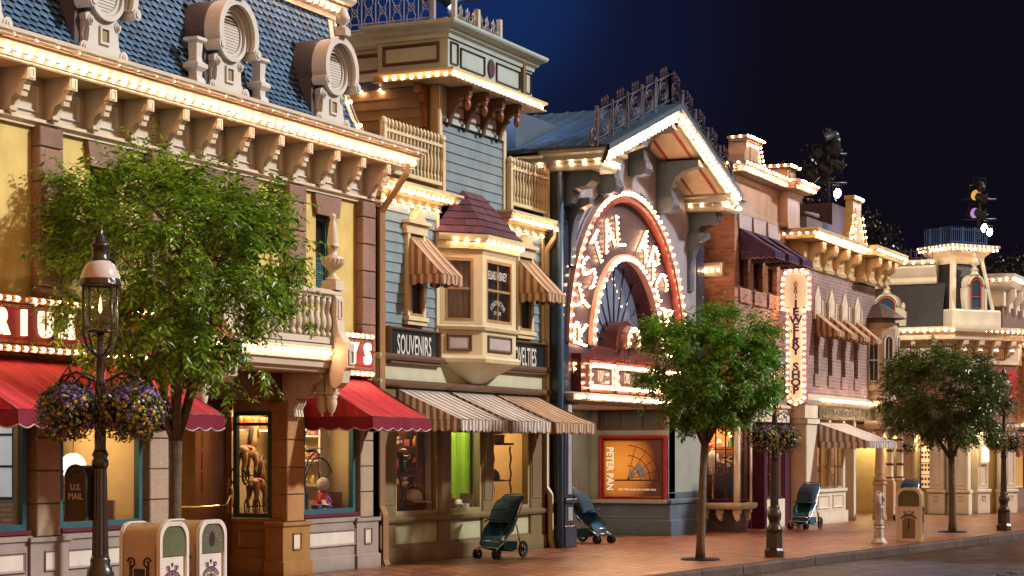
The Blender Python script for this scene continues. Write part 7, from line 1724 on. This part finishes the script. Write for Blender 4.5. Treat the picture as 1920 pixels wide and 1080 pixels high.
# ------------------------------------------------------------------ trees
bark=mat('grey_brown_bark',(.13,.095,.065),.85,.35,14,.7,35,grime=.3); bark2=mat('grey_bark',(.16,.125,.09),.85,.35,14,.7,35,grime=.3)
def tree(label,u,v,H_fork,C,R,limbs,clusters,twigs,leaf,lm,bk,trunk_r,seed,lean=(0,0),tops=(),box=.75):
    rnd=random.Random(seed); t=thing('street_tree',label,'tree',(u,v,0),0,'clipped street trees')
    C=Vector(C); fork=Vector((lean[0],lean[1],H_fork))
    tr=MB(LOCAL); tr.tube([(0,0,-.02),(lean[0]*.1,lean[1]*.1,H_fork*.15),(lean[0]*.45,lean[1]*.4,H_fork*.55),tuple(fork)],[trunk_r*1.25,trunk_r,trunk_r*.9,trunk_r*.85],10,raw=True)
    cl=[]
    tries=0
    while len(cl)<clusters and tries<20000:
        tries+=1; d=Vector((rnd.gauss(0,1),rnd.gauss(0,1),rnd.gauss(0,1))).normalized(); q=rnd.uniform(.35,.92)**.7
        e=Vector((abs(d.x)**box*(1 if d.x>0 else -1),abs(d.y)**box*(1 if d.y>0 else -1),abs(d.z)**box*(1 if d.z>0 else -1)))*q
        p=C+Vector((e.x*R[0],e.y*R[0],e.z*R[1]))
        if all((p-o).length>.26*R[0] for o in cl) or tries>6000: cl.append(p)
    mains=[]
    for k in range(limbs):
        q=2*pi*k/limbs+rnd.uniform(-.3,.3); e=C+Vector((cos(q)*R[0]*.45,sin(q)*R[0]*.45,rnd.uniform(-.25,.15)*R[1]))
        mid=fork.lerp(e,.5)+Vector((cos(q)*.1,sin(q)*.1,-.05)); tr.tube([tuple(fork-Vector((0,0,.06))),tuple(mid),tuple(e)],[trunk_r*.62,trunk_r*.42,trunk_r*.25],7,raw=True); mains+=[mid.lerp(e,.4),e]
    mains.append(fork.lerp(C,.8)); tr.tube([tuple(fork),tuple(fork.lerp(C,.5)+Vector((.05,.03,0))),tuple(C+Vector((0,0,R[1]*.4)))],[trunk_r*.6,trunk_r*.4,trunk_r*.15],7,raw=True); mains.append(C+Vector((0,0,R[1]*.35)))
    for p in cl:
        b=min(mains,key=lambda q:(q-p).length); tr.tube([tuple(b),tuple(b.lerp(p,.5)+Vector((rnd.uniform(-.06,.06),rnd.uniform(-.06,.06),.05))),tuple(p)],[trunk_r*.2,trunk_r*.13,trunk_r*.06],5,raw=True)
    tr.build('trunk',bk,t,local=True,recalc=False)
    V=[];F=[]; pool=cl+[Vector(p) for p in tops]; TW_=[]
    for p in pool:
        o=(p-C); o=Vector((o.x/R[0],o.y/R[0],o.z/R[1])); o=o.normalized() if o.length>.01 else Vector((0,0,1))
        big=p in [Vector(q) for q in tops]
        for _ in range(twigs if not big else 5):
            st=p+Vector((rnd.gauss(0,.13),rnd.gauss(0,.13),rnd.gauss(0,.10)))*R[0]*.42*(.3 if big else 1)
            d=(o*.8+Vector((rnd.gauss(0,.6),rnd.gauss(0,.6),rnd.gauss(0,.45)))).normalized(); L=rnd.uniform(.22,.50)*(R[0]/1.6)**.5; n=int(L/(leaf*.34)); pos=st.copy()
            for k in range(n):
                d=(d+Vector((rnd.gauss(0,.05),rnd.gauss(0,.05),-.055))).normalized(); pos=pos+d*(L/n)
                sd=d.cross(Vector((0,0,1))); sd=sd.normalized() if sd.length>.05 else Vector((1,0,0)); s=1 if k%2 else -1
                ld=(d*.55+sd*s*.75+Vector((rnd.gauss(0,.25),rnd.gauss(0,.25),rnd.gauss(-.22,.3)))).normalized(); up=(sd.cross(d)+Vector((rnd.gauss(0,.4),rnd.gauss(0,.4),.2))).normalized(); w=ld.cross(up).normalized(); l=leaf*rnd.uniform(.55,1.3); b0=len(V)
                V+=[tuple(pos),tuple(pos+ld*l*.45+w*l*.19+up*l*.05),tuple(pos+ld*l-up*l*.08),tuple(pos+ld*l*.45-w*l*.19+up*l*.05)]; F.append((b0,b0+1,b0+2,b0+3))
    me=bpy.data.meshes.new('crown'); me.from_pydata(V,[],F); me.materials.append(lm); o=bpy.data.objects.new('crown',me); COL.objects.link(o); o.parent=t
    return t
g1=leafmat('fresh_leaf',(.022,.075,.006),(.33,.54,.04),.48); g2=leafmat('mid_leaf',(.020,.085,.010),(.25,.52,.045),.45); g3=leafmat('deep_leaf',(.020,.045,.008),(.11,.19,.022),.3)
e1=at(326,24.0); Rr=Vector((SN,-CS,0))
def rel(base,x,y,t): p=at(x,t); return Vector((p[0]-base[0],p[1]-base[1],EYE+(HOR-y)*t/FOC))
c1=rel(e1,315,492,24.0)
tree('tall leafy tree at the left behind the nearest lamp post and baskets',e1[0],e1[1],1.95,c1,(1.50,1.28),5,84,38,.100,g1,bark,.085,11,(0.02,-.02),[tuple(rel(e1,265,290,24)),tuple(rel(e1,262,330,24)),tuple(rel(e1,75,400,24)),tuple(rel(e1,560,455,24)),tuple(rel(e1,575,600,24)),tuple(rel(e1,90,650,24)),tuple(rel(e1,490,690,24)),tuple(rel(e1,430,720,24))],.8)
e2=at(1313,33.0); c2=rel(e2,1330,682,33.0)
tree('round bright green tree in front of the arcade',e2[0],e2[1],1.95,c2,(1.12,.96),4,66,50,.086,g2,bark2,.075,23,(.05,-.06),[tuple(rel(e2,1215,760,33)),tuple(rel(e2,1450,740,33))],.78)
e3=at(1786,44.4); c3=rel(e3,1768,742,44.4)
tree('darker spreading tree near the right lamp post, before the corner building',e3[0],e3[1],1.7,c3,(1.45,.98),5,66,48,.095,g3,bark,.085,37,(-.02,.02),[tuple(rel(e3,1655,760,44.4)),tuple(rel(e3,1890,720,44.4))],.8)
for (e,lb) in ((e1,'dark iron grate round the trunk of the left tree'),(e2,'dark iron grate round the trunk of the middle tree'),(e3,'dark iron grate round the trunk of the right tree')):
    t=thing('tree_grate',lb,'tree grate',(e[0],e[1],.004),0,'tree grates'); m=MB(LOCAL)
    for k in range(4): m.tube([((.14+.06*k)*cos(2*pi*j/24),.008,(.14+.06*k)*sin(2*pi*j/24)) for j in range(24)],.014,4,closed=True)
    for k in range(12): q=2*pi*k/12; m.tube([(.13*cos(q),.008,.13*sin(q)),(.33*cos(q),.008,.33*sin(q))],.01,4)
    m.build('grille',iron,t,local=True)
def far_tree(label,x,y0,y1,tt,w,seed):
    rnd=random.Random(seed); e=at(x,tt); zc0=EYE+(HOR-y1)*tt/FOC; zc1=EYE+(HOR-y0)*tt/FOC; t=thing('far_tree',label,'tree',(e[0],e[1],0),0,'dark trees behind the roofs')
    m=MB(LOCAL); m.tube([(0,0,0),(.1,0,zc0*.6),(0,.1,(zc0+zc1)/2)],[.3,.22,.08],7,raw=True); m.build('trunk',bark,t,local=True)
    V=[];F=[]
    for _ in range(36):
        c=Vector((rnd.gauss(0,.4)*w,rnd.gauss(0,.4)*w,rnd.uniform(zc0,zc1-.3)))
        for _ in range(70):
            p=c+Vector((rnd.gauss(0,.35),rnd.gauss(0,.35),rnd.gauss(0,.3))); a=Vector([rnd.gauss(0,1) for _ in range(3)]).normalized()*.13; b=Vector([rnd.gauss(0,1) for _ in range(3)]).normalized()*.06; n=len(V); V+=[tuple(p),tuple(p+a*.5+b),tuple(p+a),tuple(p+a*.5-b)]; F.append((n,n+1,n+2,n+3))
    me=bpy.data.meshes.new('crown'); me.from_pydata(V,[],F); me.materials.append(leafmat('night_leaf',(.006,.008,.005),(.018,.02,.012),.1)); o=bpy.data.objects.new('crown',me); COL.objects.link(o); o.parent=t
far_tree('dark tree silhouette behind the brick parapet, left of the spotlight mast',1505,300,450,75,2.0,5)
far_tree('low dark tree silhouette behind the bell-shaped gable',1615,395,470,78,1.2,6)
far_tree('dark tree silhouette behind the last roofs at the right edge',1895,470,560,95,1.8,8)

# ------------------------------------------------------------------ rooftop floodlights
lit=emis('floodlight_glare',(.80,.90,1.0),60); lensd=mat('dark_lens',(.05,.07,.10),.1,.2,4,0); canm=mat('blue_black_can',(.025,.035,.05),.35,.2,6,.05)
def flood(root,p,d,r,l,face):
    d=Vector(d).normalized(); p=Vector(p); o=bpy.data.objects.new('floodlight',None); COL.objects.link(o); o.parent=root; o.location=p
    m=MB(LOCAL); m.tube([tuple(-d*l),tuple(-d*l*.8),tuple(d*0),tuple(d*.02)],[r*.6,r*.85,r,r*1.12],12,raw=True); m.build('can',canm,o,local=True)
    x=d.cross(Vector((0,0,1))).normalized(); y=d.cross(x); m=MB(LOCAL); m.add([d*.024+x*(r*.95*cos(2*pi*k/14))+y*(r*.95*sin(2*pi*k/14)) for k in range(14)],[tuple(range(14))],raw=True); m.build('lens',face,o,local=True)
    m=MB(LOCAL); m.tube([tuple(x*r*1.2),tuple(x*r*1.2+Vector((0,0,r*1.6))),tuple(-x*r*1.2+Vector((0,0,r*1.6))),tuple(-x*r*1.2)],.018,4,raw=True); m.build('yoke',canm,o,local=True)
def mast(label,x,V,yb,yt,items):
    tt=V/(SN-_r(x)*CS); e=at(x,tt); zb=EYE+(HOR-yb)*tt/FOC; t=thing('floodlight_mast',label,'floodlight mast',(e[0],e[1],zb),0,'floodlight masts on the roofs'); zt=EYE+(HOR-yt)*tt/FOC
    m=MB(LOCAL); m.tube([(0,0,0),(0,0,zt-zb)],.07,8,raw=True); 
    for q in (.35,.7): m.tube([(-.5*SN,.5*CS,(zt-zb)*q),(.5*SN,-.5*CS,(zt-zb)*q)],.035,6,raw=True)
    m.build('pole',canm,t,local=True)
    for (px,py,d,r,l,f) in items:
        a=(px-x)/FOC*tt; flood(t,Rr*a+Vector((-.1,0,EYE+(HOR-py)*tt/FOC-zb)),d,r,l,f)
    return t
dn=Vector((.3,-.75,-.5)); amb=emis('amber_gel',(1,.5,.1),.6); vio=emis('violet_gel',(.4,.2,1),.5)
mast('tall dark floodlight mast with one glaring blue-white lamp above the bell gable',1553,15.0,398,242,[(1575,290,dn,.16,.42,lensd),(1582,318,dn,.17,.45,lensd),(1536,288,(-.6,-.5,-.3),.14,.36,lensd),(1532,338,(.2,-.6,-.6),.16,.36,emis('green_gel',(.2,.8,.6),.25)),(1560,325,dn,.15,.4,lensd),(1548,262,(-.3,.5,-.2),.17,.4,canm),(1565,280,(.5,.3,-.4),.15,.4,canm),(1571,363,(-.55,-.8,-.25),.13,.3,lit)])
mast('smaller floodlight mast with two glaring lamps above the mansard tower',1836,12.4,448,342,[(1830,366,(-.6,-.6,-.3),.17,.4,amb),(1850,378,dn,.14,.36,lensd),(1828,400,(-.6,-.6,-.2),.16,.36,vio),(1848,408,dn,.14,.36,lensd),(1838,350,(.5,.2,.2),.15,.36,canm),(1846,428,(-.55,-.8,-.2),.13,.3,lit),(1856,436,(-.5,-.85,-.2),.12,.3,lit)])
mast('floodlight on the square tower roof, cut off by the top edge',846,16.3,70,-30,[(848,3,(.55,-.35,-.45),.14,.34,lit),(830,-14,(-.5,.5,-.3),.14,.34,lensd)])
lamp('flood_and_fill_spot','SPOT',(32.3,16.2,10.0),600,(.42,.62,1.0),.15,None,(37.6,16.8,7.6),75)
lamp('flood_and_fill_spot','SPOT',(31.3,16.4,10.2),500,(.45,.65,1.0),.15,None,(28.6,16.4,9.2),100)
lamp('flood_and_fill_spot','SPOT',(54.0,13.2,9.3),600,(.55,.68,1.0),.15,None,(45.5,12.5,2),80)
lamp('flood_and_fill_spot','SPOT',(51.8,13.2,9.4),1500,(1.0,.90,.72),.2,None,(57.2,13.0,3.2),75)  # added fill spot to brighten the corner building, not the mast lamp's own beam
# hanging planters on the far porch
flower_basket('small pink and green basket hanging between the ringed porch columns',53.6,13.2,1.95,.2,160,.3)

# ------------------------------------------------------------------ stocked shelves in the shop windows
GC=[mat('goods_red',(.45,.03,.03),.4),mat('goods_cream',(.65,.55,.40),.6),mat('goods_blue',(.05,.10,.30),.4),mat('goods_gold',(.55,.32,.06),.3),mat('goods_pink',(.60,.16,.22),.5),mat('goods_green',(.06,.20,.07),.5),mat('goods_white',(.70,.68,.64),.5),mat('goods_brown',(.20,.09,.04),.6)]
def goods_item(root,x,z,c,rnd):
    k=rnd.randrange(6); g=rnd.choice(GC); m=MB(LOCAL); s=rnd.uniform(.75,1.15)
    if k==0: m.bev(x-.06*s,x+.06*s,z,z+.13*s,c-.05,c+.05,.008); nm='gift_box'
    elif k==1: m.lathe([(.045*s,z),(.055*s,z+.02),(.055*s,z+.11*s),(.03*s,z+.13*s),(.035*s,z+.16*s),(0,z+.165*s)],x,c,12); nm='jar'
    elif k==2: m.ball(x,z+.065*s,c,.065*s,9,6); m.ball(x,z+.165*s,c,.048*s,9,6); m.tube([(x-.05,z+.09,c),(x-.09,z+.05,c+.03)],.02,5); m.tube([(x+.05,z+.09,c),(x+.09,z+.05,c+.03)],.02,5); nm='plush_toy'
    elif k==3: m.lathe([(.05*s,z),(.03*s,z+.02),(.05*s,z+.1*s),(.025*s,z+.2*s),(.03*s,z+.22*s),(0,z+.22*s)],x,c,10); nm='vase'
    elif k==4: m.lathe([(.03,z),(.008,z+.01),(.008,z+.08),(.085*s,z+.085),(.09*s,z+.10),(.05*s,z+.11),(.045*s,z+.17),(0,z+.18)],x,c,12); nm='hat_stand'
    else:
        for q in range(3): m.box(x-.06+.04*q,x-.025+.04*q,z,z+(.12+.03*((q*5)%3))*s,c-.05,c+.05)
        nm='book'
    return m.build(nm,g,root,local=True)
def stock(label,u,v,z0,rz,W,levels,dz,seed,frame=wood):
    rnd=random.Random(seed); t=thing('display_shelf',label,'display shelf',(u,v,z0),rz)
    m=MB(LOCAL)
    for k in range(levels): m.box(-W/2,W/2,k*dz,k*dz+.02,-.12,.12)
    for s in(-1,1): m.box(s*W/2-.015,s*W/2+.015,0,levels*dz,-.12,.12)
    m.build('rack',frame,t,local=True)
    for k in range(levels):
        x=-W/2+.1
        while x<W/2-.06: goods_item(t,x,k*dz+.02,rnd.uniform(-.03,.06),rnd); x+=rnd.uniform(.13,.2)
    return t
H=-pi/2
stock('stocked shelves seen deep in the leftmost shop window under the long red awning',18.35,16.3,.88,H,1.2,4,.38,1)
stock('stocked shelf at the back of the window beside the white globe lantern',20.55,16.45,.88,0,.7,4,.38,2)
stock('row of small goods on the window floor below the amber board',20.55,15.72,.88,-.3,.75,1,.3,3)
stock('stocked shelf on the far wall of the bicycle window, behind the doll',26.58,16.2,.9,H,.9,4,.38,4,white_p)
stock('low row of small goods along the floor of the bicycle window',26.1,15.55,.88,0,1.0,1,.3,5)
stock('stocked shelves on the plum wall behind the sewing machine',29.32,15.75,.8,H,.5,5,.36,6)
stock('low row of goods in front of the lime green cloth',30.6,15.46,.78,0,.8,1,.3,7)
stock('stocked shelf behind the glass hat cabinet in the right clapboard window',33.62,15.75,.8,H,.55,5,.36,8)
stock('stocked shelf at the back of the plum-framed corner window',43.1,14.9,.7,H,1.1,4,.4,9)
stock('stocked shelf inside the plum-framed window right of the purple door',45.9,14.9,.7,H,.9,4,.4,10)
stock('stocked shelf in the left pane of the gold-lit shop window under the far striped awning',48.9,14.45,.88,H,.5,4,.38,11,white_p)
stock('stocked shelf in the right pane of the gold-lit shop window under the far striped awning',50.12,14.45,.88,H,.5,4,.38,12,white_p)
for i,(u,v,z,lb) in enumerate(((20.3,15.9,2.25,'small glowing pendant lamp in the window left of the entry pier'),(26.3,15.75,2.3,'small glowing pendant lamp in the bicycle window'),(33.0,15.55,2.4,'small glowing pendant lamp above the hat cabinet'),(43.0,14.7,2.2,'small glowing pendant lamp in the plum-framed corner window'),(49.6,14.4,2.25,'small glowing pendant lamp in the gold-lit shop window'))):
    t=thing('pendant_lamp',lb,'pendant lamp',(u,v,z),0,'small pendant lamps inside the shop windows'); m=MB(LOCAL); m.tube([(0,.05,0),(0,.3,0)],.006,4); m.build('cord',iron,t,local=True); m=MB(LOCAL); m.lathe([(.09,-.02),(.05,.04),(.02,.06)],0,0,12); m.build('shade',brass,t,local=True); m=MB(LOCAL); m.ball(0,-.02,0,.03,8,6); m.build('bulb',emis('shop_bulb',(1,.7,.4),18),t,local=True)
# storm drain inlet in the kerb and a few ground details
m=MB(LOCAL); p=at(1880,46.6); m.fr=Frame((46.9,kv(46.9)-.0,0),Vector((1,-.1,0)),Vector((-.1,-1,0))); m.box(-.55,.55,-.125,-.03,.155,.178)
for k in range(9): m.box(-.5+.12*k,-.46+.12*k,-.12,-.035,.178,.188)
tag(m.build('storm_drain',iron),'dark storm drain inlet set in the kerb below the farthest lamp post','storm drain')

SA=side(wA[1]-.02); t=thing('window_backdrop','pale blue painted window prop with dark mullions inside the leftmost shop window','backdrop',SA.p(-V1-.5,.9,0))
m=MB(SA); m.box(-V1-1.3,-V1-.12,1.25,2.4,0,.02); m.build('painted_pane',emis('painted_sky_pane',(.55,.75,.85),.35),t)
m=MB(SA)
for a in (-1.3,-.91,-.52,-.12): m.box(-V1+a-.015,-V1+a+.015,1.25,2.4,.02,.045)
for b in (1.25,1.63,2.01,2.4): m.box(-V1-1.3,-V1-.12,b-.015,b+.015,.02,.043)
m.build('mullion',iron,t)
m=MB(SA); m.box(-V1-1.3,-V1-.12,.87,1.22,0,.04); m.build('brick_base',brick('pale_brick_prop',(.55,.45,.35),(.45,.36,.28),(.3,.25,.2),'y',.16,.06),t)
m=MB(SA); m.box(-V1-.10,-V1-.03,.87,2.5,.0,.06); m.build('gilt_edge',mat('old_gilt',(.45,.28,.08),.35,metal=.8),t)
# ------------------------------------------------------------------ bulbs, camera, light
finish_bulbs()
cam=bpy.data.cameras.new('camera'); co=bpy.data.objects.new('camera',cam); COL.objects.link(co)
co.location=(0,0,EYE); co.rotation_euler=(pi/2,0,TH-pi/2)
cam.sensor_width=36; cam.lens=36*FOC/1920; cam.shift_y=(HOR-540)/1920; cam.clip_end=2000
scn.camera=co
sl=bpy.data.lights.new('sun','SUN'); sl.energy=3.8; sl.angle=radians(3); sl.color=(1.0,.96,.91)
so_=bpy.data.objects.new('sun',sl); COL.objects.link(so_)
sd=Vector((-.38,.74,-.56)).normalized(); so_.rotation_euler=sd.to_track_quat('-Z','Y').to_euler()
w=bpy.data.worlds.new('World'); scn.world=w; w.use_nodes=True
N,L=w.node_tree.nodes,w.node_tree.links; bg=N['Background']
sk=N.new('ShaderNodeTexSky'); sk.sky_type='NISHITA'; sk.sun_disc=False; sk.sun_elevation=radians(-6); sk.sun_rotation=radians(200)
tc=N.new('ShaderNodeTexCoord')
def dotramp(vec,lo,hi,col):
    d=N.new('ShaderNodeVectorMath'); d.operation='DOT_PRODUCT'; d.inputs[1].default_value=Vector(vec).normalized(); L.new(tc.outputs['Generated'],d.inputs[0])
    m=N.new('ShaderNodeMapRange'); m.interpolation_type='SMOOTHERSTEP'; m.inputs[1].default_value=lo; m.inputs[2].default_value=hi; L.new(d.outputs['Value'],m.inputs[0])
    s=N.new('ShaderNodeVectorMath'); s.operation='SCALE'; s.inputs[0].default_value=col; L.new(m.outputs[0],s.inputs['Scale']); return s.outputs[0]
def add_(a,b):
    s=N.new('ShaderNodeVectorMath'); s.operation='ADD'; L.new(a,s.inputs[0]); L.new(b,s.inputs[1]); return s.outputs[0]
s0=N.new('ShaderNodeVectorMath'); s0.operation='SCALE'; s0.inputs['Scale'].default_value=.02; L.new(sk.outputs[0],s0.inputs[0])
base=N.new('ShaderNodeVectorMath'); base.operation='ADD'; base.inputs[1].default_value=(.0045,.0035,.0085); L.new(s0.outputs[0],base.inputs[0])
def pdir(x,y):
    r=(x-960)/FOC; s=(HOR-y)/FOC; return Vector((r*SN+CS,-r*CS+SN,s))
v=base.outputs[0]
v=add_(v,dotramp(pdir(880,-40),.9962,1.0006,(.002,.015,.075)))     # blue lens glow near the roof floodlight, painted into the sky
v=add_(v,dotramp(pdir(900,60),.987,1.0008,(.0008,.005,.022)))
v=add_(v,dotramp((-.9,-.35,-.05),-.1,1.0,(.80,.33,.09)))       # glow of the lit street behind the viewer
v=add_(v,dotramp((.1,-1,.25),.2,1.0,(.19,.16,.145)))
L.new(v,bg.inputs[0]); bg.inputs[1].default_value=1.0
scn.view_settings.view_transform='Standard'; scn.view_settings.look='None'; scn.view_settings.exposure=0
scn.render.engine='CYCLES'; cy=scn.cycles
cy.use_denoising=True; cy.max_bounces=7; cy.diffuse_bounces=3; cy.glossy_bounces=3; cy.transparent_max_bounces=12; cy.transmission_bounces=4
cy.sample_clamp_indirect=4; cy.caustics_reflective=False; cy.caustics_refractive=False; cy.use_light_tree=True
